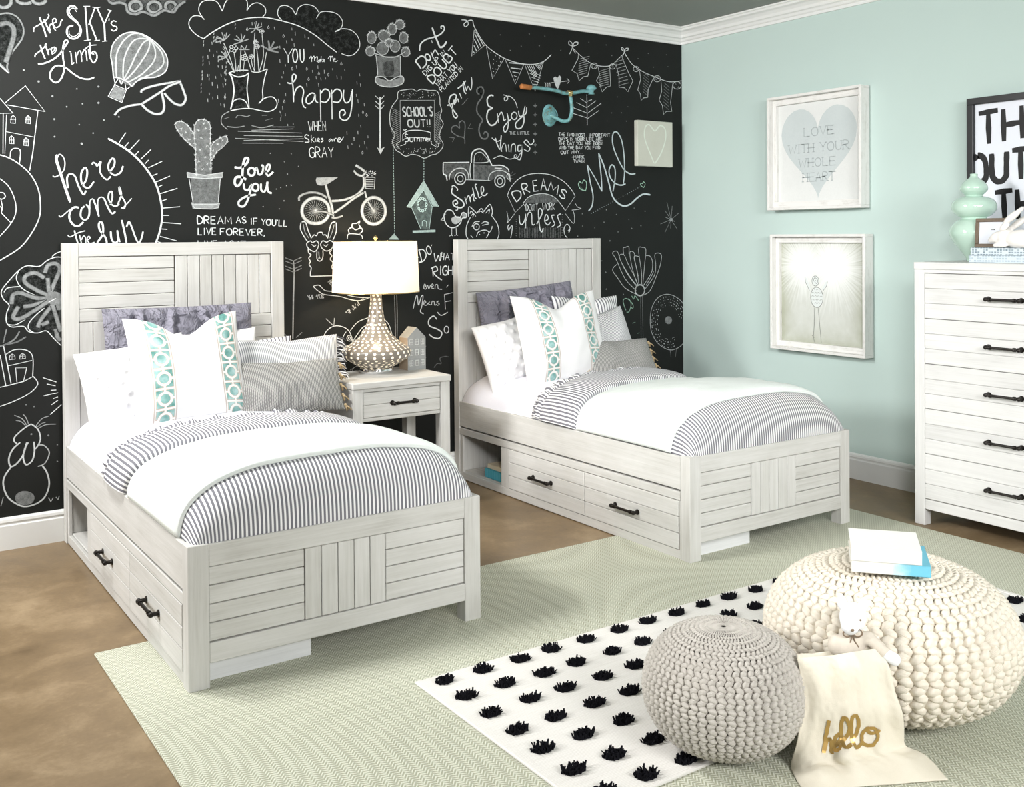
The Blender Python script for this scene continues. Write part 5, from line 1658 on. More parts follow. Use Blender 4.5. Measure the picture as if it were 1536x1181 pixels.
chalk('chalk_drawing', 'chalk rubber boots filled with flowers', 0, 'F|0|0.13|0|1734,2325 1843,2327 1839,2237 1842,2147 1742,2133 1761,2217;S|7|0.9|1|1734,2325 1751,2299 1761,2238 1754,2182 1742,2133;S|6|0.9|1|1734,2325 1779,2308 1822,2318 1842,2334;S|4|0.9|1|1734,2326 1787,2343 1840,2348;S|5|0.9|1|1842,2330 1832,2250 1840,2181 1842,2145;S|5|0.9|1|1946,2364 1930,2313 1918,2249 1918,2201 1896,2175;S|4|0.9|1|1858,2342 1894,2342 1945,2364;S|5|0.9|1|1742,2133 1757,2176 1792,2192 1824,2180 1840,2145;S|5|0.9|1|1896,2175 1929,2205 1973,2215 1998,2189 1990,2156 1953,2136 1906,2137 1856,2144 1799,2140 1742,2126;S|4|0.6|1|1735,2123 1697,2096 1693,2055 1724,2026;S|3|0.6|1|1770,2090 1784,2105 1827,2101 1848,2109;S|3|0.5|1|1704,2080 1735,2092;S|5|0.55|1|1721,2042 1770,2040 1816,2049;S|5|0.55|1|1855,2054 1912,2046 1978,2064;S|3|0.5|1|1913,2111 1942,2114;S|3|0.5|1|1931,2086 1971,2099;S|3|0.4|1|2012,2144 2022,2116 2015,2087;S|3|0.75|0|1967,2053 2097,2060;S|3|0.75|0|1855,2029 2090,2049;S|3|0.75|0|1780,2020 2139,2029;S|3|0.75|0|1812,1999 2142,2010;S|3|0.75|0|1765,1982 2149,1982;S|3|0.75|0|1811,1973 2150,1998;S|3|0.75|0|1804,1958 2033,1968;S|4|0.75|1|1766,2327 1738,2414 1708,2480;S|4|0.75|1|1773,2335 1770,2390 1763,2437;S|4|0.75|1|1762,2327 1745,2367 1728,2386;S|4|0.75|1|1794,2337 1798,2406 1802,2475;S|4|0.75|1|1812,2338 1819,2394;S|4|0.75|1|1858,2342 1841,2396 1820,2450;S|4|0.75|1|1876,2344 1873,2448 1878,2552;S|4|0.75|1|1898,2349 1894,2408 1888,2463;S|4|0.75|1|1901,2349 1924,2432 1918,2550;S|4|0.75|1|1923,2355 1934,2412 1942,2454;S|4|0.75|1|1876,2344 1862,2377 1857,2411;S|4|0.75|1|1780,2335 1787,2371;S|3|0.8|1|1785,2459 1781,2452 1773,2450 1767,2453 1767,2460 1773,2465 1781,2464 1785,2459;S|3|0.8|1|1775,2445 1771,2438 1763,2436 1757,2439 1757,2446 1763,2451 1771,2450 1775,2445;S|3|0.8|1|1759,2448 1756,2441 1748,2439 1741,2443 1741,2450 1748,2455 1756,2454 1759,2448;S|3|0.8|1|1760,2464 1756,2458 1748,2455 1742,2459 1742,2466 1748,2471 1756,2470 1760,2464;S|3|0.8|1|1775,2471 1772,2464 1764,2462 1757,2465 1757,2472 1764,2477 1772,2476 1775,2471;S|3|0.8|1|1839,2415 1836,2410 1829,2408 1824,2411 1824,2417 1829,2421 1836,2420 1839,2415;S|3|0.8|1|1831,2404 1828,2399 1821,2397 1816,2400 1816,2405 1821,2409 1828,2409 1831,2404;S|3|0.8|1|1818,2407 1815,2402 1808,2400 1803,2403 1803,2408 1808,2412 1815,2412 1818,2407;S|3|0.8|1|1818,2420 1815,2415 1808,2413 1803,2416 1803,2421 1809,2425 1815,2425 1818,2420;S|3|0.8|1|1831,2425 1828,2420 1821,2418 1816,2421 1816,2427 1821,2431 1828,2430 1831,2425;S|3|0.8|1|1871,2423 1869,2419 1864,2418 1860,2420 1860,2424 1864,2427 1869,2427 1871,2423;S|3|0.8|1|1865,2415 1863,2412 1858,2410 1855,2412 1855,2416 1859,2419 1863,2419 1865,2415;S|3|0.8|1|1856,2417 1854,2414 1850,2412 1846,2414 1846,2418 1850,2421 1854,2421 1856,2417;S|3|0.8|1|1856,2426 1854,2423 1850,2421 1846,2423 1846,2427 1850,2430 1854,2430 1856,2426;S|3|0.8|1|1865,2430 1863,2426 1859,2425 1855,2427 1855,2431 1859,2434 1863,2433 1865,2430;S|3|0.8|1|1896,2502 1894,2498 1889,2497 1886,2499 1886,2503 1889,2506 1894,2505 1896,2502;S|3|0.8|1|1890,2494 1888,2490 1884,2489 1880,2491 1880,2495 1884,2498 1888,2498 1890,2494;S|3|0.8|1|1881,2496 1879,2492 1875,2491 1871,2493 1871,2497 1875,2500 1879,2499 1881,2496;S|3|0.8|1|1881,2505 1879,2502 1875,2500 1871,2502 1871,2506 1875,2509 1879,2509 1881,2505;S|3|0.8|1|1890,2509 1888,2505 1884,2504 1880,2506 1880,2510 1884,2513 1888,2512 1890,2509;S|3|0.8|1|1905,2480 1903,2476 1898,2475 1895,2477 1895,2481 1899,2484 1903,2483 1905,2480;S|3|0.8|1|1899,2472 1897,2468 1893,2467 1889,2469 1889,2473 1893,2476 1897,2475 1899,2472;S|3|0.8|1|1891,2474 1888,2470 1884,2469 1880,2471 1880,2475 1884,2478 1888,2477 1891,2474;S|3|0.8|1|1891,2483 1889,2479 1884,2478 1880,2480 1880,2484 1884,2487 1889,2487 1891,2483;S|3|0.8|1|1900,2487 1898,2483 1893,2482 1889,2484 1889,2488 1893,2491 1898,2490 1900,2487;S|3|0.8|1|1930,2565 1928,2561 1923,2560 1919,2562 1920,2566 1923,2569 1928,2568 1930,2565;S|3|0.8|1|1924,2557 1922,2553 1917,2552 1914,2554 1914,2558 1918,2561 1922,2560 1924,2557;S|3|0.8|1|1915,2559 1913,2555 1908,2554 1905,2556 1905,2560 1909,2563 1913,2562 1915,2559;S|3|0.8|1|1915,2568 1913,2564 1909,2563 1905,2565 1905,2569 1909,2572 1913,2571 1915,2568;S|3|0.8|1|1924,2572 1922,2568 1918,2567 1914,2569 1914,2573 1918,2576 1922,2575 1924,2572;S|5|0.6|1|1710,2494 1706,2515 1699,2535;S|5|0.6|1|1710,2494 1720,2515 1726,2537;S|5|0.6|1|1710,2494 1693,2503 1671,2512;S|5|0.6|1|1710,2494 1728,2511 1742,2528;S|5|0.6|1|1710,2494 1690,2486 1666,2478;S|5|0.6|1|1710,2494 1691,2499 1668,2504;S|5|0.6|1|1803,2496 1805,2517 1803,2538;S|5|0.6|1|1803,2496 1815,2515 1824,2534;S|5|0.6|1|1803,2496 1791,2511 1776,2525;S|5|0.6|1|1803,2496 1825,2505 1843,2514;S|5|0.6|1|1803,2496 1785,2501 1763,2506;S|5|0.6|1|1803,2496 1785,2487 1763,2478;S|5|0.6|1|1820,2456 1836,2458 1848,2459;S|5|0.6|1|1820,2456 1808,2455 1791,2454;S|5|0.6|1|1820,2456 1829,2469 1834,2482;S|5|0.6|1|1820,2456 1813,2466 1802,2476;S|5|0.6|1|1883,2574 1882,2591 1877,2607;S|5|0.6|1|1883,2574 1895,2590 1902,2606;S|5|0.6|1|1883,2574 1902,2582 1917,2590;S|5|0.6|1|1883,2574 1867,2572 1847,2570;S|5|0.6|1|1883,2574 1872,2561 1856,2549;S|5|0.6|1|1883,2574 1901,2567 1914,2560;S|9|0.5|1|1957,2466 1957,2492 1953,2518;S|9|0.5|1|1957,2466 1935,2477 1910,2488;S|9|0.5|1|1957,2466 1973,2491 1985,2515;S|9|0.5|1|1957,2466 1986,2462 2010,2458;S|9|0.5|1|1957,2466 1985,2478 2009,2489;S|5|0.6|1|1721,2406 1710,2420 1694,2435;S|5|0.6|1|1721,2406 1720,2426 1714,2446;S|5|0.6|1|1721,2406 1703,2408 1680,2409;S|5|0.6|1|1721,2406 1703,2397 1682,2388;S|5|0.6|1|1721,2406 1734,2425 1742,2443;S|5|0.6|1|1721,2406 1733,2389 1741,2372')
chalk('chalk_drawing', 'chalk raindrops falling around the happy words', 0, 'S|4|0.7|0|1603,2483 1601,2470;S|4|0.7|0|1603,2464 1601,2451;S|4|0.7|0|1599,2401 1598,2389;S|4|0.7|0|1599,2382 1598,2370;S|4|0.7|0|1599,2363 1597,2351;S|4|0.7|0|1594,2326 1593,2314;S|4|0.7|0|1594,2308 1593,2295;S|4|0.7|0|1594,2289 1593,2276;S|4|0.7|0|1588,2258 1587,2246;S|4|0.7|0|1588,2240 1587,2227;S|4|0.7|0|1588,2221 1586,2208;S|4|0.7|0|1658,2529 1656,2517;S|4|0.7|0|1658,2510 1656,2498;S|4|0.7|0|1658,2491 1656,2479;S|4|0.7|0|1630,2309 1629,2297;S|4|0.7|0|1630,2290 1629,2278;S|4|0.7|0|1679,2409 1678,2396;S|4|0.7|0|1679,2390 1678,2377;S|4|0.7|0|1720,2361 1719,2349;S|4|0.7|0|1720,2342 1719,2330;S|4|0.7|0|1720,2323 1719,2310;S|4|0.7|0|1718,2289 1716,2277;S|4|0.7|0|1717,2270 1716,2258;S|4|0.7|0|1714,2214 1713,2201;S|4|0.7|0|1714,2194 1712,2182;S|4|0.7|0|1772,2589 1770,2577;S|4|0.7|0|1772,2570 1770,2557;S|4|0.65|0|1645,2269 1646,2250;S|4|0.65|0|1633,2439 1634,2427;S|4|0.65|0|2182,2558 2183,2548;S|4|0.65|0|2540,2035 2541,2021;S|4|0.65|0|2485,1980 2487,1966;S|4|0.65|0|2089,2082 2090,2071;S|4|0.65|0|1699,2360 1700,2344;S|4|0.65|0|1689,2491 1691,2474;S|4|0.65|0|2027,2331 2028,2321;S|4|0.65|0|1712,2296 1713,2285;S|4|0.65|0|2518,2218 2520,2202;S|4|0.65|0|1698,2407 1699,2389;S|4|0.65|0|1629,2213 1630,2200;S|4|0.65|0|2533,1971 2534,1955;S|4|0.65|0|2497,2328 2498,2310;S|4|0.65|0|2226,2348 2228,2331;S|4|0.65|0|1646,2479 1647,2465;S|2|0.8|0|1669,2500 1664,2487 1668,2482 1673,2488 1669,2500;S|4|0.65|0|2036,2361 2037,2345;S|4|0.65|0|1621,2309 1622,2296;S|2|0.8|0|1954,2598 1949,2585 1954,2580 1959,2586 1954,2598;S|4|0.65|0|2111,2397 2113,2381;S|4|0.65|0|2377,2362 2378,2342;S|2|0.8|0|2172,2394 2167,2381 2172,2376 2177,2382 2172,2394;S|2|0.8|0|1712,2206 1708,2193 1712,2188 1717,2194 1712,2206;S|4|0.65|0|2518,2003 2519,1985;S|4|0.65|0|2016,2422 2018,2403;S|4|0.65|0|2170,2305 2172,2287;S|4|0.65|0|1652,2416 1654,2402;S|4|0.65|0|2254,2342 2256,2328;S|4|0.65|0|2047,2242 2048,2226;S|2|0.8|0|1714,2335 1709,2322 1714,2317 1719,2323 1714,2335;S|4|0.65|0|2086,2543 2088,2530;S|2|0.8|0|2510,2177 2505,2163 2510,2157 2516,2164 2510,2177;S|2|0.8|0|2299,2373 2294,2359 2299,2354 2305,2360 2299,2373;S|2|0.8|0|2182,2339 2177,2326 2181,2320 2187,2326 2182,2339;S|4|0.65|0|1987,2595 1989,2580;S|2|0.8|0|2087,2388 2082,2374 2086,2369 2092,2375 2087,2388;S|2|0.8|0|1836,2575 1831,2562 1835,2557 1841,2563 1836,2575;S|4|0.65|0|1892,2581 1893,2570;S|4|0.65|0|2479,2237 2481,2216;S|4|0.65|0|1721,2382 1722,2371;S|2|0.8|0|2378,2441 2374,2427 2378,2422 2384,2428 2378,2441;S|4|0.65|0|2414,1972 2416,1954;S|4|0.65|0|1914,2610 1916,2594;S|4|0.65|0|2099,2517 2100,2499;S|4|0.65|0|2495,2091 2497,2079;S|4|0.65|0|2474,2339 2475,2323;S|4|0.65|0|2162,2572 2163,2553;S|4|0.65|0|1647,2193 1648,2179;S|4|0.65|0|2044,2131 2045,2117;S|4|0.65|0|2275,2387 2276,2366;S|4|0.65|0|1673,2203 1674,2184;S|4|0.65|0|1672,2259 1674,2240;S|2|0.8|0|1709,2462 1704,2450 1708,2445 1713,2451 1709,2462;S|4|0.65|0|1712,2525 1713,2515;S|4|0.65|0|1692,2316 1694,2301;S|4|0.65|0|1663,2302 1665,2290;S|4|0.65|0|1702,2266 1704,2246;S|4|0.65|0|2325,2400 2326,2390;S|4|0.65|0|2087,2601 2088,2588;S|4|0.65|0|2014,2294 2016,2284;S|4|0.65|0|2006,2207 2007,2187;S|2|0.8|0|2453,2021 2448,2007 2453,2002 2458,2008 2453,2021;S|2|0.8|0|2533,2163 2528,2149 2533,2143 2539,2149 2533,2163;S|4|0.65|0|2205,2380 2207,2366;S|2|0.8|0|2505,1946 2500,1933 2505,1927 2511,1933 2505,1946;S|4|0.65|0|2018,2106 2019,2090;S|4|0.65|0|2029,2169 2031,2149;S|4|0.65|0|1886,2615 1887,2597;S|4|0.65|0|2214,2526 2215,2515;S|4|0.65|0|1707,2160 1709,2141;S|2|0.8|0|2039,2560 2034,2547 2039,2542 2044,2548 2039,2560;S|4|0.65|0|2106,2581 2107,2560;S|4|0.65|0|2237,2408 2238,2390;S|4|0.65|0|1863,2606 1864,2589;S|4|0.65|0|2014,2142 2016,2131;S|4|0.65|0|1677,2359 1679,2348;S|4|0.65|0|2351,2362 2353,2344;S|4|0.65|0|2017,2495 2018,2481;S|4|0.65|0|2399,2403 2400,2392;S|4|0.65|0|1671,2435 1673,2422;S|4|0.65|0|1689,2162 1690,2149;S|4|0.65|0|2409,2051 2410,2034;S|4|0.65|0|2491,2384 2493,2371;S|4|0.65|0|2477,2059 2478,2040;S|4|0.65|0|1630,2378 1631,2360;S|4|0.65|0|2470,2267 2471,2252;S|2|0.8|0|2039,2204 2035,2191 2039,2186 2044,2192 2039,2204;S|4|0.65|0|2056,2528 2058,2511;S|4|0.65|0|2483,2155 2484,2136;S|4|0.65|0|2047,2399 2048,2387;S|4|0.65|0|1624,2409 1625,2389;S|4|0.65|0|1711,2432 1712,2412;S|4|0.65|0|2058,2074 2059,2063;S|4|0.65|0|2281,2348 2283,2335;S|4|0.65|0|2439,1988 2441,1977;S|4|0.65|0|2240,2311 2242,2290;S|4|0.65|0|1621,2182 1622,2164;S|2|0.8|0|2243,2374 2238,2361 2243,2356 2248,2362 2243,2374')
chalk('chalk_lettering', 'chalk words: YOU Make Me happy WHEN Skies are GRAY', 0, 'S|5|0.9|0|2040,2484 2064,2445 2090,2488;S|6|0.9|0|2064,2445 2065,2408;S|6|0.9|1|2119,2451 2117,2435 2113,2422 2108,2414 2102,2414 2096,2420 2093,2433 2091,2449 2093,2465 2097,2478 2102,2486 2108,2486 2114,2480 2117,2467 2119,2451;S|6|0.9|1|2133,2488 2135,2437 2146,2418 2156,2439 2155,2493;S|4|0.9|1|2188,2442 2199,2456 2201,2425;S|4|0.9|1|2202,2443 2216,2458 2219,2431;S|4|0.9|1|2218,2445 2235,2457 2232,2428;S|4|0.9|1|2246,2440 2237,2431 2245,2427 2252,2444 2254,2430;S|4|0.9|0|2258,2462 2255,2428;S|3|0.9|0|2270,2450 2257,2438 2269,2429;S|3|0.9|1|2270,2437 2279,2442 2273,2446 2269,2435 2279,2432;S|4|0.9|1|2299,2452 2313,2467 2313,2438;S|4|0.9|1|2313,2454 2326,2468 2331,2437;S|3|0.9|1|2332,2447 2344,2453 2337,2457 2332,2444 2346,2439 2358,2447;S|7|0.9|1|2058,2299 2081,2297 2104,2320 2108,2342 2094,2347 2086,2326 2092,2262 2093,2195;S|7|0.9|1|2093,2227 2111,2271 2137,2284 2152,2260 2144,2209 2151,2177 2165,2169;S|7|0.9|1|2217,2250 2198,2252 2171,2229 2167,2200 2186,2194 2209,2214 2220,2247 2221,2215 2236,2201;S|7|0.9|0|2251,2274 2252,2097;S|7|0.9|1|2252,2253 2276,2280 2303,2271 2305,2235 2283,2208 2256,2210;S|7|0.9|0|2319,2280 2320,2114;S|7|0.9|1|2319,2258 2346,2285 2374,2276 2378,2240 2358,2213 2324,2214;S|7|0.9|1|2393,2285 2390,2241 2405,2213 2430,2229 2442,2281;S|7|0.9|1|2446,2293 2442,2208 2429,2141 2400,2113 2369,2126 2367,2159 2389,2173 2401,2154 2385,2139;T|5|0.95|0|2182,2041 2283,2050 54,0|WHEN;S|5|0.9|1|2180,2016 2165,2021 2156,2006 2176,1996 2180,1982 2157,1979;S|4|0.9|0|2194,2022 2194,1979;S|4|0.9|0|2211,2009 2196,1996 2212,1982;S|4|0.9|0|2220,2004 2222,1984;S|4|0.9|1|2230,1991 2243,1998 2236,2005 2229,1990 2245,1985;S|4|0.9|1|2265,2006 2253,2003 2265,1993 2253,1984;S|4|0.9|1|2312,2006 2300,1998 2303,1989 2316,2003 2320,1990;S|4|0.9|1|2330,2007 2332,1992 2336,2007 2345,2010;S|4|0.9|1|2352,1999 2371,2007 2361,2014 2350,1997 2367,1990 2390,2021;T|5|0.95|0|2183,1896 2325,1902 56,0|GRAY')
chalk('chalk_drawing', 'potted chalk cactus covered in spines', 0, 'F|0|0.42|1|1552,1920 1502,1961 1463,2009 1453,2042 1480,2056 1516,2036 1543,2000 1554,1967;F|0|0.42|1|1557,1785 1554,1913 1549,2000 1553,2041 1570,2066 1597,2072 1624,2059 1634,2025 1632,1923 1635,1791;F|0|0.42|1|1636,1862 1633,1916 1651,1955 1685,1980 1717,1990 1723,1965 1699,1933 1664,1904 1636,1855;S|4|0.7|1|1552,1920 1502,1961 1463,2009 1453,2042 1480,2056 1516,2036 1543,2000 1554,1967;S|4|0.7|1|1557,1785 1554,1913 1549,2000 1553,2041 1570,2066 1597,2072 1624,2059 1634,2025 1632,1923 1635,1791;S|4|0.7|1|1636,1862 1633,1916 1651,1955 1685,1980 1717,1990 1723,1965 1699,1933 1664,1904 1636,1855;S|2|0.95|0|1552,1920 1558,1926;S|2|0.95|0|1552,1920 1553,1911;S|2|0.95|0|1552,1920 1560,1917;S|2|0.95|0|1552,1920 1544,1922;S|2|0.95|0|1527,1941 1534,1946;S|2|0.95|0|1527,1941 1520,1935;S|2|0.95|0|1527,1941 1525,1949;S|2|0.95|0|1527,1941 1528,1932;S|2|0.95|0|1502,1961 1494,1964;S|2|0.95|0|1502,1961 1509,1967;S|2|0.95|0|1502,1961 1510,1959;S|2|0.95|0|1502,1961 1503,1953;S|2|0.95|0|1482,1985 1481,1994;S|2|0.95|0|1482,1985 1490,1983;S|2|0.95|0|1482,1985 1476,1979;S|2|0.95|0|1482,1985 1489,1991;S|2|0.95|0|1463,2009 1461,2018;S|2|0.95|0|1463,2009 1469,2015;S|2|0.95|0|1463,2009 1471,2007;S|2|0.95|0|1463,2009 1456,2003;S|2|0.95|0|1453,2042 1461,2040;S|2|0.95|0|1453,2042 1460,2048;S|2|0.95|0|1453,2042 1447,2036;S|2|0.95|0|1453,2042 1452,2051;S|2|0.95|0|1480,2056 1488,2053;S|2|0.95|0|1480,2056 1472,2058;S|2|0.95|0|1480,2056 1486,2062;S|2|0.95|0|1480,2056 1473,2050;S|2|0.95|0|1516,2036 1518,2027;S|2|0.95|0|1516,2036 1515,2044;S|2|0.95|0|1516,2036 1508,2038;S|2|0.95|0|1516,2036 1524,2033;S|2|0.95|0|1529,2018 1536,2024;S|2|0.95|0|1529,2018 1531,2009;S|2|0.95|0|1529,2018 1521,2020;S|2|0.95|0|1529,2018 1528,2026;S|2|0.95|0|1543,2000 1551,1997;S|2|0.95|0|1543,2000 1549,2006;S|2|0.95|0|1543,2000 1541,2009;S|2|0.95|0|1543,2000 1536,1994;S|2|0.95|0|1557,1785 1558,1777;S|2|0.95|0|1557,1785 1549,1788;S|2|0.95|0|1557,1785 1550,1779;S|2|0.95|0|1557,1785 1564,1791;S|2|0.95|0|1556,1811 1558,1802;S|2|0.95|0|1556,1811 1550,1805;S|2|0.95|0|1556,1811 1548,1814;S|2|0.95|0|1556,1811 1555,1819;S|2|0.95|0|1556,1836 1557,1828;S|2|0.95|0|1556,1836 1562,1842;S|2|0.95|0|1556,1836 1554,1845;S|2|0.95|0|1556,1836 1564,1834;S|2|0.95|0|1555,1862 1556,1853;S|2|0.95|0|1555,1862 1563,1859;S|2|0.95|0|1555,1862 1547,1865;S|2|0.95|0|1555,1862 1548,1856;S|2|0.95|0|1554,1888 1546,1890;S|2|0.95|0|1554,1888 1563,1885;S|2|0.95|0|1554,1888 1548,1882;S|2|0.95|0|1554,1888 1561,1893;S|2|0.95|0|1554,1913 1545,1916;S|2|0.95|0|1554,1913 1555,1905;S|2|0.95|0|1554,1913 1562,1910;S|2|0.95|0|1554,1913 1560,1919;S|2|0.95|0|1552,1942 1560,1940;S|2|0.95|0|1552,1942 1551,1951;S|2|0.95|0|1552,1942 1544,1945;S|2|0.95|0|1552,1942 1559,1948;S|2|0.95|0|1551,1971 1552,1963;S|2|0.95|0|1551,1971 1543,1974;S|2|0.95|0|1551,1971 1544,1965;S|2|0.95|0|1551,1971 1559,1969;S|2|0.95|0|1549,2000 1542,1994;S|2|0.95|0|1549,2000 1548,2009;S|2|0.95|0|1549,2000 1557,1998;S|2|0.95|0|1549,2000 1556,2006;S|2|0.95|0|1553,2041 1546,2035;S|2|0.95|0|1553,2041 1560,2047;S|2|0.95|0|1553,2041 1554,2032;S|2|0.95|0|1553,2041 1545,2044;S|2|0.95|0|1570,2066 1577,2072;S|2|0.95|0|1570,2066 1569,2074;S|2|0.95|0|1570,2066 1563,2060;S|2|0.95|0|1570,2066 1578,2063;S|2|0.95|0|1597,2072 1589,2074;S|2|0.95|0|1597,2072 1599,2063;S|2|0.95|0|1597,2072 1604,2078;S|2|0.95|0|1597,2072 1605,2069;S|2|0.95|0|1624,2059 1617,2052;S|2|0.95|0|1624,2059 1633,2056;S|2|0.95|0|1624,2059 1626,2050;S|2|0.95|0|1624,2059 1631,2065;S|2|0.95|0|1634,2025 1633,2034;S|2|0.95|0|1634,2025 1641,2031;S|2|0.95|0|1634,2025 1627,2019;S|2|0.95|0|1634,2025 1636,2017;S|2|0.95|0|1634,2000 1635,1991;S|2|0.95|0|1634,2000 1642,1997;S|2|0.95|0|1634,2000 1625,2002;S|2|0.95|0|1634,2000 1632,2008;S|2|0.95|0|1633,1974 1641,1972;S|2|0.95|0|1633,1974 1632,1983;S|2|0.95|0|1633,1974 1634,1966;S|2|0.95|0|1633,1974 1625,1977;S|2|0.95|0|1632,1949 1639,1955;S|2|0.95|0|1632,1949 1625,1943;S|2|0.95|0|1632,1949 1631,1957;S|2|0.95|0|1632,1949 1641,1946;S|2|0.95|0|1632,1923 1623,1926;S|2|0.95|0|1632,1923 1633,1915;S|2|0.95|0|1632,1923 1639,1929;S|2|0.95|0|1632,1923 1640,1921;S|2|0.95|0|1632,1897 1624,1899;S|2|0.95|0|1632,1897 1634,1888;S|2|0.95|0|1632,1897 1631,1905;S|2|0.95|0|1632,1897 1639,1903;S|2|0.95|0|1633,1870 1640,1876;S|2|0.95|0|1633,1870 1626,1864;S|2|0.95|0|1633,1870 1635,1862;S|2|0.95|0|1633,1870 1632,1879;S|2|0.95|0|1634,1844 1641,1850;S|2|0.95|0|1634,1844 1625,1847;S|2|0.95|0|1634,1844 1642,1841;S|2|0.95|0|1634,1844 1632,1852;S|2|0.95|0|1634,1817 1628,1811;S|2|0.95|0|1634,1817 1641,1823;S|2|0.95|0|1634,1817 1626,1820;S|2|0.95|0|1634,1817 1643,1815;S|2|0.95|0|1636,1862 1629,1856;S|2|0.95|0|1636,1862 1644,1859;S|2|0.95|0|1636,1862 1634,1871;S|2|0.95|0|1636,1862 1643,1868;S|2|0.95|0|1634,1889 1626,1892;S|2|0.95|0|1634,1889 1633,1898;S|2|0.95|0|1634,1889 1628,1883;S|2|0.95|0|1634,1889 1641,1895;S|2|0.95|0|1633,1916 1632,1925;S|2|0.95|0|1633,1916 1640,1922;S|2|0.95|0|1633,1916 1641,1914;S|2|0.95|0|1633,1916 1634,1908;S|2|0.95|0|1651,1955 1642,1957;S|2|0.95|0|1651,1955 1657,1961;S|2|0.95|0|1651,1955 1649,1963;S|2|0.95|0|1651,1955 1644,1949;S|2|0.95|0|1685,1980 1694,1977;S|2|0.95|0|1685,1980 1684,1989;S|2|0.95|0|1685,1980 1678,1974;S|2|0.95|0|1685,1980 1677,1983;S|2|0.95|0|1717,1990 1715,1999;S|2|0.95|0|1717,1990 1708,1992;S|2|0.95|0|1717,1990 1718,1981;S|2|0.95|0|1717,1990 1724,1996;S|2|0.95|0|1723,1965 1716,1959;S|2|0.95|0|1723,1965 1732,1962;S|2|0.95|0|1723,1965 1722,1973;S|2|0.95|0|1723,1965 1725,1956;S|2|0.95|0|1699,1933 1692,1927;S|2|0.95|0|1699,1933 1690,1936;S|2|0.95|0|1699,1933 1706,1939;S|2|0.95|0|1699,1933 1697,1942;S|2|0.95|0|1664,1904 1657,1898;S|2|0.95|0|1664,1904 1665,1895;S|2|0.95|0|1664,1904 1672,1901;S|2|0.95|0|1664,1904 1662,1913;S|2|0.95|0|1650,1880 1651,1871;S|2|0.95|0|1650,1880 1643,1874;S|2|0.95|0|1650,1880 1657,1886;S|2|0.95|0|1650,1880 1648,1888;S|2|0.95|0|1570,2015 1577,2013;S|2|0.95|0|1570,2015 1571,2007;S|2|0.95|0|1570,2015 1576,2020;S|2|0.95|0|1570,2015 1562,2017;S|2|0.95|0|1586,1975 1580,1970;S|2|0.95|0|1586,1975 1585,1983;S|2|0.95|0|1586,1975 1594,1973;S|2|0.95|0|1586,1975 1578,1978;S|2|0.95|0|1610,2024 1609,2032;S|2|0.95|0|1610,2024 1617,2029;S|2|0.95|0|1610,2024 1604,2018;S|2|0.95|0|1610,2024 1603,2026;S|2|0.95|0|1616,1936 1615,1944;S|2|0.95|0|1616,1936 1610,1931;S|2|0.95|0|1616,1936 1609,1939;S|2|0.95|0|1616,1936 1624,1934;S|2|0.95|0|1579,1914 1571,1917;S|2|0.95|0|1579,1914 1572,1909;S|2|0.95|0|1579,1914 1585,1920;S|2|0.95|0|1579,1914 1580,1906;S|2|0.95|0|1602,1875 1594,1877;S|2|0.95|0|1602,1875 1603,1867;S|2|0.95|0|1602,1875 1610,1872;S|2|0.95|0|1602,1875 1608,1880;S|2|0.95|0|1571,1853 1573,1845;S|2|0.95|0|1571,1853 1570,1861;S|2|0.95|0|1571,1853 1565,1848;S|2|0.95|0|1571,1853 1579,1851;S|2|0.95|0|1615,1841 1614,1849;S|2|0.95|0|1615,1841 1617,1833;S|2|0.95|0|1615,1841 1609,1836;S|2|0.95|0|1615,1841 1622,1847;S|2|0.95|0|1591,1813 1592,1805;S|2|0.95|0|1591,1813 1583,1816;S|2|0.95|0|1591,1813 1585,1808;S|2|0.95|0|1591,1813 1597,1819;S|2|0.95|0|1483,2017 1475,2019;S|2|0.95|0|1483,2017 1481,2025;S|2|0.95|0|1483,2017 1484,2009;S|2|0.95|0|1483,2017 1489,2023;S|2|0.95|0|1506,1998 1512,2004;S|2|0.95|0|1506,1998 1500,1993;S|2|0.95|0|1506,1998 1513,1996;S|2|0.95|0|1506,1998 1504,2006;S|2|0.95|0|1522,1965 1516,1960;S|2|0.95|0|1522,1965 1523,1958;S|2|0.95|0|1522,1965 1515,1968;S|2|0.95|0|1522,1965 1530,1963;S|2|0.95|0|1671,1945 1677,1951;S|2|0.95|0|1671,1945 1670,1953;S|2|0.95|0|1671,1945 1663,1948;S|2|0.95|0|1671,1945 1679,1943;S|2|0.95|0|1696,1967 1694,1975;S|2|0.95|0|1696,1967 1702,1972;S|2|0.95|0|1696,1967 1689,1961;S|2|0.95|0|1696,1967 1703,1964;S|2|0.95|0|1650,1910 1658,1908;S|2|0.95|0|1650,1910 1649,1918;S|2|0.95|0|1650,1910 1642,1913;S|2|0.95|0|1650,1910 1644,1905;S|2|0.95|0|1597,2050 1598,2042;S|2|0.95|0|1597,2050 1605,2048;S|2|0.95|0|1597,2050 1589,2053;S|2|0.95|0|1597,2050 1603,2056;F|0|0.4|0|1527,1768 1683,1772 1671,1638 1539,1637;F|0|0.62|0|1510,1794 1601,1783 1697,1799 1693,1772 1601,1763 1510,1767;F|0|0.6|0|1529,1640 1678,1638 1671,1611 1538,1606;F|0|0.3|1|1567,1748 1607,1753 1613,1672 1583,1651;S|5|0.8|0|1510,1794 1601,1781 1699,1799 1693,1773 1601,1765 1512,1769 1510,1794;S|5|0.85|0|1520,1763 1539,1640;S|5|0.85|0|1683,1768 1671,1642;S|4|0.8|0|1529,1640 1545,1629 1661,1631 1678,1638 1671,1614 1640,1607 1548,1609 1529,1640')
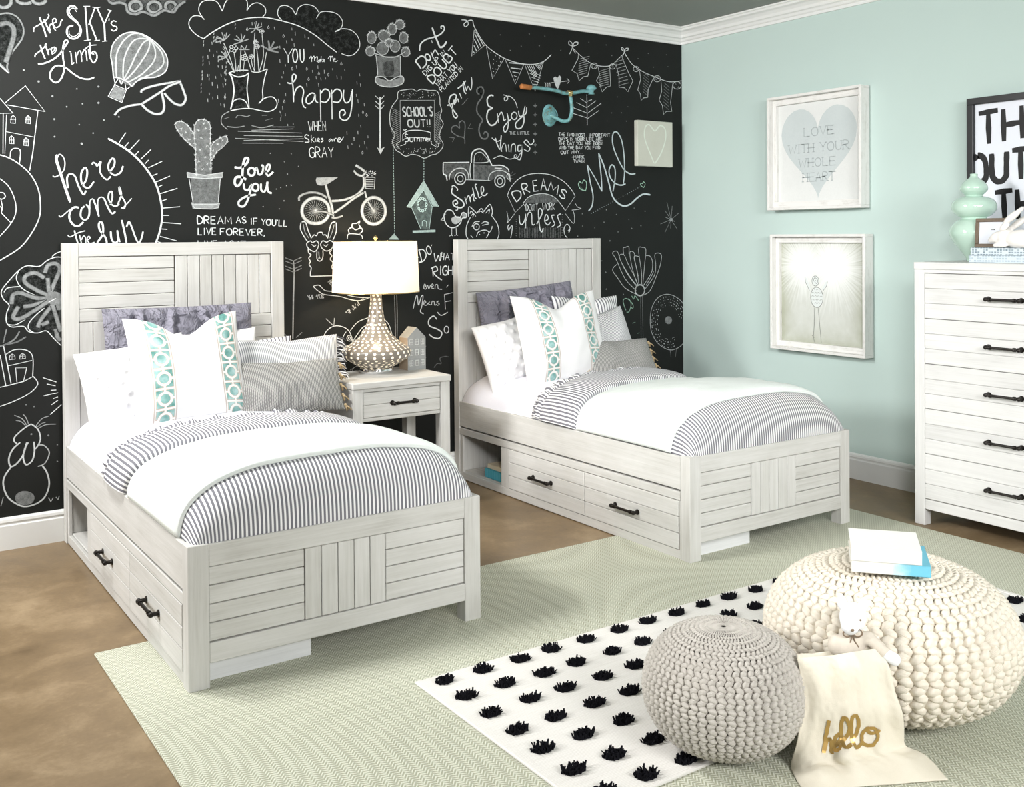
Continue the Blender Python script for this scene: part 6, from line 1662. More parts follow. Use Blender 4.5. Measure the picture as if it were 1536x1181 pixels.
chalk('chalk_lettering', 'script chalk words: Love you', 0, 'S|13|0.9|1|1760,1829 1789,1826 1824,1848 1835,1876 1817,1876 1806,1841 1802,1792 1795,1750 1773,1729 1760,1746 1767,1774 1795,1778 1823,1765;S|12|0.9|1|1871,1808 1867,1796 1858,1788 1846,1787 1837,1795 1834,1807 1837,1819 1847,1827 1858,1827 1868,1820 1871,1808;S|11|0.9|1|1874,1815 1881,1829 1892,1795 1910,1802 1918,1837 1907,1844;S|11|0.9|1|1925,1810 1947,1817 1954,1846 1940,1845 1932,1810 1946,1789 1974,1811;S|11|0.9|1|1809,1744 1812,1716 1833,1710 1852,1738 1844,1703 1829,1654 1808,1623 1783,1626 1783,1650 1822,1675 1876,1686;S|11|0.9|1|1890,1725 1887,1713 1878,1706 1868,1706 1859,1713 1856,1724 1859,1736 1868,1743 1879,1743 1887,1736 1890,1725;S|11|0.9|1|1904,1746 1905,1711 1924,1704 1938,1740 1940,1757;S|11|0.9|1|1937,1754 1944,1705 1964,1695')
chalk('chalk_dots', 'chalk dots trailing right of Love you', 0, 'D|7|0.6|0|1958,1910 2077,1912 2037,1867 2118,1845 2054,1801 2033,1655 1915,1622 2006,1611;D|5|0.8|0|1990,1718 2015,1726 2048,1737 2075,1741')
chalk('chalk_lettering', "block chalk words: DREAM AS IF YOU'LL LIVE FOREVER,", 0, "T|6|0.95|0|1561,1529 1740,1528 39,0|DREAM;T|6|0.95|0|1766,1533 1820,1533 34,0|AS;T|6|0.95|0|1845,1526 1884,1526 34,0|IF;T|6|0.95|0|1903,1524 2051,1515 33,0|YOU'LL;T|6|0.95|0|1564,1472 1659,1472 36,0|LIVE;T|6|0.95|0|1680,1471 1921,1466 34,0|FOREVER,;T|5|0.95|0|1562,1409 1752,1405 34,0|LIVE AS;T|5|0.95|0|1770,1406 1820,1404 33,0|IF")
chalk('chalk_drawing', 'chalk bicycle with a basket of flowers on the handlebar', 0, 'S|20|0.72|1|2298,1602 2294,1582 2285,1564 2269,1548 2249,1537 2227,1532 2204,1532 2182,1537 2163,1548 2148,1563 2139,1581 2136,1601 2139,1621 2149,1639 2164,1654 2183,1666 2205,1672 2228,1672 2251,1666 2270,1656 2285,1641 2295,1622 2298,1602;S|2|0.7|0|2216,1602 2282,1602;S|2|0.7|0|2216,1602 2279,1588;S|2|0.7|0|2216,1602 2274,1575;S|2|0.7|0|2216,1602 2265,1563;S|2|0.7|0|2216,1602 2253,1554;S|2|0.7|0|2216,1602 2239,1547;S|2|0.7|0|2216,1602 2223,1544;S|2|0.7|0|2216,1602 2208,1544;S|2|0.7|0|2216,1602 2193,1547;S|2|0.7|0|2216,1602 2179,1554;S|2|0.7|0|2216,1602 2168,1563;S|2|0.7|0|2216,1602 2159,1574;S|2|0.7|0|2216,1602 2153,1587;S|2|0.7|0|2216,1602 2152,1601;S|2|0.7|0|2216,1602 2154,1615;S|2|0.7|0|2216,1602 2159,1628;S|2|0.7|0|2216,1602 2168,1640;S|2|0.7|0|2216,1602 2180,1649;S|2|0.7|0|2216,1602 2194,1656;S|2|0.7|0|2216,1602 2209,1659;S|2|0.7|0|2216,1602 2225,1659;S|2|0.7|0|2216,1602 2240,1656;S|2|0.7|0|2216,1602 2254,1650;S|2|0.7|0|2216,1602 2265,1641;S|2|0.7|0|2216,1602 2274,1629;S|2|0.7|0|2216,1602 2280,1616;D|7|0.8|0|2216,1602;S|20|0.72|1|2648,1605 2645,1583 2636,1563 2621,1547 2603,1535 2583,1529 2562,1529 2541,1535 2524,1547 2510,1563 2502,1583 2499,1604 2502,1625 2511,1645 2525,1661 2543,1673 2563,1680 2584,1680 2605,1674 2623,1663 2636,1646 2645,1627 2648,1605;S|2|0.7|0|2573,1604 2633,1605;S|2|0.7|0|2573,1604 2631,1590;S|2|0.7|0|2573,1604 2626,1576;S|2|0.7|0|2573,1604 2617,1563;S|2|0.7|0|2573,1604 2606,1553;S|2|0.7|0|2573,1604 2594,1546;S|2|0.7|0|2573,1604 2580,1542;S|2|0.7|0|2573,1604 2565,1542;S|2|0.7|0|2573,1604 2551,1546;S|2|0.7|0|2573,1604 2539,1553;S|2|0.7|0|2573,1604 2528,1563;S|2|0.7|0|2573,1604 2520,1575;S|2|0.7|0|2573,1604 2515,1589;S|2|0.7|0|2573,1604 2514,1604;S|2|0.7|0|2573,1604 2516,1619;S|2|0.7|0|2573,1604 2521,1633;S|2|0.7|0|2573,1604 2529,1645;S|2|0.7|0|2573,1604 2540,1655;S|2|0.7|0|2573,1604 2552,1663;S|2|0.7|0|2573,1604 2566,1666;S|2|0.7|0|2573,1604 2581,1667;S|2|0.7|0|2573,1604 2595,1663;S|2|0.7|0|2573,1604 2607,1656;S|2|0.7|0|2573,1604 2618,1646;S|2|0.7|0|2573,1604 2626,1634;S|2|0.7|0|2573,1604 2631,1620;D|7|0.8|0|2573,1604;S|13|0.6|1|2120,1655 2124,1680 2177,1702 2239,1699 2285,1675;S|15|0.7|1|2278,1747 2293,1690 2316,1617 2320,1566;S|14|0.7|1|2313,1657 2388,1665 2461,1692 2506,1734 2512,1782 2507,1804;S|14|0.7|1|2328,1592 2380,1625 2444,1670 2510,1708;S|11|0.6|1|2207,1594 2261,1598 2324,1577;S|12|0.7|1|2518,1716 2534,1664 2566,1612;S|11|0.6|1|2312,1566 2335,1562 2379,1574;F|0|0.65|1|2224,1786 2342,1791 2338,1782 2278,1747 2232,1746 2220,1768;S|15|0.7|1|2462,1862 2495,1845 2519,1827;S|13|0.7|1|2450,1832 2470,1811 2503,1804 2527,1827;S|5|0.8|0|2521,1796 2583,1797 2578,1730 2524,1732 2521,1796;S|4|0.8|0|2525,1782 2574,1784;S|4|0.8|0|2525,1770 2574,1771;S|4|0.8|0|2524,1757 2574,1758;S|4|0.8|0|2524,1745 2574,1746;D|5|0.9|0|2577,1816;D|5|0.9|0|2545,1829;D|5|0.9|0|2564,1818;D|5|0.9|0|2543,1821;D|5|0.9|0|2550,1815;D|5|0.9|0|2579,1825;D|5|0.9|0|2558,1818;D|5|0.9|0|2566,1829;D|5|0.9|0|2540,1805;D|5|0.9|0|2534,1813;D|5|0.9|0|2541,1820;D|5|0.9|0|2553,1829;D|5|0.9|0|2536,1803;D|5|0.9|0|2528,1832;D|5|0.9|0|2571,1825;D|5|0.9|0|2537,1810;D|5|0.9|0|2586,1831;D|5|0.9|0|2569,1824;D|5|0.9|0|2587,1818;D|5|0.9|0|2580,1815;D|5|0.9|0|2533,1821;D|5|0.9|0|2569,1833;D|5|0.9|0|2530,1802;D|5|0.9|0|2582,1816;D|5|0.9|0|2529,1812;D|5|0.9|0|2586,1811;D|5|0.9|0|2569,1823;D|5|0.9|0|2564,1805;D|5|0.9|0|2556,1835;D|5|0.9|0|2534,1804')
chalk('chalk_drawing', 'potted chalk prickly pear cactus', 0, 'F|0|0.38|1|2678,2546 2672,2527 2658,2512 2639,2505 2621,2508 2607,2520 2602,2539 2607,2558 2621,2573 2640,2580 2659,2577 2673,2564 2678,2546;F|0|0.38|1|2753,2566 2748,2549 2736,2535 2720,2529 2704,2532 2692,2543 2688,2560 2692,2577 2704,2591 2720,2597 2737,2594 2748,2583 2753,2566;F|0|0.38|1|2598,2599 2594,2582 2583,2569 2569,2563 2555,2566 2545,2577 2542,2594 2546,2611 2556,2624 2570,2630 2584,2627 2594,2616 2598,2599;F|0|0.38|1|2684,2620 2679,2604 2666,2592 2649,2586 2631,2588 2618,2598 2614,2612 2619,2628 2632,2640 2649,2646 2667,2644 2680,2634 2684,2620;F|0|0.38|1|2730,2662 2726,2646 2716,2633 2702,2628 2689,2630 2679,2641 2675,2656 2679,2673 2689,2685 2703,2691 2716,2688 2726,2678 2730,2662;F|0|0.38|1|2804,2621 2800,2604 2790,2592 2776,2586 2762,2589 2752,2600 2749,2615 2753,2631 2763,2644 2776,2650 2790,2647 2800,2636 2804,2621;F|0|0.38|1|2589,2520 2585,2507 2574,2497 2560,2492 2546,2494 2536,2502 2533,2515 2537,2528 2547,2538 2561,2543 2575,2541 2585,2532 2589,2520;F|0|0.38|1|2780,2694 2776,2680 2765,2669 2751,2664 2736,2666 2726,2675 2722,2688 2726,2702 2737,2713 2751,2718 2766,2716 2777,2708 2780,2694;F|0|0.38|1|2816,2538 2812,2524 2802,2513 2788,2508 2774,2510 2764,2520 2761,2533 2765,2547 2775,2558 2789,2563 2802,2561 2812,2552 2816,2538;F|0|0.38|1|2708,2581 2704,2569 2695,2560 2682,2555 2669,2557 2660,2565 2657,2576 2660,2587 2670,2596 2682,2601 2695,2599 2704,2592 2708,2581;S|4|0.7|1|2678,2546 2672,2527 2658,2512 2639,2505 2621,2508 2607,2520 2602,2539 2607,2558 2621,2573 2640,2580 2659,2577 2673,2564 2678,2546;S|4|0.7|1|2753,2566 2748,2549 2736,2535 2720,2529 2704,2532 2692,2543 2688,2560 2692,2577 2704,2591 2720,2597 2737,2594 2748,2583 2753,2566;S|4|0.7|1|2598,2599 2594,2582 2583,2569 2569,2563 2555,2566 2545,2577 2542,2594 2546,2611 2556,2624 2570,2630 2584,2627 2594,2616 2598,2599;S|4|0.7|1|2684,2620 2679,2604 2666,2592 2649,2586 2631,2588 2618,2598 2614,2612 2619,2628 2632,2640 2649,2646 2667,2644 2680,2634 2684,2620;S|4|0.7|1|2730,2662 2726,2646 2716,2633 2702,2628 2689,2630 2679,2641 2675,2656 2679,2673 2689,2685 2703,2691 2716,2688 2726,2678 2730,2662;S|4|0.7|1|2804,2621 2800,2604 2790,2592 2776,2586 2762,2589 2752,2600 2749,2615 2753,2631 2763,2644 2776,2650 2790,2647 2800,2636 2804,2621;S|4|0.7|1|2589,2520 2585,2507 2574,2497 2560,2492 2546,2494 2536,2502 2533,2515 2537,2528 2547,2538 2561,2543 2575,2541 2585,2532 2589,2520;S|4|0.7|1|2780,2694 2776,2680 2765,2669 2751,2664 2736,2666 2726,2675 2722,2688 2726,2702 2737,2713 2751,2718 2766,2716 2777,2708 2780,2694;S|4|0.7|1|2816,2538 2812,2524 2802,2513 2788,2508 2774,2510 2764,2520 2761,2533 2765,2547 2775,2558 2789,2563 2802,2561 2812,2552 2816,2538;S|4|0.7|1|2708,2581 2704,2569 2695,2560 2682,2555 2669,2557 2660,2565 2657,2576 2660,2587 2670,2596 2682,2601 2695,2599 2704,2592 2708,2581;S|2|0.95|0|2541,2600 2548,2606;S|2|0.95|0|2541,2600 2549,2598;S|2|0.95|0|2541,2600 2542,2592;S|2|0.95|0|2541,2600 2539,2608;S|2|0.95|0|2546,2615 2555,2613;S|2|0.95|0|2546,2615 2553,2621;S|2|0.95|0|2546,2615 2539,2609;S|2|0.95|0|2546,2615 2548,2607;S|2|0.95|0|2557,2627 2549,2629;S|2|0.95|0|2557,2627 2559,2619;S|2|0.95|0|2557,2627 2556,2635;S|2|0.95|0|2557,2627 2550,2621;S|2|0.95|0|2570,2632 2578,2638;S|2|0.95|0|2570,2632 2562,2634;S|2|0.95|0|2570,2632 2569,2640;S|2|0.95|0|2570,2632 2572,2624;S|2|0.95|0|2584,2629 2592,2627;S|2|0.95|0|2584,2629 2575,2631;S|2|0.95|0|2584,2629 2582,2637;S|2|0.95|0|2584,2629 2585,2621;S|2|0.95|0|2594,2619 2587,2613;S|2|0.95|0|2594,2619 2596,2611;S|2|0.95|0|2594,2619 2586,2621;S|2|0.95|0|2594,2619 2603,2617;S|2|0.95|0|2599,2604 2600,2597;S|2|0.95|0|2599,2604 2608,2603;S|2|0.95|0|2599,2604 2592,2598;S|2|0.95|0|2599,2604 2606,2611;S|2|0.95|0|2613,2618 2611,2626;S|2|0.95|0|2613,2618 2620,2624;S|2|0.95|0|2613,2618 2621,2616;S|2|0.95|0|2613,2618 2614,2610;S|2|0.95|0|2620,2632 2627,2638;S|2|0.95|0|2620,2632 2618,2640;S|2|0.95|0|2620,2632 2611,2634;S|2|0.95|0|2620,2632 2628,2630;S|2|0.95|0|2633,2643 2624,2645;S|2|0.95|0|2633,2643 2642,2641;S|2|0.95|0|2633,2643 2640,2649;S|2|0.95|0|2633,2643 2631,2651;S|2|0.95|0|2650,2648 2643,2642;S|2|0.95|0|2650,2648 2641,2650;S|2|0.95|0|2650,2648 2648,2656;S|2|0.95|0|2650,2648 2658,2646;S|2|0.95|0|2667,2646 2668,2638;S|2|0.95|0|2667,2646 2659,2640;S|2|0.95|0|2667,2646 2665,2654;S|2|0.95|0|2667,2646 2658,2648;S|2|0.95|0|2679,2637 2681,2629;S|2|0.95|0|2679,2637 2687,2643;S|2|0.95|0|2679,2637 2671,2639;S|2|0.95|0|2679,2637 2672,2631;S|2|0.95|0|2686,2624 2693,2630;S|2|0.95|0|2686,2624 2694,2622;S|2|0.95|0|2686,2624 2679,2618;S|2|0.95|0|2686,2624 2677,2626;S|2|0.95|0|2674,2662 2673,2670;S|2|0.95|0|2674,2662 2666,2664;S|2|0.95|0|2674,2662 2667,2656;S|2|0.95|0|2674,2662 2683,2660;S|2|0.95|0|2680,2677 2678,2685;S|2|0.95|0|2680,2677 2673,2671;S|2|0.95|0|2680,2677 2687,2683;S|2|0.95|0|2680,2677 2681,2669;S|2|0.95|0|2690,2688 2683,2682;S|2|0.95|0|2690,2688 2689,2696;S|2|0.95|0|2690,2688 2697,2694;S|2|0.95|0|2690,2688 2699,2686;S|2|0.95|0|2703,2693 2710,2699;S|2|0.95|0|2703,2693 2712,2691;S|2|0.95|0|2703,2693 2694,2695;S|2|0.95|0|2703,2693 2702,2701;S|2|0.95|0|2716,2690 2723,2696;S|2|0.95|0|2716,2690 2707,2692;S|2|0.95|0|2716,2690 2709,2684;S|2|0.95|0|2716,2690 2725,2688;S|2|0.95|0|2726,2681 2735,2679;S|2|0.95|0|2726,2681 2719,2675;S|2|0.95|0|2726,2681 2724,2689;S|2|0.95|0|2726,2681 2733,2687;S|2|0.95|0|2731,2667 2732,2659;S|2|0.95|0|2731,2667 2723,2661;S|2|0.95|0|2731,2667 2722,2669;S|2|0.95|0|2731,2667 2739,2665;S|2|0.95|0|2762,2645 2755,2639;S|2|0.95|0|2762,2645 2753,2647;S|2|0.95|0|2762,2645 2764,2637;S|2|0.95|0|2762,2645 2771,2644;S|2|0.95|0|2775,2651 2773,2659;S|2|0.95|0|2775,2651 2768,2645;S|2|0.95|0|2775,2651 2766,2653;S|2|0.95|0|2775,2651 2784,2649;S|2|0.95|0|2788,2650 2787,2658;S|2|0.95|0|2788,2650 2790,2642;S|2|0.95|0|2788,2650 2779,2652;S|2|0.95|0|2788,2650 2781,2644;S|2|0.95|0|2799,2641 2808,2640;S|2|0.95|0|2799,2641 2800,2633;S|2|0.95|0|2799,2641 2792,2635;S|2|0.95|0|2799,2641 2797,2650;S|2|0.95|0|2805,2628 2812,2634;S|2|0.95|0|2805,2628 2813,2626;S|2|0.95|0|2805,2628 2803,2636;S|2|0.95|0|2805,2628 2806,2620;S|2|0.95|0|2804,2612 2802,2620;S|2|0.95|0|2804,2612 2797,2606;S|2|0.95|0|2804,2612 2806,2604;S|2|0.95|0|2804,2612 2795,2614;S|2|0.95|0|2797,2598 2799,2590;S|2|0.95|0|2797,2598 2806,2596;S|2|0.95|0|2797,2598 2789,2600;S|2|0.95|0|2797,2598 2805,2604;S|2|0.95|0|2532,2519 2533,2511;S|2|0.95|0|2532,2519 2530,2527;S|2|0.95|0|2532,2519 2525,2513;S|2|0.95|0|2532,2519 2539,2525;S|2|0.95|0|2537,2531 2546,2529;S|2|0.95|0|2537,2531 2539,2523;S|2|0.95|0|2537,2531 2530,2525;S|2|0.95|0|2537,2531 2536,2539;S|2|0.95|0|2548,2540 2539,2542;S|2|0.95|0|2548,2540 2556,2538;S|2|0.95|0|2548,2540 2546,2548;S|2|0.95|0|2548,2540 2555,2546;S|2|0.95|0|2561,2544 2560,2552;S|2|0.95|0|2561,2544 2570,2542;S|2|0.95|0|2561,2544 2568,2550;S|2|0.95|0|2561,2544 2553,2546;S|2|0.95|0|2575,2542 2583,2540;S|2|0.95|0|2575,2542 2568,2536;S|2|0.95|0|2575,2542 2566,2544;S|2|0.95|0|2575,2542 2576,2534;S|2|0.95|0|2585,2535 2583,2543;S|2|0.95|0|2585,2535 2578,2529;S|2|0.95|0|2585,2535 2592,2541;S|2|0.95|0|2585,2535 2586,2527;S|2|0.95|0|2590,2524 2581,2526;S|2|0.95|0|2590,2524 2598,2522;S|2|0.95|0|2590,2524 2583,2518;S|2|0.95|0|2590,2524 2597,2530;S|2|0.95|0|2736,2714 2745,2712;S|2|0.95|0|2736,2714 2738,2706;S|2|0.95|0|2736,2714 2735,2722;S|2|0.95|0|2736,2714 2727,2716;S|2|0.95|0|2750,2720 2748,2728;S|2|0.95|0|2750,2720 2743,2713;S|2|0.95|0|2750,2720 2759,2718;S|2|0.95|0|2750,2720 2741,2721;S|2|0.95|0|2764,2719 2765,2711;S|2|0.95|0|2764,2719 2762,2727;S|2|0.95|0|2764,2719 2773,2717;S|2|0.95|0|2764,2719 2755,2721;S|2|0.95|0|2775,2712 2768,2706;S|2|0.95|0|2775,2712 2777,2704;S|2|0.95|0|2775,2712 2782,2718;S|2|0.95|0|2775,2712 2774,2720;S|2|0.95|0|2781,2700 2788,2707;S|2|0.95|0|2781,2700 2774,2694;S|2|0.95|0|2781,2700 2790,2699;S|2|0.95|0|2781,2700 2783,2692;S|2|0.95|0|2781,2687 2782,2679;S|2|0.95|0|2781,2687 2788,2693;S|2|0.95|0|2781,2687 2773,2681;S|2|0.95|0|2781,2687 2790,2685;S|2|0.95|0|2774,2674 2766,2668;S|2|0.95|0|2774,2674 2775,2666;S|2|0.95|0|2774,2674 2772,2683;S|2|0.95|0|2774,2674 2781,2681;S|2|0.95|0|2774,2559 2765,2561;S|2|0.95|0|2774,2559 2776,2551;S|2|0.95|0|2774,2559 2772,2567;S|2|0.95|0|2774,2559 2767,2553;S|2|0.95|0|2787,2564 2785,2572;S|2|0.95|0|2787,2564 2794,2570;S|2|0.95|0|2787,2564 2778,2566;S|2|0.95|0|2787,2564 2789,2556;S|2|0.95|0|2800,2563 2799,2571;S|2|0.95|0|2800,2563 2802,2555;S|2|0.95|0|2800,2563 2808,2569;S|2|0.95|0|2800,2563 2809,2561;S|2|0.95|0|2811,2556 2809,2564;S|2|0.95|0|2811,2556 2813,2548;S|2|0.95|0|2811,2556 2804,2550;S|2|0.95|0|2811,2556 2802,2558;S|2|0.95|0|2817,2544 2815,2552;S|2|0.95|0|2817,2544 2818,2536;S|2|0.95|0|2817,2544 2809,2538;S|2|0.95|0|2817,2544 2808,2546;S|2|0.95|0|2816,2531 2807,2533;S|2|0.95|0|2816,2531 2815,2539;S|2|0.95|0|2816,2531 2818,2523;S|2|0.95|0|2816,2531 2825,2529;S|2|0.95|0|2810,2518 2817,2524;S|2|0.95|0|2810,2518 2811,2510;S|2|0.95|0|2810,2518 2802,2512;S|2|0.95|0|2810,2518 2808,2526;S|2|0.95|0|2656,2580 2647,2581;S|2|0.95|0|2656,2580 2665,2578;S|2|0.95|0|2656,2580 2649,2574;S|2|0.95|0|2656,2580 2663,2586;S|2|0.95|0|2661,2590 2654,2584;S|2|0.95|0|2661,2590 2652,2592;S|2|0.95|0|2661,2590 2668,2596;S|2|0.95|0|2661,2590 2660,2598;S|2|0.95|0|2671,2598 2679,2596;S|2|0.95|0|2671,2598 2678,2604;S|2|0.95|0|2671,2598 2669,2606;S|2|0.95|0|2671,2598 2664,2592;S|2|0.95|0|2683,2602 2684,2594;S|2|0.95|0|2683,2602 2690,2608;S|2|0.95|0|2683,2602 2681,2610;S|2|0.95|0|2683,2602 2674,2604;S|2|0.95|0|2695,2600 2688,2594;S|2|0.95|0|2695,2600 2696,2592;S|2|0.95|0|2695,2600 2693,2608;S|2|0.95|0|2695,2600 2704,2598;S|2|0.95|0|2704,2594 2706,2586;S|2|0.95|0|2704,2594 2697,2588;S|2|0.95|0|2704,2594 2711,2600;S|2|0.95|0|2704,2594 2695,2596;S|2|0.95|0|2709,2584 2700,2586;S|2|0.95|0|2709,2584 2717,2582;S|2|0.95|0|2709,2584 2701,2578;S|2|0.95|0|2709,2584 2707,2592;F|0|0.38|0|2602,2495 2754,2509 2757,2388 2609,2376;F|0|0.5|1|2594,2375 2680,2359 2770,2389 2769,2351 2684,2326 2594,2338;S|5|0.8|1|2589,2502 2598,2487 2605,2398 2596,2368;S|5|0.75|1|2585,2509 2627,2501 2669,2494 2728,2503 2788,2539;S|5|0.8|1|2754,2509 2754,2388;S|5|0.8|1|2594,2375 2642,2379 2680,2359 2727,2384 2768,2391 2771,2355 2726,2331 2675,2323 2617,2328 2592,2349 2594,2375;F|0|0.25|1|2643,2462 2702,2474 2710,2400 2651,2387')
chalk('chalk_drawing', 'long chalk arrow pointing down', 0, 'S|10|0.8|0|2620,2261 2617,1950;S|5|0.8|0|2620,2242 2590,2265;S|5|0.8|0|2620,2242 2646,2270;S|5|0.8|0|2620,2212 2589,2235;S|5|0.8|0|2620,2212 2645,2240;S|5|0.8|0|2620,2186 2589,2209;S|5|0.8|0|2620,2186 2645,2214;F|0|0.75|0|2597,1971 2617,1959 2647,1975 2620,1931')
chalk('chalk_lettering', "slanted chalk words: Don't DIG UP IN DOUBT WHAT YOU PLANTED IN faith", 0, 'S|9|0.9|1|2853,2488 2874,2467 2892,2446;S|8|0.9|1|2855,2492 2893,2522 2923,2510 2927,2479 2901,2450;S|8|0.9|1|2952,2527 2956,2516 2953,2506 2945,2501 2934,2503 2924,2511 2920,2522 2923,2532 2932,2537 2943,2535 2952,2527;S|8|0.9|1|2959,2552 2977,2515;S|7|0.9|1|2968,2537 2986,2566 2999,2556 3013,2538;S|5|0.9|0|2964,2622 2969,2607;S|11|0.9|1|2969,2698 2987,2655 3009,2611 3022,2588 3045,2595 3068,2625;S|8|0.9|1|2882,2551 2889,2591 2924,2622 2982,2643 3027,2666 3053,2697 3046,2716 3029,2710 3033,2698;T|5|0.95|0|2922,2408 3064,2553 29,0|DIG UP IN;T|8|0.95|0|2972,2363 3145,2568 52,0|DOUBT;T|5|0.95|0|3005,2350 3144,2482 33,0|WHAT YOU;T|5|0.95|0|3033,2321 3183,2467 28,0|PLANTED IN;S|8|0.9|1|3069,2242 3114,2261 3133,2301 3119,2312 3092,2298 3082,2258 3114,2214 3139,2184 3127,2171 3109,2190 3105,2252;S|7|0.9|1|3133,2274 3114,2276 3119,2253 3142,2286 3149,2267;S|7|0.9|0|3156,2323 3170,2292;S|8|0.9|1|3180,2384 3189,2337 3203,2322;S|7|0.9|1|3201,2401 3180,2376 3143,2349;S|8|0.9|1|3185,2396 3207,2338;S|6|0.9|1|3207,2346 3217,2367 3236,2348 3245,2389 3241,2428;S|2|0.5|0|3169,2250 3216,2295;S|2|0.6|0|3177,2253 3207,2287')
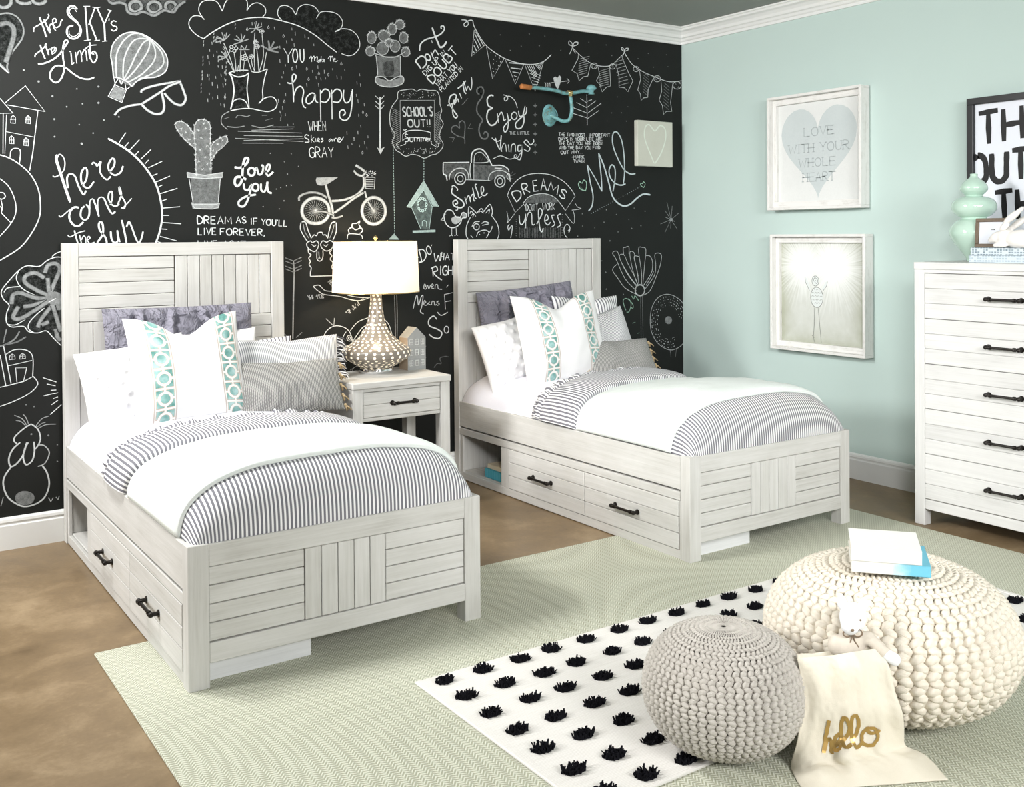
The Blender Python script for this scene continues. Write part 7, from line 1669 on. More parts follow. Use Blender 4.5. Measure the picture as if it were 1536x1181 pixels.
chalk('chalk_drawing', "chalk frame sign lettered SCHOOL'S OUT!! for Summer", 0, "S|4|0.8|1|2734,2258 2739,2300 2786,2315 2834,2322 2860,2312 2891,2326 2944,2323 2997,2323 3017,2285 3019,2246 3030,2208 3018,2168 3040,2131 3022,2091 3013,2051 3037,2014 3030,1982 2994,1949 2958,1940 2909,1919 2869,1933 2826,1939 2783,1926 2744,1947 2719,1961 2698,2006 2714,2052 2686,2096 2682,2163 2696,2210 2734,2258;S|3|0.7|0|2750,2251 2980,2267 2978,2026;S|3|0.7|0|2750,2251 2749,2012;S|3|0.6|0|2695,2202 2747,2183;S|3|0.6|0|2982,2182 3025,2208;S|3|0.6|0|2701,2191 2747,2171;S|3|0.6|0|2982,2172 3025,2198;S|3|0.6|0|2701,2180 2747,2160;S|3|0.6|0|2982,2162 3025,2188;S|3|0.6|0|2696,2168 2747,2148;S|3|0.6|0|2982,2152 3025,2177;S|3|0.6|0|2690,2156 2747,2137;S|3|0.6|0|2982,2141 3024,2167;S|3|0.6|0|2688,2145 2747,2126;S|3|0.6|0|2982,2131 3024,2157;S|3|0.6|0|2693,2134 2747,2114;S|3|0.6|0|2982,2121 3024,2147;S|3|0.6|0|2699,2123 2746,2103;S|3|0.6|0|2982,2111 3024,2137;S|3|0.6|0|2701,2112 2746,2091;S|3|0.6|0|2982,2101 3024,2127;S|3|0.6|0|2697,2100 2746,2080;S|3|0.6|0|2982,2091 3024,2117;S|3|0.6|0|2691,2088 2746,2069;S|3|0.6|0|2981,2081 3024,2106;S|3|0.6|0|2687,2077 2746,2057;S|3|0.6|0|2981,2071 3024,2096;S|3|0.6|0|2691,2066 2746,2046;S|3|0.6|0|2981,2061 3024,2086;S|3|0.6|0|2697,2055 2746,2035;S|3|0.6|0|2981,2051 3024,2076;S|3|0.6|0|2701,2044 2746,2023;S|3|0.6|0|2981,2041 3023,2066;S|3|0.6|0|2698,2032 2746,2012;S|3|0.6|0|2981,2030 3023,2056;S|3|0.6|0|2692,2021 2745,2000;S|3|0.6|0|2981,2020 3023,2046;S|3|0.6|0|2687,2009 2745,1989;S|3|0.6|0|2981,2010 3023,2036;S|3|0.6|0|2688,1998 2745,1978;S|3|0.6|0|2981,2000 3023,2025;S|3|0.6|0|2694,1987 2745,1966;S|3|0.6|0|2981,1990 3023,2015;D|4|0.9|0|2781,2296;D|4|0.9|0|2905,2281;D|4|0.9|0|2847,2289;D|4|0.9|0|2810,2278;D|4|0.9|0|2974,2294;D|4|0.9|0|2988,2298;D|4|0.9|0|2811,2274;D|4|0.9|0|2938,2308;D|4|0.9|0|2897,2281;D|4|0.9|0|2803,2265;D|4|0.9|0|2784,2261;D|4|0.9|0|2802,2285;D|4|0.9|0|2942,2294;D|4|0.9|0|2795,2284;D|4|0.9|0|2899,2311;D|4|0.9|0|2819,2275;D|4|0.9|0|2826,2287;D|4|0.9|0|2775,2279;D|4|0.9|0|2940,2290;D|4|0.9|0|2836,2293;D|4|0.9|0|2774,2296;D|4|0.9|0|2986,2275;D|4|0.9|0|2977,2308;D|4|0.9|0|2762,2293;D|4|0.9|0|2874,2271;D|4|0.9|0|2936,2313;D|4|0.9|0|2771,2272;D|4|0.9|0|2838,2296;D|4|0.9|0|2824,2306;D|4|0.9|0|2903,2297;D|4|0.9|0|2903,2283;D|4|0.9|0|2759,2285;D|4|0.9|0|2954,2283;D|4|0.9|0|2977,2302;D|4|0.9|0|2900,2296;D|4|0.9|0|2884,2275;D|4|0.9|0|2963,2309;D|4|0.9|0|2855,2300;D|4|0.9|0|2962,2294;D|4|0.9|0|2813,2285;D|4|0.9|0|2902,2294;D|4|0.9|0|2812,2294;D|4|0.9|0|2820,2292;D|4|0.9|0|2898,2278;D|4|0.9|0|2947,1950;D|4|0.9|0|2951,1976;D|4|0.9|0|2906,1970;D|4|0.9|0|2977,1963;D|4|0.9|0|2863,1957;D|4|0.9|0|2895,1948;D|4|0.9|0|2997,1957;D|4|0.9|0|2920,1963;D|4|0.9|0|2872,1960;D|4|0.9|0|2816,1946;D|4|0.9|0|2963,1959;D|4|0.9|0|2912,1968;D|4|0.9|0|2751,1964;D|4|0.9|0|2906,1946;D|4|0.9|0|2844,1975;D|4|0.9|0|2893,1969;D|4|0.9|0|2768,1948;D|4|0.9|0|2852,1957;D|4|0.9|0|2823,1952;D|4|0.9|0|2861,1965;D|4|0.9|0|2919,1969;D|4|0.9|0|2907,1952;D|4|0.9|0|2884,1979;D|4|0.9|0|2917,1962;D|4|0.9|0|2923,1957;D|4|0.9|0|2842,1963;D|4|0.9|0|2962,1963;D|4|0.9|0|2985,1977;D|4|0.9|0|2986,1981;D|4|0.9|0|2906,1956;D|4|0.9|0|2836,1952;D|4|0.9|0|2959,1954;D|4|0.9|0|2967,1980;D|4|0.9|0|2881,1974;D|4|0.9|0|2981,1965;D|4|0.9|0|2912,1959;D|4|0.9|0|2753,1942;D|4|0.9|0|2947,1957;D|4|0.9|0|2871,1967;D|4|0.9|0|2951,1979;D|4|0.9|0|2791,1970;D|4|0.9|0|2941,1968;D|4|0.9|0|2772,1955;D|4|0.9|0|2918,1975;D|4|0.9|0|2805,1970;D|4|0.9|0|2801,1942;T|8|0.8|0|2769,2157 2969,2173 55,0|SCHOOL'S;T|8|0.8|0|2800,2098 2952,2106 44,0|OUT!!;S|5|0.9|1|2767,2055 2801,2075 2862,2082 2924,2079 2952,2072;S|3|0.9|1|2764,2013 2783,2029 2862,2040 2954,2037;S|3|0.9|0|2952,2072 2954,2016;S|3|0.9|0|2765,2054 2764,2013;S|5|0.9|1|2799,2052 2785,2056 2782,2042 2801,2032 2799,2014 2779,2013;S|5|0.9|1|2811,2038 2814,2015 2831,2016 2834,2039;S|5|0.9|1|2844,2014 2844,2037 2860,2036 2860,2015;S|5|0.9|1|2860,2032 2875,2038 2877,2016;S|5|0.9|1|2888,2016 2888,2039 2901,2038 2901,2019;S|5|0.9|1|2901,2034 2914,2040 2916,2020;S|5|0.9|1|2923,2028 2934,2032 2925,2041 2921,2024 2936,2021;S|5|0.9|1|2939,2040 2941,2023 2948,2040;S|4|0.9|1|2767,2081 2780,2078 2793,2086;S|3|0.9|1|2749,1985 2783,1998 2783,2013;S|3|0.9|1|2994,1988 2958,2006 2959,2022;S|3|0.9|1|2744,1970 2723,1992 2749,2012;S|3|0.9|1|2994,1984 3008,2004 2981,2027")
chalk('chalk_drawing', 'small grey chalk heart with two ticks', 0, 'S|6|0.4|1|3191,2017 3186,2052 3140,2062 3099,2087 3104,2115 3131,2124 3154,2110 3152,2141 3173,2156 3193,2139 3191,2084 3186,2052;S|5|0.4|0|3252,2111 3215,2113 3234,2142;S|5|0.4|0|3083,2051 3117,2049 3103,2024')
chalk('chalk_drawing', 'grey chalk curly bracket', 0, 'S|8|0.02|1|3292,2333 3301,2353 3287,2360 3278,2339 3316,2330 3330,2355 3316,2372 3292,2353;S|9|0.4|1|3299,2325 3282,2336 3285,2360 3316,2372 3330,2347 3315,2306 3284,2264 3281,2216 3314,2178 3319,2162 3300,2137 3294,2097 3313,2058 3346,2056 3361,2081 3342,2098 3326,2083')
chalk('chalk_lettering', 'script chalk words: Enjoy THE LITTLE things', 0, 'S|9|0.9|1|3402,2322 3382,2326 3356,2301 3363,2261 3396,2248;S|9|0.9|1|3396,2246 3362,2229 3352,2180 3376,2142 3410,2148 3434,2177;S|7|0.9|1|3430,2217 3439,2157;S|7|0.9|1|3436,2194 3459,2226 3473,2204 3478,2176 3493,2185;S|7|0.9|1|3503,2222 3512,2182 3507,2129 3487,2103 3475,2127 3497,2157 3532,2187;S|7|0.9|1|3579,2210 3575,2197 3564,2188 3550,2187 3539,2194 3535,2208 3540,2221 3551,2230 3564,2231 3575,2223 3579,2210;S|7|0.9|1|3590,2244 3597,2211 3622,2217 3641,2276;S|8|0.9|1|3627,2238 3632,2181 3611,2138 3576,2132 3567,2160 3602,2195 3647,2231 3653,2268;S|5|0.9|1|3475,2335 3499,2331 3509,2312 3489,2298 3484,2318 3524,2329 3563,2303 3582,2260;T|4|0.7|0|3521,2089 3674,2098 19,0|THE LITTLE;S|8|0.9|1|3414,2063 3428,2023 3447,1992;S|5|0.9|1|3387,2063 3423,2043 3457,2053;S|8|0.9|1|3458,2081 3452,2016 3460,1980;S|5|0.9|1|3460,2000 3477,2034 3491,2018 3496,1981;S|7|0.9|1|3511,2027 3516,1980;S|6|0.9|1|3530,1979 3536,2024 3561,2029 3565,1984;S|7|0.9|1|3610,2027 3585,2022 3585,1989 3610,1998 3615,2032 3612,1974 3598,1936 3570,1944;S|6|0.9|1|3630,2002 3660,1991 3676,2012 3646,2032 3631,2047 3651,2061 3681,2033 3707,2055 3702,2071;S|4|0.9|1|3605,1981 3580,1947 3555,1946 3560,1966 3575,1955 3520,1936 3452,1954 3393,1932')
chalk('chalk_drawing', 'column of small grey chalk stars', 0, 'F|0|0.42|0|3702,2282 3715,2288 3720,2300 3725,2289 3738,2285 3725,2279 3720,2267 3715,2278;F|0|0.42|0|3701,2224 3714,2230 3720,2242 3725,2231 3738,2227 3724,2221 3719,2209 3714,2220;F|0|0.42|0|3700,2164 3714,2169 3719,2181 3724,2170 3737,2166 3724,2160 3719,2148 3714,2160;F|0|0.42|0|3700,2103 3713,2109 3718,2121 3723,2109 3737,2105 3723,2099 3718,2088 3713,2099;F|0|0.42|0|3699,2034 3713,2039 3718,2051 3723,2040 3736,2035 3723,2030 3718,2018 3713,2029;F|0|0.42|0|3699,1986 3712,1991 3717,2003 3722,1992 3736,1987 3722,1982 3717,1970 3712,1981')
chalk('chalk_drawing', 'chalk bunting of patterned triangular flags', 0, 'S|5|0.9|1|3174,2768 3211,2768 3222,2747 3202,2729 3191,2744 3221,2767 3253,2772 3267,2733 3342,2637 3438,2582 3526,2553 3635,2541 3726,2549 3793,2574 3851,2621;S|4|0.9|0|3265,2716 3245,2554 3342,2633;S|4|0.9|0|3353,2622 3396,2429 3486,2566;S|4|0.9|0|3491,2558 3569,2410 3633,2538;S|4|0.9|0|3640,2539 3720,2376 3788,2569;S|7|0.9|0|3269,2693 3313,2618;S|7|0.9|0|3265,2661 3296,2607;S|7|0.9|0|3262,2621 3280,2591;S|7|0.9|0|3276,2706 3332,2628;S|7|0.9|0|3256,2584 3264,2577;D|6|0.95|0|3385,2589;D|6|0.95|0|3418,2572;D|6|0.95|0|3447,2562;D|6|0.95|0|3404,2550;D|6|0.95|0|3428,2540;D|6|0.95|0|3457,2539;D|6|0.95|0|3403,2522;D|6|0.95|0|3442,2513;D|6|0.95|0|3398,2493;D|6|0.95|0|3422,2491;D|6|0.95|0|3403,2474;D|6|0.95|0|3398,2453;S|8|0.9|0|3521,2539 3625,2541;S|7|0.9|0|3533,2508 3611,2507;S|6|0.9|0|3546,2484 3596,2481;S|5|0.9|0|3558,2461 3582,2455;S|4|0.9|0|3571,2441 3568,2434;S|5|0.9|0|3656,2536 3720,2459;S|5|0.9|0|3671,2539 3726,2466;S|5|0.9|0|3686,2542 3731,2473;S|5|0.9|0|3702,2545 3736,2480;S|5|0.9|0|3717,2548 3759,2516;S|5|0.9|0|3732,2551 3762,2525;S|5|0.9|0|3748,2555 3765,2534;S|5|0.9|0|3763,2558 3768,2542;S|5|0.9|0|3779,2561 3771,2551;S|4|0.9|0|3670,2509 3767,2476;S|4|0.9|0|3679,2486 3760,2462;S|4|0.9|0|3688,2464 3754,2448;S|4|0.9|0|3697,2442 3748,2434;S|4|0.9|0|3706,2419 3741,2420;D|6|0.5|0|3456,2706 3677,2735 3800,2735 3614,2652 3756,2668 3531,2617')
chalk('chalk_drawing', 'chalk pickup truck', 0, 'F|0|0.3|0|3038,1891 3222,1902 3231,1799 3203,1802 3189,1837 3157,1848 3120,1835 3106,1803 3046,1817;F|0|0.32|0|3250,1895 3383,1891 3480,1882 3510,1854 3514,1822 3480,1813 3441,1832 3407,1815 3382,1798 3254,1799;S|7|0.9|1|3038,1897 3222,1906;S|7|0.9|1|3038,1897 3038,1833 3056,1822 3064,1790;S|8|0.9|1|3236,1902 3241,1958 3270,1985 3312,1989 3346,1962 3374,1915 3388,1891;S|5|0.8|1|3255,1903 3265,1955 3303,1970 3331,1953 3359,1913 3255,1903;S|7|0.9|1|3388,1891 3461,1894 3505,1875 3514,1855;S|5|0.9|1|3231,1902 3226,1846 3235,1799;S|5|0.8|0|3255,1899 3254,1799;S|5|0.8|0|3198,1799 3373,1798;S|6|0.8|1|3078,1795 3088,1834 3129,1863 3184,1865 3212,1838 3217,1806;S|6|0.8|1|3358,1798 3373,1838 3417,1860 3470,1861 3509,1838 3524,1794;S|7|0.8|1|3195,1806 3190,1788 3175,1774 3156,1769 3136,1773 3122,1786 3117,1804 3123,1821 3137,1835 3156,1840 3176,1836 3190,1823 3195,1806;S|5|0.8|1|3177,1805 3173,1793 3162,1786 3150,1786 3140,1793 3136,1804 3140,1816 3150,1823 3163,1824 3173,1817 3177,1805;S|7|0.8|1|3484,1797 3479,1778 3465,1765 3445,1759 3426,1764 3412,1777 3407,1795 3412,1813 3426,1827 3446,1832 3465,1828 3479,1815 3484,1797;S|5|0.8|1|3465,1796 3461,1784 3451,1777 3439,1776 3430,1784 3426,1795 3430,1807 3440,1815 3452,1815 3461,1808 3465,1796;S|5|0.9|1|3521,1829 3518,1816 3509,1810 3501,1815 3498,1828 3501,1841 3509,1846 3518,1841 3521,1829;S|6|0.95|0|3407,1876 3461,1876;S|5|0.7|1|3514,1797 3529,1814 3509,1818;S|3|0.4|0|3529,1830 3564,1848;S|3|0.4|0|3531,1816 3554,1811;S|3|0.4|0|3529,1843 3544,1860;S|5|0.25|0|3274,1919 3288,1948;S|5|0.25|0|3293,1920 3307,1949;S|5|0.25|0|3312,1921 3326,1949;S|5|0.25|0|3331,1921 3345,1950')
chalk('chalk_lettering', 'script chalk word: Smile', 0, 'S|6|0.9|1|3096,1756 3114,1760 3137,1741 3132,1729;S|8|0.9|1|3100,1748 3096,1717 3127,1694 3169,1670 3182,1643 3155,1627 3113,1638 3104,1662 3127,1674 3136,1654 3118,1650;S|5|0.9|1|3136,1638 3136,1615 3122,1613;S|7|0.9|1|3188,1694 3201,1651;S|6|0.9|1|3197,1675 3216,1703 3229,1663;S|6|0.9|1|3225,1683 3244,1711 3253,1672 3262,1676;S|7|0.9|1|3244,1751 3258,1696 3272,1684;S|7|0.9|1|3277,1772 3263,1767 3282,1720 3291,1692 3310,1700;S|7|0.9|1|3310,1716 3324,1733 3320,1757 3306,1752 3310,1712 3334,1705 3353,1721')
chalk('chalk_drawing', 'small chalk bird with long legs', 0, 'S|6|0.9|1|3044,1594 3067,1614 3099,1607 3126,1571 3154,1571 3168,1595 3182,1598 3199,1588 3196,1569 3168,1564 3156,1536 3126,1512 3085,1508 3053,1532 3040,1571 3044,1594;S|5|0.9|0|3040,1575 3019,1553 3044,1551;F|0|0.72|1|3091,1563 3122,1577 3159,1568 3154,1544 3121,1528 3097,1540;F|0|0.6|1|3168,1576 3173,1595 3187,1598 3199,1585 3191,1569;D|4|0.9|0|3052,1589;S|4|0.9|0|3094,1506 3093,1461 3075,1456;S|4|0.9|0|3093,1461 3102,1457;S|4|0.9|0|3124,1506 3127,1463 3112,1459;S|4|0.9|0|3127,1463 3136,1460')
chalk('chalk_drawing', 'winking chalk pig face', 0, 'S|5|0.9|1|3228,1572 3200,1520 3195,1465 3209,1437;S|5|0.9|1|3385,1578 3424,1528 3436,1471 3423,1435;S|5|0.9|1|3214,1572 3212,1607 3220,1635 3252,1612 3271,1596;S|5|0.9|1|3271,1592 3304,1624 3323,1608;S|5|0.9|1|3323,1604 3352,1637 3373,1649 3388,1609 3380,1577;S|4|0.9|1|3224,1592 3233,1608 3266,1576;S|4|0.9|1|3233,1580 3252,1596 3243,1568;S|4|0.9|1|3338,1596 3366,1621 3361,1593;S|4|0.9|1|3285,1596 3300,1608 3323,1596;S|5|0.9|1|3291,1512 3287,1501 3277,1494 3264,1494 3253,1501 3250,1512 3254,1523 3264,1530 3277,1530 3287,1523 3291,1512;D|5|0.9|0|3270,1511;S|4|0.9|1|3237,1512 3256,1540 3294,1544;S|5|0.9|1|3308,1532 3332,1544 3361,1536;S|4|0.9|1|3313,1520 3337,1526 3363,1530;S|5|0.9|1|3270,1452 3284,1480 3332,1492 3360,1476 3341,1444;D|7|0.9|0|3292,1464 3325,1474;S|4|0.9|1|3360,1472 3380,1496 3385,1516;S|5|0.9|0|3227,1460 3244,1444')
chalk('chalk_drawing', 'teal tinted chalk birdhouse hanging on a dashed line', 1, 'F|0|0.38|0|2819,1631 2907,1725 2959,1637 2936,1501 2883,1501;F|0|0.75|0|2788,1631 2903,1784 3000,1633 2964,1637 2903,1729 2819,1629;S|4|0.9|0|2788,1629 2903,1786 3004,1633 2959,1633 2903,1729 2814,1626 2788,1629;S|4|0.9|0|2820,1626 2881,1499;S|4|0.9|0|2959,1630 2938,1501;S|6|0.2|1|2912,1644 2910,1630 2902,1620 2891,1616 2881,1619 2873,1630 2870,1643 2873,1657 2881,1667 2892,1671 2902,1668 2910,1658 2912,1644;S|4|0.95|1|2928,1644 2924,1638 2917,1638 2913,1644 2917,1650 2924,1650 2928,1644;S|4|0.95|1|2924,1627 2920,1621 2913,1621 2910,1627 2913,1633 2921,1633 2924,1627;S|4|0.95|1|2915,1613 2911,1607 2904,1607 2900,1613 2904,1619 2911,1619 2915,1613;S|4|0.95|1|2902,1607 2898,1601 2891,1601 2887,1607 2891,1613 2898,1613 2902,1607;S|4|0.95|1|2888,1609 2884,1603 2877,1603 2874,1609 2877,1615 2884,1615 2888,1609;S|4|0.95|1|2876,1619 2873,1613 2866,1613 2862,1619 2866,1625 2873,1625 2876,1619;S|4|0.95|1|2870,1635 2867,1628 2860,1628 2856,1634 2860,1640 2867,1640 2870,1635;S|4|0.95|1|2870,1652 2867,1646 2860,1646 2856,1652 2860,1658 2867,1658 2870,1652;S|4|0.95|1|2877,1668 2873,1662 2866,1662 2863,1668 2866,1674 2873,1674 2877,1668;S|4|0.95|1|2888,1678 2885,1672 2878,1672 2874,1678 2878,1684 2885,1684 2888,1678;S|4|0.95|1|2902,1680 2899,1674 2892,1674 2888,1680 2892,1686 2899,1686 2902,1680;S|4|0.95|1|2915,1674 2912,1668 2905,1668 2901,1674 2905,1680 2912,1680 2915,1674;S|4|0.95|1|2924,1661 2921,1655 2914,1655 2910,1661 2914,1667 2921,1667 2924,1661;S|4|0.9|1|2890,1516 2892,1543 2905,1550 2919,1540 2920,1512;S|17|0.7|0|2826,1483 2980,1488;S|4|0.9|0|2905,1922 2905,1912;S|4|0.9|0|2905,1906 2905,1897;S|4|0.9|0|2905,1891 2905,1881;S|4|0.9|0|2905,1875 2905,1866;S|4|0.9|0|2905,1860 2905,1851;S|4|0.9|0|2905,1844 2905,1835;S|4|0.9|0|2905,1829 2904,1820;S|4|0.9|0|2904,1814 2904,1804;S|4|0.9|0|2904,1798 2904,1789;S|4|0.85|0|2702,1978 2702,1968;S|4|0.85|0|2702,1963 2702,1953;S|4|0.85|0|2702,1948 2702,1938;S|4|0.85|0|2702,1933 2702,1923;S|4|0.85|0|2702,1918 2702,1908;S|4|0.85|0|2703,1903 2702,1893;S|4|0.85|0|2703,1887 2703,1878;S|4|0.85|0|2703,1872 2703,1863;S|4|0.85|0|2703,1857 2703,1847;S|4|0.85|0|2703,1842 2703,1832;S|4|0.85|0|2703,1827 2703,1817;S|4|0.85|0|2703,1812 2703,1802;S|4|0.85|0|2704,1797 2704,1787;S|4|0.85|0|2704,1782 2704,1772;S|4|0.85|0|2704,1766 2704,1757;S|4|0.85|0|2704,1751 2704,1741;S|4|0.85|0|2704,1736 2704,1726;S|4|0.85|0|2704,1721 2704,1711;S|4|0.85|0|2705,1706 2704,1696;S|4|0.85|0|2705,1691 2705,1681;S|4|0.85|0|2705,1676 2705,1666;S|4|0.85|0|2705,1660 2705,1651;S|4|0.85|0|2705,1645 2705,1635;S|4|0.85|0|2705,1630 2705,1620;S|4|0.85|0|2705,1615 2705,1605;S|4|0.85|0|2706,1600 2706,1590;S|4|0.85|0|2706,1585 2706,1575;S|4|0.85|0|2706,1570 2706,1560;S|4|0.85|0|2706,1554 2706,1545;S|4|0.85|0|2706,1539 2706,1529;S|4|0.85|0|2706,1524 2706,1514;S|4|0.85|0|2707,1509 2706,1499;S|4|0.85|0|2707,1494 2707,1484;S|4|0.85|0|2707,1479 2707,1469;F|0|0.7|0|2667,1439 2703,1473 2737,1438')
chalk('chalk_drawing', "chalk banner lettered DREAMS DON'T WORK unless", 0, "S|4|0.9|1|3501,1708 3526,1757 3586,1812 3657,1842 3749,1853 3852,1843 3947,1804 4010,1750 4037,1712;S|4|0.9|1|3620,1660 3666,1702 3737,1721 3809,1721 3882,1693 3956,1617;S|3|0.9|0|3501,1708 3559,1602 3625,1656;S|3|0.9|0|4037,1712 3956,1617;S|3|0.9|0|3620,1660 3635,1640;S|3|0.9|1|4037,1665 4058,1640 4085,1630 4009,1620;S|3|0.9|1|3495,1610 3505,1561 3499,1536 3554,1594;S|3|0.9|1|4020,1614 4030,1580 4021,1533 3956,1596;T|7|0.95|0|3570,1668 3617,1700 65,0|D;T|7|0.95|0|3633,1714 3674,1731 66,0|R;T|7|0.95|0|3705,1737 3742,1742 68,0|E;T|7|0.95|0|3760,1745 3804,1746 75,0|A;T|7|0.95|0|3815,1742 3888,1718 65,0|M;T|7|0.95|0|3901,1714 3946,1685 59,0|S;F|0|0.34|1|3635,1668 3676,1702 3737,1720 3809,1719 3872,1693 3893,1670 3625,1660;T|4|0.95|0|3643,1612 3736,1616 42,0|DON'T;T|4|0.95|0|3772,1618 3871,1621 44,0|WORK;S|2|0.4|0|3635,1677 3633,1663;S|2|0.4|0|3648,1679 3646,1664;S|2|0.4|0|3661,1680 3659,1664;S|2|0.4|0|3675,1682 3672,1664;S|2|0.4|0|3688,1684 3686,1664;S|2|0.4|0|3701,1686 3699,1664;S|2|0.4|0|3714,1688 3712,1664;S|2|0.4|0|3728,1690 3725,1665;S|2|0.4|0|3741,1691 3739,1665;S|2|0.4|0|3754,1693 3752,1665;S|2|0.4|0|3768,1695 3765,1665;S|2|0.4|0|3781,1694 3779,1665;S|2|0.4|0|3795,1692 3792,1665;S|2|0.4|0|3808,1691 3806,1666;S|2|0.4|0|3822,1689 3819,1666;S|2|0.4|0|3835,1688 3833,1666;S|2|0.4|0|3849,1686 3846,1666;S|2|0.4|0|3862,1685 3860,1666;S|2|0.4|0|3876,1683 3874,1666;S|2|0.4|0|3890,1682 3887,1667;F|0|0.18|0|3591,1504 3918,1503 3917,1440 3591,1442;S|3|0.45|0|3591,1508 3591,1442;S|3|0.45|0|3604,1502 3603,1442;S|3|0.45|0|3616,1502 3616,1442;S|3|0.45|0|3629,1507 3629,1442;S|3|0.45|0|3642,1513 3641,1442;S|3|0.45|0|3654,1514 3654,1441;S|3|0.45|0|3667,1509 3666,1441;S|3|0.45|0|3680,1503 3679,1441;S|3|0.45|0|3692,1501 3692,1441;S|3|0.45|0|3705,1505 3705,1441;S|3|0.45|0|3718,1511 3717,1441;S|3|0.45|0|3731,1514 3730,1441;S|3|0.45|0|3744,1511 3743,1441;S|3|0.45|0|3756,1505 3756,1441;S|3|0.45|0|3769,1501 3769,1441;S|3|0.45|0|3782,1503 3782,1441;S|3|0.45|0|3795,1509 3795,1440;S|3|0.45|0|3808,1514 3807,1440;S|3|0.45|0|3821,1512 3820,1440;S|3|0.45|0|3834,1506 3833,1440;S|3|0.45|0|3847,1501 3847,1440;S|3|0.45|0|3860,1502 3860,1440;S|3|0.45|0|3873,1507 3873,1440;S|3|0.45|0|3887,1513 3886,1440;S|3|0.45|0|3900,1513 3899,1440;S|3|0.45|0|3913,1508 3912,1440;S|7|0.9|1|3589,1586 3594,1536 3614,1528 3634,1561 3639,1594;S|7|0.9|1|3639,1594 3639,1503;S|6|0.9|1|3642,1549 3660,1599 3685,1595 3689,1528 3710,1528;S|8|0.9|1|3725,1528 3767,1595 3762,1624 3741,1620 3741,1562 3751,1495 3766,1480 3776,1503;S|7|0.9|1|3792,1549 3816,1562 3808,1587 3793,1583 3789,1545 3813,1524 3834,1541;S|7|0.9|1|3866,1587 3845,1583 3855,1554 3868,1528 3844,1510;S|7|0.9|1|3918,1596 3892,1583 3902,1554 3915,1524 3886,1507;D|4|0.6|0|3566,1573;D|4|0.7|0|3929,1592;D|4|0.6|0|3566,1559;D|4|0.7|0|3929,1575;D|4|0.6|0|3566,1544;D|4|0.7|0|3929,1558;D|4|0.6|0|3566,1529;D|4|0.7|0|3928,1541;D|4|0.6|0|3566,1514;D|4|0.7|0|3928,1524;D|4|0.6|0|3565,1499;D|4|0.7|0|3928,1507;D|4|0.6|0|3565,1485;D|4|0.7|0|3928,1490;D|4|0.6|0|3565,1470;D|4|0.7|0|3928,1473;D|4|0.6|0|3565,1455;D|4|0.7|0|3928,1456;S|5|0.9|1|3514,1528 3502,1512 3509,1491 3524,1512 3536,1516 3532,1479 3523,1442;S|5|0.9|1|3987,1477 3992,1507 3968,1528 3944,1503 3949,1461 3970,1439;S|4|0.9|1|3976,1486 3989,1493 3981,1476")
chalk('chalk_lettering', 'large script chalk name: Mel', 2, 'S|9|0.9|1|4148,1616 4178,1649 4187,1719 4163,1813 4140,1920;S|7|0.9|1|4140,1920 4208,1832 4263,1748;S|9|0.9|1|4263,1748 4258,1850 4237,2002;S|11|0.9|1|4237,2002 4281,1921 4320,1817 4353,1721 4398,1674 4456,1652 4514,1666 4573,1707 4632,1735 4695,1732;S|9|0.9|1|4359,1748 4379,1836 4377,1906 4349,1927 4326,1887 4342,1835 4388,1801 4434,1793 4471,1803;S|9|0.9|1|4451,1803 4463,1882 4458,2006 4436,2102 4396,2151 4362,2134 4361,2063 4401,1977 4458,1900 4516,1871 4560,1875;D|4|0.95|0|4172,1599;D|4|0.95|0|4190,1607;D|4|0.95|0|4209,1615;D|4|0.95|0|4227,1623;D|4|0.95|0|4245,1631;D|4|0.95|0|4263,1639;D|4|0.95|0|4281,1647;D|4|0.95|0|4300,1654;D|4|0.95|0|4318,1662;D|4|0.95|0|4336,1670;D|4|0.95|0|4355,1678;D|4|0.95|0|4373,1687;D|4|0.95|0|4392,1695;D|4|0.95|0|4411,1703;D|4|0.95|0|4429,1711;D|4|0.95|0|4448,1719;D|4|0.95|0|4467,1727;D|4|0.95|0|4486,1735;D|4|0.95|0|4505,1744;D|4|0.95|0|4524,1752;D|4|0.95|0|4543,1760;D|4|0.95|0|4562,1768;D|4|0.95|0|4581,1777;D|4|0.95|0|4600,1785')
chalk('chalk_drawing', 'two little green chalk hearts beside the name', 3, 'S|5|0.9|1|4124,1748 4081,1760 4065,1789 4076,1807 4097,1799 4108,1819 4130,1808 4132,1778 4124,1748;F|0|0.35|1|4119,1754 4086,1762 4071,1785 4092,1769;S|4|0.9|1|4633,1780 4607,1797 4609,1811 4624,1808 4631,1820 4647,1812 4645,1794 4633,1780')
chalk('chalk_lettering', 'small block chalk quote of five lines above the name', 0, 'T|4|0.95|0|3907,2101 4122,2106 21,0|THE TWO MOST;T|4|0.95|0|4157,2108 4336,2117 21,0|IMPORTANT;T|4|0.95|0|3906,2069 4271,2087 21,0|DAYS IN YOUR LIFE ARE;T|4|0.95|0|3908,2042 4268,2058 21,0|THE DAY YOU ARE BORN;T|4|0.95|0|3911,2013 4249,2029 21,0|AND THE DAY YOU FIND;T|4|0.95|0|3922,1983 4099,1995 21,0|OUT WHY...;T|4|0.95|0|4010,1958 4115,1962 20,0|-MARK;T|4|0.95|0|4025,1931 4115,1934 20,0|TWAIN')
chalk('chalk_dots', 'scattered chalk dots right of the bed headboard', 0, 'D|8|0.55|0|4096,1597 4301,1625 4547,1638 4646,1618 4388,1594 4280,1542 4499,1561 4607,1518 4097,1516 4201,1504 4524,1500 4402,1476 4056,1449 4240,1415 4330,1416 4259,1283 4294,1205')
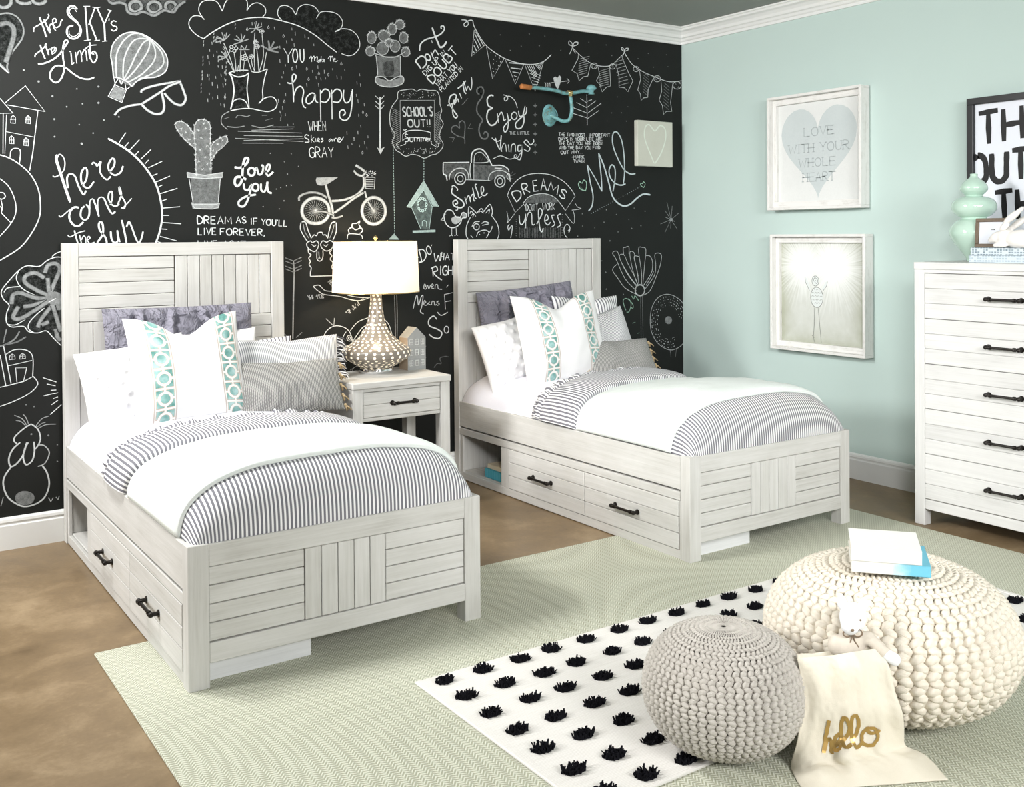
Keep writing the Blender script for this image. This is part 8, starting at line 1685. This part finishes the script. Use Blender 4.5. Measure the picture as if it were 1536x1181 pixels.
chalk('chalk_drawing', 'thin chalk starburst near the mint corner', 0, 'S|4|0.55|0|4889,1561 4850,1682;S|4|0.55|0|4889,1561 4900,1657;S|4|0.55|0|4889,1561 4831,1624;S|4|0.55|0|4889,1561 4962,1607;S|4|0.55|0|4889,1561 4788,1530;S|4|0.55|0|4889,1561 4948,1492;S|4|0.55|0|4889,1561 4830,1472;S|4|0.55|0|4889,1561 4884,1499;S|4|0.55|0|4889,1561 4924,1547;S|4|0.55|0|4889,1561 4837,1576;F|0|0.6|1|4904,1561 4899,1553 4889,1550 4878,1553 4874,1561 4879,1569 4889,1572 4900,1569 4904,1561')
chalk('chalk_drawing', 'chalk bunting of shirt shaped flags tied with bows', 0, 'S|4|0.9|1|4029,2678 4093,2635 4170,2597 4258,2583 4349,2596 4417,2648 4470,2692;S|4|0.9|1|4470,2692 4533,2623 4627,2580 4759,2548 4881,2528 5007,2546;S|5|0.9|1|4024,2692 3994,2702 3997,2724 4018,2713 4024,2692;S|5|0.9|1|4024,2692 4061,2705 4069,2722 4040,2719 4024,2692;S|4|0.9|1|4024,2692 4015,2666 3999,2639;S|4|0.9|1|4024,2692 4034,2664 4050,2648;S|5|0.9|1|4467,2701 4443,2712 4446,2725 4463,2717 4467,2701;S|5|0.9|1|4467,2701 4498,2713 4504,2725 4481,2722 4467,2701;S|4|0.9|1|4467,2701 4460,2681 4448,2660;S|4|0.9|1|4467,2701 4476,2679 4489,2667;S|4|0.85|0|4072,2646 4069,2616 4017,2533 4060,2517 4076,2471 4114,2500 4149,2507 4175,2591;S|4|0.6|1|4085,2614 4123,2628 4165,2640;S|4|0.6|1|4081,2598 4120,2612 4161,2624;S|4|0.6|1|4078,2582 4116,2596 4158,2608;S|4|0.6|1|4074,2566 4113,2580 4154,2592;S|4|0.6|1|4071,2551 4109,2564 4151,2576;S|4|0.6|1|4067,2535 4106,2548 4147,2561;S|4|0.6|1|4064,2519 4102,2533 4144,2545;S|4|0.6|1|4060,2503 4098,2517 4140,2529;S|4|0.85|0|4236,2579 4249,2528 4222,2481 4252,2459 4270,2413 4308,2446 4345,2458 4337,2586;S|4|0.6|1|4247,2546 4286,2560 4329,2573;S|4|0.6|1|4246,2532 4286,2545 4329,2558;S|4|0.6|1|4246,2517 4285,2531 4328,2543;S|4|0.6|1|4246,2502 4285,2516 4328,2528;S|4|0.6|1|4245,2488 4285,2501 4328,2514;S|4|0.6|1|4245,2473 4284,2487 4327,2499;S|4|0.6|1|4244,2458 4284,2472 4327,2484;S|4|0.6|1|4244,2444 4283,2457 4326,2469;S|4|0.85|0|4392,2610 4419,2525 4418,2455 4468,2454 4497,2430 4542,2507 4504,2558 4446,2659;S|4|0.6|1|4379,2619 4419,2633 4463,2646;S|4|0.6|1|4385,2597 4425,2611 4469,2624;S|4|0.6|1|4390,2575 4431,2589 4475,2602;S|4|0.6|1|4396,2553 4436,2567 4480,2580;S|4|0.6|1|4402,2531 4442,2545 4486,2557;S|4|0.6|1|4408,2509 4448,2523 4492,2535;S|4|0.6|1|4413,2487 4454,2501 4498,2513;S|4|0.6|1|4419,2465 4460,2479 4504,2491;S|4|0.85|0|4603,2580 4612,2523 4585,2449 4608,2424 4616,2379 4638,2398 4676,2404 4680,2457 4729,2541;S|4|0.45|1|4640,2574 4666,2559 4690,2545;S|4|0.45|1|4638,2556 4664,2540 4688,2527;S|4|0.45|1|4637,2537 4663,2521 4687,2508;S|4|0.45|1|4636,2518 4662,2502 4686,2489;S|4|0.45|1|4635,2499 4661,2483 4685,2470;S|4|0.45|1|4633,2481 4659,2465 4683,2451;S|4|0.45|1|4632,2462 4658,2446 4682,2432;S|4|0.45|1|4631,2443 4657,2427 4681,2413;S|4|0.85|0|4801,2525 4807,2457 4782,2392 4812,2358 4824,2295 4849,2319 4902,2322 4890,2381 4912,2520;S|4|0.45|1|4830,2518 4857,2502 4881,2488;S|4|0.45|1|4828,2496 4855,2479 4880,2466;S|4|0.45|1|4827,2473 4854,2457 4878,2443;S|4|0.45|1|4826,2451 4853,2435 4877,2421;S|4|0.45|1|4824,2429 4851,2413 4876,2399;S|4|0.45|1|4823,2407 4850,2390 4874,2376;S|4|0.45|1|4822,2384 4849,2368 4873,2354;S|4|0.45|1|4820,2362 4847,2346 4872,2332;S|4|0.8|1|4232,2582 4226,2571 4213,2563 4197,2561 4183,2567 4178,2578 4183,2589 4197,2597 4213,2598 4227,2593 4232,2582;D|4|0.95|0|4206,2569;D|4|0.95|0|4221,2582;D|4|0.95|0|4214,2588;D|4|0.95|0|4220,2576;D|4|0.95|0|4190,2574;D|4|0.95|0|4211,2578;D|4|0.95|0|4190,2582;S|4|0.8|1|4387,2593 4382,2582 4370,2574 4354,2573 4342,2578 4337,2588 4342,2599 4355,2606 4370,2607 4383,2602 4387,2593;D|4|0.95|0|4349,2589;D|4|0.95|0|4366,2592;D|4|0.95|0|4363,2595;D|4|0.95|0|4370,2587;D|4|0.95|0|4364,2585;D|4|0.95|0|4371,2601;D|4|0.95|0|4350,2588;S|4|0.8|1|4598,2593 4593,2582 4580,2575 4564,2573 4551,2579 4546,2589 4551,2599 4564,2607 4580,2608 4593,2603 4598,2593;D|4|0.95|0|4575,2600;D|4|0.95|0|4574,2588;D|4|0.95|0|4576,2601;D|4|0.95|0|4581,2583;D|4|0.95|0|4588,2587;D|4|0.95|0|4558,2588;D|4|0.95|0|4588,2584;S|4|0.8|1|4797,2542 4791,2529 4775,2521 4755,2519 4739,2525 4734,2537 4740,2550 4755,2559 4775,2561 4791,2554 4797,2542;D|4|0.95|0|4783,2535;D|4|0.95|0|4755,2533;D|4|0.95|0|4764,2526;D|4|0.95|0|4767,2546;D|4|0.95|0|4776,2542;D|4|0.95|0|4773,2554;D|4|0.95|0|4750,2539;S|4|0.8|1|4994,2512 4986,2496 4966,2485 4941,2483 4921,2491 4914,2506 4921,2522 4941,2533 4966,2535 4986,2527 4994,2512;D|4|0.95|0|4976,2522;D|4|0.95|0|4942,2517;D|4|0.95|0|4968,2501;D|4|0.95|0|4956,2495;D|4|0.95|0|4937,2523;D|4|0.95|0|4964,2493;D|4|0.95|0|4929,2495;D|6|0.5|0|3677,2736 3799,2735 3753,2668 3927,2656 4160,2732 4308,2729 4229,2667 4357,2662 4590,2664 4683,2708 4852,2715 4733,2617 4867,2633 4405,2388 4496,2328 4353,2277 4438,2283 4312,2220 4481,2229')
chalk('chalk_drawing', 'chalk heart pierced by an arrow', 0, 'F|0|0.8|1|3866,2471 3881,2482 3899,2476 3915,2492 3929,2476 3922,2446 3901,2405 3878,2434;S|4|0.9|1|3826,2434 3868,2444;S|4|0.9|1|3931,2453 3995,2465;S|4|0.9|0|3976,2478 3997,2463 3979,2445;S|4|0.9|0|3805,2429 3797,2439;S|4|0.9|0|3805,2429 3805,2411;S|4|0.9|0|3822,2430 3813,2440;S|4|0.9|0|3822,2430 3821,2412;S|4|0.9|0|3838,2431 3830,2441;S|4|0.9|0|3838,2431 3838,2414')
chalk('chalk_drawing', 'chalk twig with dots at its branch ends', 0, 'S|5|0.9|0|4140,2386 4142,2182;S|4|0.9|0|4140,2330 4089,2354;D|6|0.9|0|4089,2354;S|4|0.9|0|4140,2298 4056,2326;D|6|0.9|0|4056,2326;S|4|0.9|0|4142,2263 4021,2292;D|6|0.9|0|4021,2292;S|4|0.9|0|4141,2231 4025,2253;D|6|0.9|0|4025,2253;S|4|0.9|0|4140,2339 4179,2354;D|6|0.9|0|4179,2354;S|4|0.9|0|4141,2300 4215,2348;D|6|0.9|0|4215,2348;S|4|0.9|0|4142,2260 4259,2334;D|6|0.9|0|4259,2334;S|4|0.9|0|4142,2225 4240,2285;D|6|0.9|0|4240,2285')
chalk('chalk_drawing', 'tall thin chalk arrow with feathers behind the left bed', 0, 'S|8|0.7|0|2084,1328 2088,1263 2082,1135 2076,900;S|5|0.6|0|2084,1326 2035,1345;S|5|0.6|0|2084,1326 2132,1346;S|5|0.6|0|2084,1308 2035,1327;S|5|0.6|0|2084,1308 2131,1328;S|5|0.6|0|2083,1281 2035,1300;S|5|0.6|0|2083,1281 2131,1301;S|5|0.6|0|2083,1265 2035,1285;S|5|0.6|0|2083,1265 2131,1285;S|6|0.5|0|2027,931 2057,901;S|6|0.5|0|2130,932 2095,906')
chalk('chalk_drawing', 'chalk llama in heart shaped glasses', 0, 'S|5|0.9|1|2130,1537 2126,1501 2148,1458 2167,1432;S|5|0.9|1|2134,1540 2156,1537 2171,1493 2190,1450;S|4|0.6|1|2143,1529 2152,1486 2175,1450;S|5|0.9|1|2339,1537 2339,1486 2318,1438;S|5|0.9|1|2335,1540 2311,1533 2295,1486 2287,1449;S|4|0.6|1|2327,1526 2315,1486 2299,1449;S|5|0.9|1|2192,1454 2206,1468 2221,1464 2229,1479 2252,1482 2260,1468 2275,1468 2287,1449;S|5|0.9|1|2234,1415 2222,1435 2195,1426 2184,1435 2163,1423 2168,1398 2202,1376 2222,1386 2234,1415;S|5|0.9|1|2243,1415 2257,1435 2280,1427 2300,1436 2321,1422 2311,1392 2280,1378 2253,1393 2243,1415;S|4|0.9|1|2191,1416 2206,1405 2218,1413;S|4|0.9|1|2261,1413 2276,1404 2288,1415;S|5|0.9|1|2222,1379 2221,1339 2233,1323 2250,1328 2258,1353 2257,1382;S|4|0.9|1|2233,1375 2234,1354 2237,1339;S|4|0.9|1|2229,1339 2242,1339;S|5|0.9|1|2170,1392 2173,1369 2187,1358 2173,1340 2182,1322 2175,1304 2187,1286 2182,1261 2182,1239;S|5|0.9|1|2311,1385 2297,1367 2311,1352 2301,1331 2317,1312 2310,1287 2322,1264 2322,1239;S|5|0.9|1|2182,1239 2247,1239 2322,1239')
chalk('chalk_drawing', 'swirl of chalk soft ice cream above the lamp', 0, 'S|5|0.9|1|2406,1443 2410,1467 2430,1474 2491,1466 2501,1444;S|5|0.9|1|2420,1474 2414,1496 2435,1509 2459,1496 2491,1507 2501,1489 2483,1474;S|5|0.9|1|2436,1511 2439,1530 2467,1533 2485,1546 2479,1526 2490,1511')
chalk('chalk_drawing', 'chalk branch with leafy ends behind the lamp', 0, 'S|4|0.9|1|2329,1151 2270,1157 2235,1187 2208,1186 2202,1179 2235,1151 2266,1135 2356,1121 2428,1099 2485,1093 2551,1109;S|4|0.9|1|2404,1126 2469,1112 2542,1106;S|4|0.9|1|2485,1093 2510,1111;S|4|0.75|0|2248,1126 2253,1114;S|4|0.75|0|2193,1124 2198,1112;S|4|0.75|0|2243,1126 2249,1114;S|4|0.75|0|2233,1126 2239,1114;S|4|0.75|0|2198,1124 2194,1112;S|4|0.75|0|2247,1126 2241,1138;S|4|0.75|0|2173,1123 2176,1136;S|4|0.75|0|2192,1124 2195,1136;S|4|0.75|0|2250,1126 2244,1139;S|4|0.75|0|2181,1124 2178,1111;S|4|0.75|0|2253,1127 2258,1115;S|4|0.75|0|2171,1123 2176,1111;S|4|0.75|0|2176,1123 2181,1111;S|4|0.75|0|2248,1126 2252,1139;S|4|0.75|0|2255,1127 2259,1139;S|4|0.75|0|2256,1127 2260,1139;S|4|0.75|0|2233,1126 2227,1138;S|4|0.75|0|2186,1124 2190,1136;S|4|0.75|0|2170,1123 2164,1135;S|4|0.75|0|2189,1124 2194,1112;S|4|0.75|0|2232,1126 2236,1138;S|4|0.75|0|2220,1125 2225,1113;S|4|0.75|0|2214,1125 2218,1137;S|4|0.75|0|2254,1127 2260,1115;S|4|0.75|0|2224,1125 2228,1138;S|4|0.75|0|2193,1124 2189,1112;S|4|0.75|0|2472,1079 2466,1092;S|4|0.75|0|2439,1054 2434,1067;S|4|0.75|0|2413,1034 2400,1040;S|4|0.75|0|2420,1039 2407,1046;S|4|0.75|0|2443,1056 2448,1044;S|4|0.75|0|2471,1078 2465,1091;S|4|0.75|0|2412,1033 2424,1026;S|4|0.75|0|2418,1037 2412,1050;S|4|0.75|0|2444,1057 2457,1051;S|4|0.75|0|2401,1025 2396,1037;S|4|0.75|0|2443,1057 2438,1070;S|4|0.75|0|2445,1058 2432,1065;S|4|0.75|0|2473,1080 2479,1068;S|4|0.75|0|2408,1029 2420,1023;S|4|0.75|0|2431,1048 2444,1041;S|4|0.75|0|2474,1081 2479,1068;S|4|0.75|0|2444,1058 2457,1051;S|4|0.75|0|2403,1026 2390,1032;S|4|0.75|0|2469,1077 2481,1070;S|4|0.75|0|2466,1074 2471,1062;S|4|0.75|0|2440,1055 2435,1067;S|4|0.75|0|2455,1066 2450,1079;S|4|0.75|0|2416,1036 2421,1023;S|4|0.75|0|2415,1036 2403,1042;S|4|0.75|0|2450,1063 2456,1050;S|4|0.75|0|2472,1079 2477,1067;S|4|0.75|0|2318,1186 2331,1190;S|4|0.75|0|2306,1199 2320,1203;S|4|0.75|0|2309,1196 2322,1201;S|4|0.75|0|2304,1201 2318,1206;S|4|0.75|0|2321,1182 2308,1178;S|4|0.75|0|2326,1176 2319,1165;S|4|0.75|0|2323,1179 2310,1175;S|4|0.75|0|2322,1182 2308,1178;S|4|0.75|0|2295,1212 2309,1216;S|4|0.75|0|2326,1177 2312,1173;S|4|0.75|0|2303,1203 2316,1208;S|4|0.75|0|2312,1192 2305,1181;S|4|0.75|0|2301,1205 2294,1194;S|4|0.75|0|2306,1199 2299,1188;S|4|0.75|0|2301,1205 2308,1216;S|4|0.75|0|2317,1187 2324,1198;S|4|0.75|0|2307,1198 2321,1202;S|4|0.75|0|2323,1180 2336,1184;S|4|0.75|0|2295,1212 2309,1216;S|4|0.75|0|2325,1178 2338,1182;S|4|0.75|0|2325,1178 2332,1189;S|4|0.75|0|2302,1204 2295,1193;S|4|0.75|0|2301,1205 2308,1217;S|4|0.75|0|2316,1188 2309,1177;S|4|0.75|0|2328,1174 2341,1178;S|4|0.75|0|2299,1208 2285,1204')
chalk('chalk_drawing', 'chalk bird with a round eye behind the lamp', 0, 'S|4|0.9|1|2247,834 2252,881 2275,931 2323,956 2378,947 2414,919 2430,877 2430,848;S|5|0.7|0|2272,1000 2319,956;S|5|0.7|0|2323,1001 2319,956;S|4|0.9|1|2418,922 2467,971 2541,994;S|4|0.9|1|2612,990 2658,954 2682,892 2686,846;S|4|0.9|1|2430,844 2385,836 2353,801 2321,771 2290,766;S|4|0.9|1|2247,831 2267,829 2282,807 2293,769;S|4|0.9|1|2430,881 2427,872 2419,866 2409,867 2401,873 2398,883 2401,892 2409,898 2419,897 2427,891 2430,881;S|5|0.9|1|2421,882 2419,877 2414,875 2409,877 2407,883 2409,888 2414,889 2419,887 2421,882;S|4|0.9|1|2369,837 2374,888 2394,920;S|5|0.9|1|2434,862 2467,905 2500,940 2537,949;S|5|0.9|1|2442,854 2483,889 2499,921 2532,931;S|4|0.6|1|2702,1114 2705,989 2707,829;S|4|0.6|1|2717,1114 2719,988 2716,829;S|4|0.6|0|2416,701 2457,720;S|4|0.6|0|2428,696 2441,714')
chalk('chalk_lettering', 'chalk words beside the lamp: DO WHAT RIGHT even Means', 0, 'S|5|0.9|0|2825,1286 2863,1335;S|6|0.9|1|2866,1378 2885,1308 2867,1303;S|6|0.9|1|2864,1374 2894,1377 2916,1346 2898,1311 2869,1303;S|6|0.9|1|2949,1375 2950,1360 2944,1350 2935,1349 2926,1356 2919,1370 2919,1385 2924,1395 2933,1397 2943,1389 2949,1375;S|4|0.9|0|2950,1397 2955,1405;S|6|0.9|1|2970,1357 2981,1306 2999,1341 3010,1308 3024,1360;S|6|0.9|0|3015,1356 3014,1313;S|6|0.9|0|3039,1356 3035,1313;S|5|0.9|0|3014,1333 3039,1334;T|5|0.95|0|3046,1312 3110,1311 41,0|AT;S|7|0.9|0|2957,1270 2962,1217;S|7|0.9|1|2948,1264 2982,1275 2991,1251 2964,1240 2991,1212 3022,1193;T|7|0.95|0|3009,1223 3136,1220 55,0|IGHT;S|4|0.9|1|2897,1153 2912,1160 2903,1172 2897,1149 2912,1143 2923,1164 2932,1144 2944,1167;S|4|0.9|1|2947,1154 2963,1162 2955,1172 2947,1151 2968,1143;S|4|0.9|1|2974,1140 2977,1164 2992,1165 2997,1142 3022,1137;S|4|0.9|0|3053,1148 3067,1163;S|4|0.5|1|2827,1190 2840,1182 2822,1167 2840,1151 2822,1137;S|5|0.9|1|2825,1029 2839,1082 2852,1108 2861,1050 2879,1096 2892,1103 2883,1042 2873,1011 2895,995;S|4|0.9|1|2896,1057 2911,1064 2902,1076 2896,1053 2913,1046 2927,1059 2938,1066 2927,1055 2943,1047;S|4|0.9|1|2949,1046 2954,1068 2967,1065 2971,1045 2985,1049;S|4|0.9|1|3000,1068 2985,1062 3003,1050 2987,1041;S|5|0.9|0|3039,1105 3045,1015;S|5|0.9|0|3037,1105 3099,1115;S|5|0.9|0|3042,1062 3085,1066;S|5|0.9|1|2989,1002 3016,981 3061,998;S|7|0.9|1|2984,959 2962,980 2930,958 2934,923 2988,900 3019,875 3001,845 2961,851 2930,873;S|5|0.9|1|3067,892 3063,879 3054,873 3043,876 3036,887 3036,901 3043,911 3054,913 3064,905 3067,892;S|5|0.35|1|2963,672 2986,694 3013,692 3004,724 3040,733 3068,727')
chalk('chalk_drawing', 'chalk fan shaped flower on a tall stem', 0, 'S|4|0.75|1|4562,1073 4463,1156 4383,1291 4352,1335 4395,1343 4429,1272 4510,1164 4568,1108;S|4|0.75|1|4568,1099 4475,1200 4412,1308 4453,1320 4487,1262 4551,1163 4580,1108;S|4|0.75|1|4450,1320 4447,1365 4465,1371 4497,1373 4497,1324;S|4|0.75|1|4577,1108 4533,1208 4505,1333 4544,1332 4551,1279 4580,1171;S|4|0.75|1|4586,1112 4569,1216 4543,1305 4587,1306;S|4|0.75|1|4609,1111 4610,1197 4584,1354 4617,1369 4651,1353 4640,1259 4621,1111;S|4|0.75|1|4627,1106 4675,1159 4706,1203 4712,1266 4689,1307 4653,1311;S|4|0.75|1|4639,1079 4724,1166 4742,1238 4735,1320 4793,1317 4785,1247 4742,1157 4687,1068 4627,1039;S|4|0.75|1|4567,1046 4462,1094 4394,1167 4351,1221 4389,1257;S|4|0.75|1|4700,1203 4718,1194 4651,1106;S|9|0.7|1|4638,1073 4633,1057 4621,1044 4604,1037 4585,1038 4568,1046 4556,1059 4552,1076 4557,1092 4568,1105 4586,1111 4605,1111 4622,1103 4633,1089 4638,1073;S|3|0.5|0|4600,1036 4603,722;S|3|0.5|0|4615,1035 4622,720')
chalk('chalk_drawing', 'chalk donut shaped flower full of dots', 0, 'S|4|0.7|1|5013,950 4969,993 4894,1029 4820,1036 4753,1011 4704,950 4688,870 4697,788 4744,712 4817,662 4892,643 4967,661 5011,695;F|0|0.45|1|4893,852 4888,839 4876,829 4859,827 4843,831 4831,842 4826,856 4831,869 4843,879 4860,882 4876,877 4889,866 4893,852;D|5|0.9|0|4910,731;D|5|0.9|0|4916,713;D|5|0.9|0|4905,687;D|5|0.9|0|4913,669;D|5|0.9|0|4898,726;D|5|0.9|0|4898,685;D|5|0.9|0|4909,668;D|5|0.9|0|4881,721;D|5|0.9|0|4880,701;D|5|0.9|0|4883,682;D|5|0.9|0|4886,663;D|5|0.9|0|4856,701;D|5|0.9|0|4863,681;D|5|0.9|0|4855,662;D|5|0.9|0|4849,721;D|5|0.9|0|4850,701;D|5|0.9|0|4851,682;D|5|0.9|0|4846,663;D|5|0.9|0|4834,725;D|5|0.9|0|4830,706;D|5|0.9|0|4820,690;D|5|0.9|0|4816,671;D|5|0.9|0|4825,728;D|5|0.9|0|4823,709;D|5|0.9|0|4814,692;D|5|0.9|0|4798,679;D|5|0.9|0|4808,716;D|5|0.9|0|4789,706;D|5|0.9|0|4787,686;D|5|0.9|0|4797,723;D|5|0.9|0|4774,718;D|5|0.9|0|4769,699;D|5|0.9|0|4776,742;D|5|0.9|0|4754,713;D|5|0.9|0|4781,762;D|5|0.9|0|4771,747;D|5|0.9|0|4755,739;D|5|0.9|0|4761,760;D|5|0.9|0|4729,747;D|5|0.9|0|4765,790;D|5|0.9|0|4740,762;D|5|0.9|0|4716,774;D|5|0.9|0|4762,797;D|5|0.9|0|4745,793;D|5|0.9|0|4729,786;D|5|0.9|0|4711,789;D|5|0.9|0|4742,802;D|5|0.9|0|4705,811;D|5|0.9|0|4754,831;D|5|0.9|0|4737,828;D|5|0.9|0|4720,828;D|5|0.9|0|4704,822;D|5|0.9|0|4753,835;D|5|0.9|0|4736,846;D|5|0.9|0|4719,855;D|5|0.9|0|4702,849;D|5|0.9|0|4753,855;D|5|0.9|0|4736,854;D|5|0.9|0|4721,876;D|5|0.9|0|4703,864;D|5|0.9|0|4754,864;D|5|0.9|0|4708,894;D|5|0.9|0|4761,890;D|5|0.9|0|4744,895;D|5|0.9|0|4730,906;D|5|0.9|0|4711,904;D|5|0.9|0|4762,894;D|5|0.9|0|4751,912;D|5|0.9|0|4720,930;D|5|0.9|0|4754,918;D|5|0.9|0|4744,936;D|5|0.9|0|4732,951;D|5|0.9|0|4782,926;D|5|0.9|0|4765,934;D|5|0.9|0|4749,971;D|5|0.9|0|4786,931;D|5|0.9|0|4788,957;D|5|0.9|0|4765,987;D|5|0.9|0|4809,948;D|5|0.9|0|4799,964;D|5|0.9|0|4787,979;D|5|0.9|0|4787,1002;D|5|0.9|0|4821,975;D|5|0.9|0|4813,992;D|5|0.9|0|4813,1013;D|5|0.9|0|4829,957;D|5|0.9|0|4826,996;D|5|0.9|0|4854,1000;D|5|0.9|0|4836,1018;D|5|0.9|0|4865,960;D|5|0.9|0|4865,980;D|5|0.9|0|4861,1000;D|5|0.9|0|4865,1019;D|5|0.9|0|4879,978;D|5|0.9|0|4881,997;D|5|0.9|0|4889,955;D|5|0.9|0|4888,975;D|5|0.9|0|4901,991;D|5|0.9|0|4910,1008;D|5|0.9|0|4910,966;D|5|0.9|0|4915,985;D|5|0.9|0|4922,1003;D|5|0.9|0|4904,948;D|5|0.9|0|4917,963;D|5|0.9|0|4934,973;D|5|0.9|0|4944,990;D|5|0.9|0|4924,934;D|5|0.9|0|4933,951;D|5|0.9|0|4945,965;D|5|0.9|0|4950,985;D|5|0.9|0|4934,925;D|5|0.9|0|4942,943;D|5|0.9|0|4956,955;D|5|0.9|0|4967,970;D|5|0.9|0|4950,934;D|5|0.9|0|4974,932;D|5|0.9|0|4986,946;D|5|0.9|0|4977,927;D|5|0.9|0|4993,935;D|5|0.9|0|4957,888;D|5|0.9|0|4975,891;D|5|0.9|0|4987,908;D|5|0.9|0|4962,876;D|5|0.9|0|4975,891;D|5|0.9|0|4997,881;D|5|0.9|0|4963,873;D|5|0.9|0|4983,864;D|5|0.9|0|4998,877;S|3|0.5|1|4873,644 4881,593;S|3|0.5|1|4933,645 4922,590')
chalk('chalk_lettering', 'small green chalk initials by the fan flower', 3, 'S|5|0.7|1|4467,943 4450,980 4444,1011 4468,1023 4502,1008 4514,977 4496,933 4473,930;S|5|0.7|1|4514,959 4531,954 4531,976 4508,1004 4491,1022;S|5|0.7|1|4520,1039 4538,1016 4550,1038 4585,1000;S|6|0.5|0|4525,851 4552,857;S|6|0.4|0|4571,777 4587,784')
chalk('chalk_dots', 'column of chalk dots beside the far bed headboard', 0, 'D|7|0.6|0|4239,1417 4331,1418 4259,1283 4292,1207 4296,1093 4445,1052')
chalk('chalk_drawing', 'smudgy chalk clouds along the top edge', 0, 'F|0|0.26|1|1304,2622 1299,2607 1288,2594 1271,2586 1253,2584 1237,2588 1226,2598 1222,2612 1226,2626 1237,2639 1254,2647 1272,2650 1288,2645 1300,2636 1304,2622;F|0|0.26|1|1403,2631 1398,2614 1385,2600 1365,2591 1344,2588 1324,2593 1311,2604 1307,2619 1312,2635 1325,2649 1344,2659 1366,2661 1385,2657 1399,2646 1403,2631;F|0|0.26|1|1474,2642 1470,2629 1459,2617 1444,2610 1427,2608 1412,2612 1402,2621 1398,2633 1402,2647 1413,2658 1428,2666 1445,2668 1460,2664 1470,2655 1474,2642;F|0|0.26|1|1352,2654 1347,2642 1332,2631 1312,2623 1289,2621 1269,2623 1255,2631 1250,2641 1255,2653 1269,2664 1290,2672 1312,2675 1333,2672 1347,2665 1352,2654;F|0|0.26|1|1219,2644 1215,2634 1202,2624 1185,2618 1166,2615 1148,2618 1137,2624 1132,2633 1137,2643 1149,2653 1166,2659 1185,2662 1203,2660 1215,2653 1219,2644;F|0|0.26|1|1516,2681 1512,2669 1503,2658 1489,2652 1475,2650 1462,2653 1453,2662 1449,2673 1453,2685 1462,2695 1475,2702 1490,2704 1503,2700 1512,2692 1516,2681;F|0|0.26|1|1436,2671 1432,2659 1419,2648 1401,2641 1380,2638 1362,2641 1350,2649 1346,2660 1350,2672 1363,2682 1381,2690 1401,2692 1419,2690 1432,2682 1436,2671;S|18|0.5|1|1292,2620 1288,2607 1277,2596 1262,2590 1248,2592 1237,2601 1233,2613 1237,2627 1248,2638 1263,2643 1277,2642 1288,2633 1292,2620;S|18|0.5|1|1387,2629 1382,2614 1370,2602 1354,2597 1339,2599 1327,2607 1323,2621 1327,2635 1339,2647 1355,2653 1371,2651 1383,2642 1387,2629;S|18|0.5|1|1462,2641 1459,2629 1449,2619 1436,2614 1423,2616 1413,2623 1410,2635 1413,2647 1423,2657 1436,2662 1449,2660 1459,2653 1462,2641;S|15|0.45|1|1132,2633 1151,2619 1188,2627 1216,2618 1225,2586 1262,2578 1300,2595 1351,2582 1403,2614 1449,2610 1472,2642 1509,2673;S|17|0.5|1|699,2573 694,2557 683,2545 668,2539 653,2541 642,2551 638,2565 642,2581 653,2594 669,2600 684,2597 695,2588 699,2573;S|17|0.5|1|791,2591 786,2581 774,2573 757,2569 740,2569 728,2574 724,2582 728,2591 741,2599 757,2604 774,2603 787,2599 791,2591;S|17|0.5|1|848,2598 844,2588 833,2580 819,2575 805,2576 795,2582 791,2591 795,2600 805,2608 820,2613 834,2612 844,2606 848,2598')
chalk('chalk_drawing', 'smudgy chalk balloon at the top left edge', 0, 'F|0|0.14|1|635,2498 662,2511 695,2515 728,2497 749,2456 747,2413 727,2374 701,2335 684,2291 678,2260 685,2236 665,2259 632,2292;S|7|0.5|1|635,2498 662,2511 695,2515 728,2497 749,2456 747,2413 727,2374 701,2335 684,2291 678,2260 685,2236 665,2259 632,2292;S|24|0.42|1|645,2457 684,2468 708,2446 705,2397 690,2346 673,2284;S|5|0.9|1|632,2286 659,2258 684,2236')
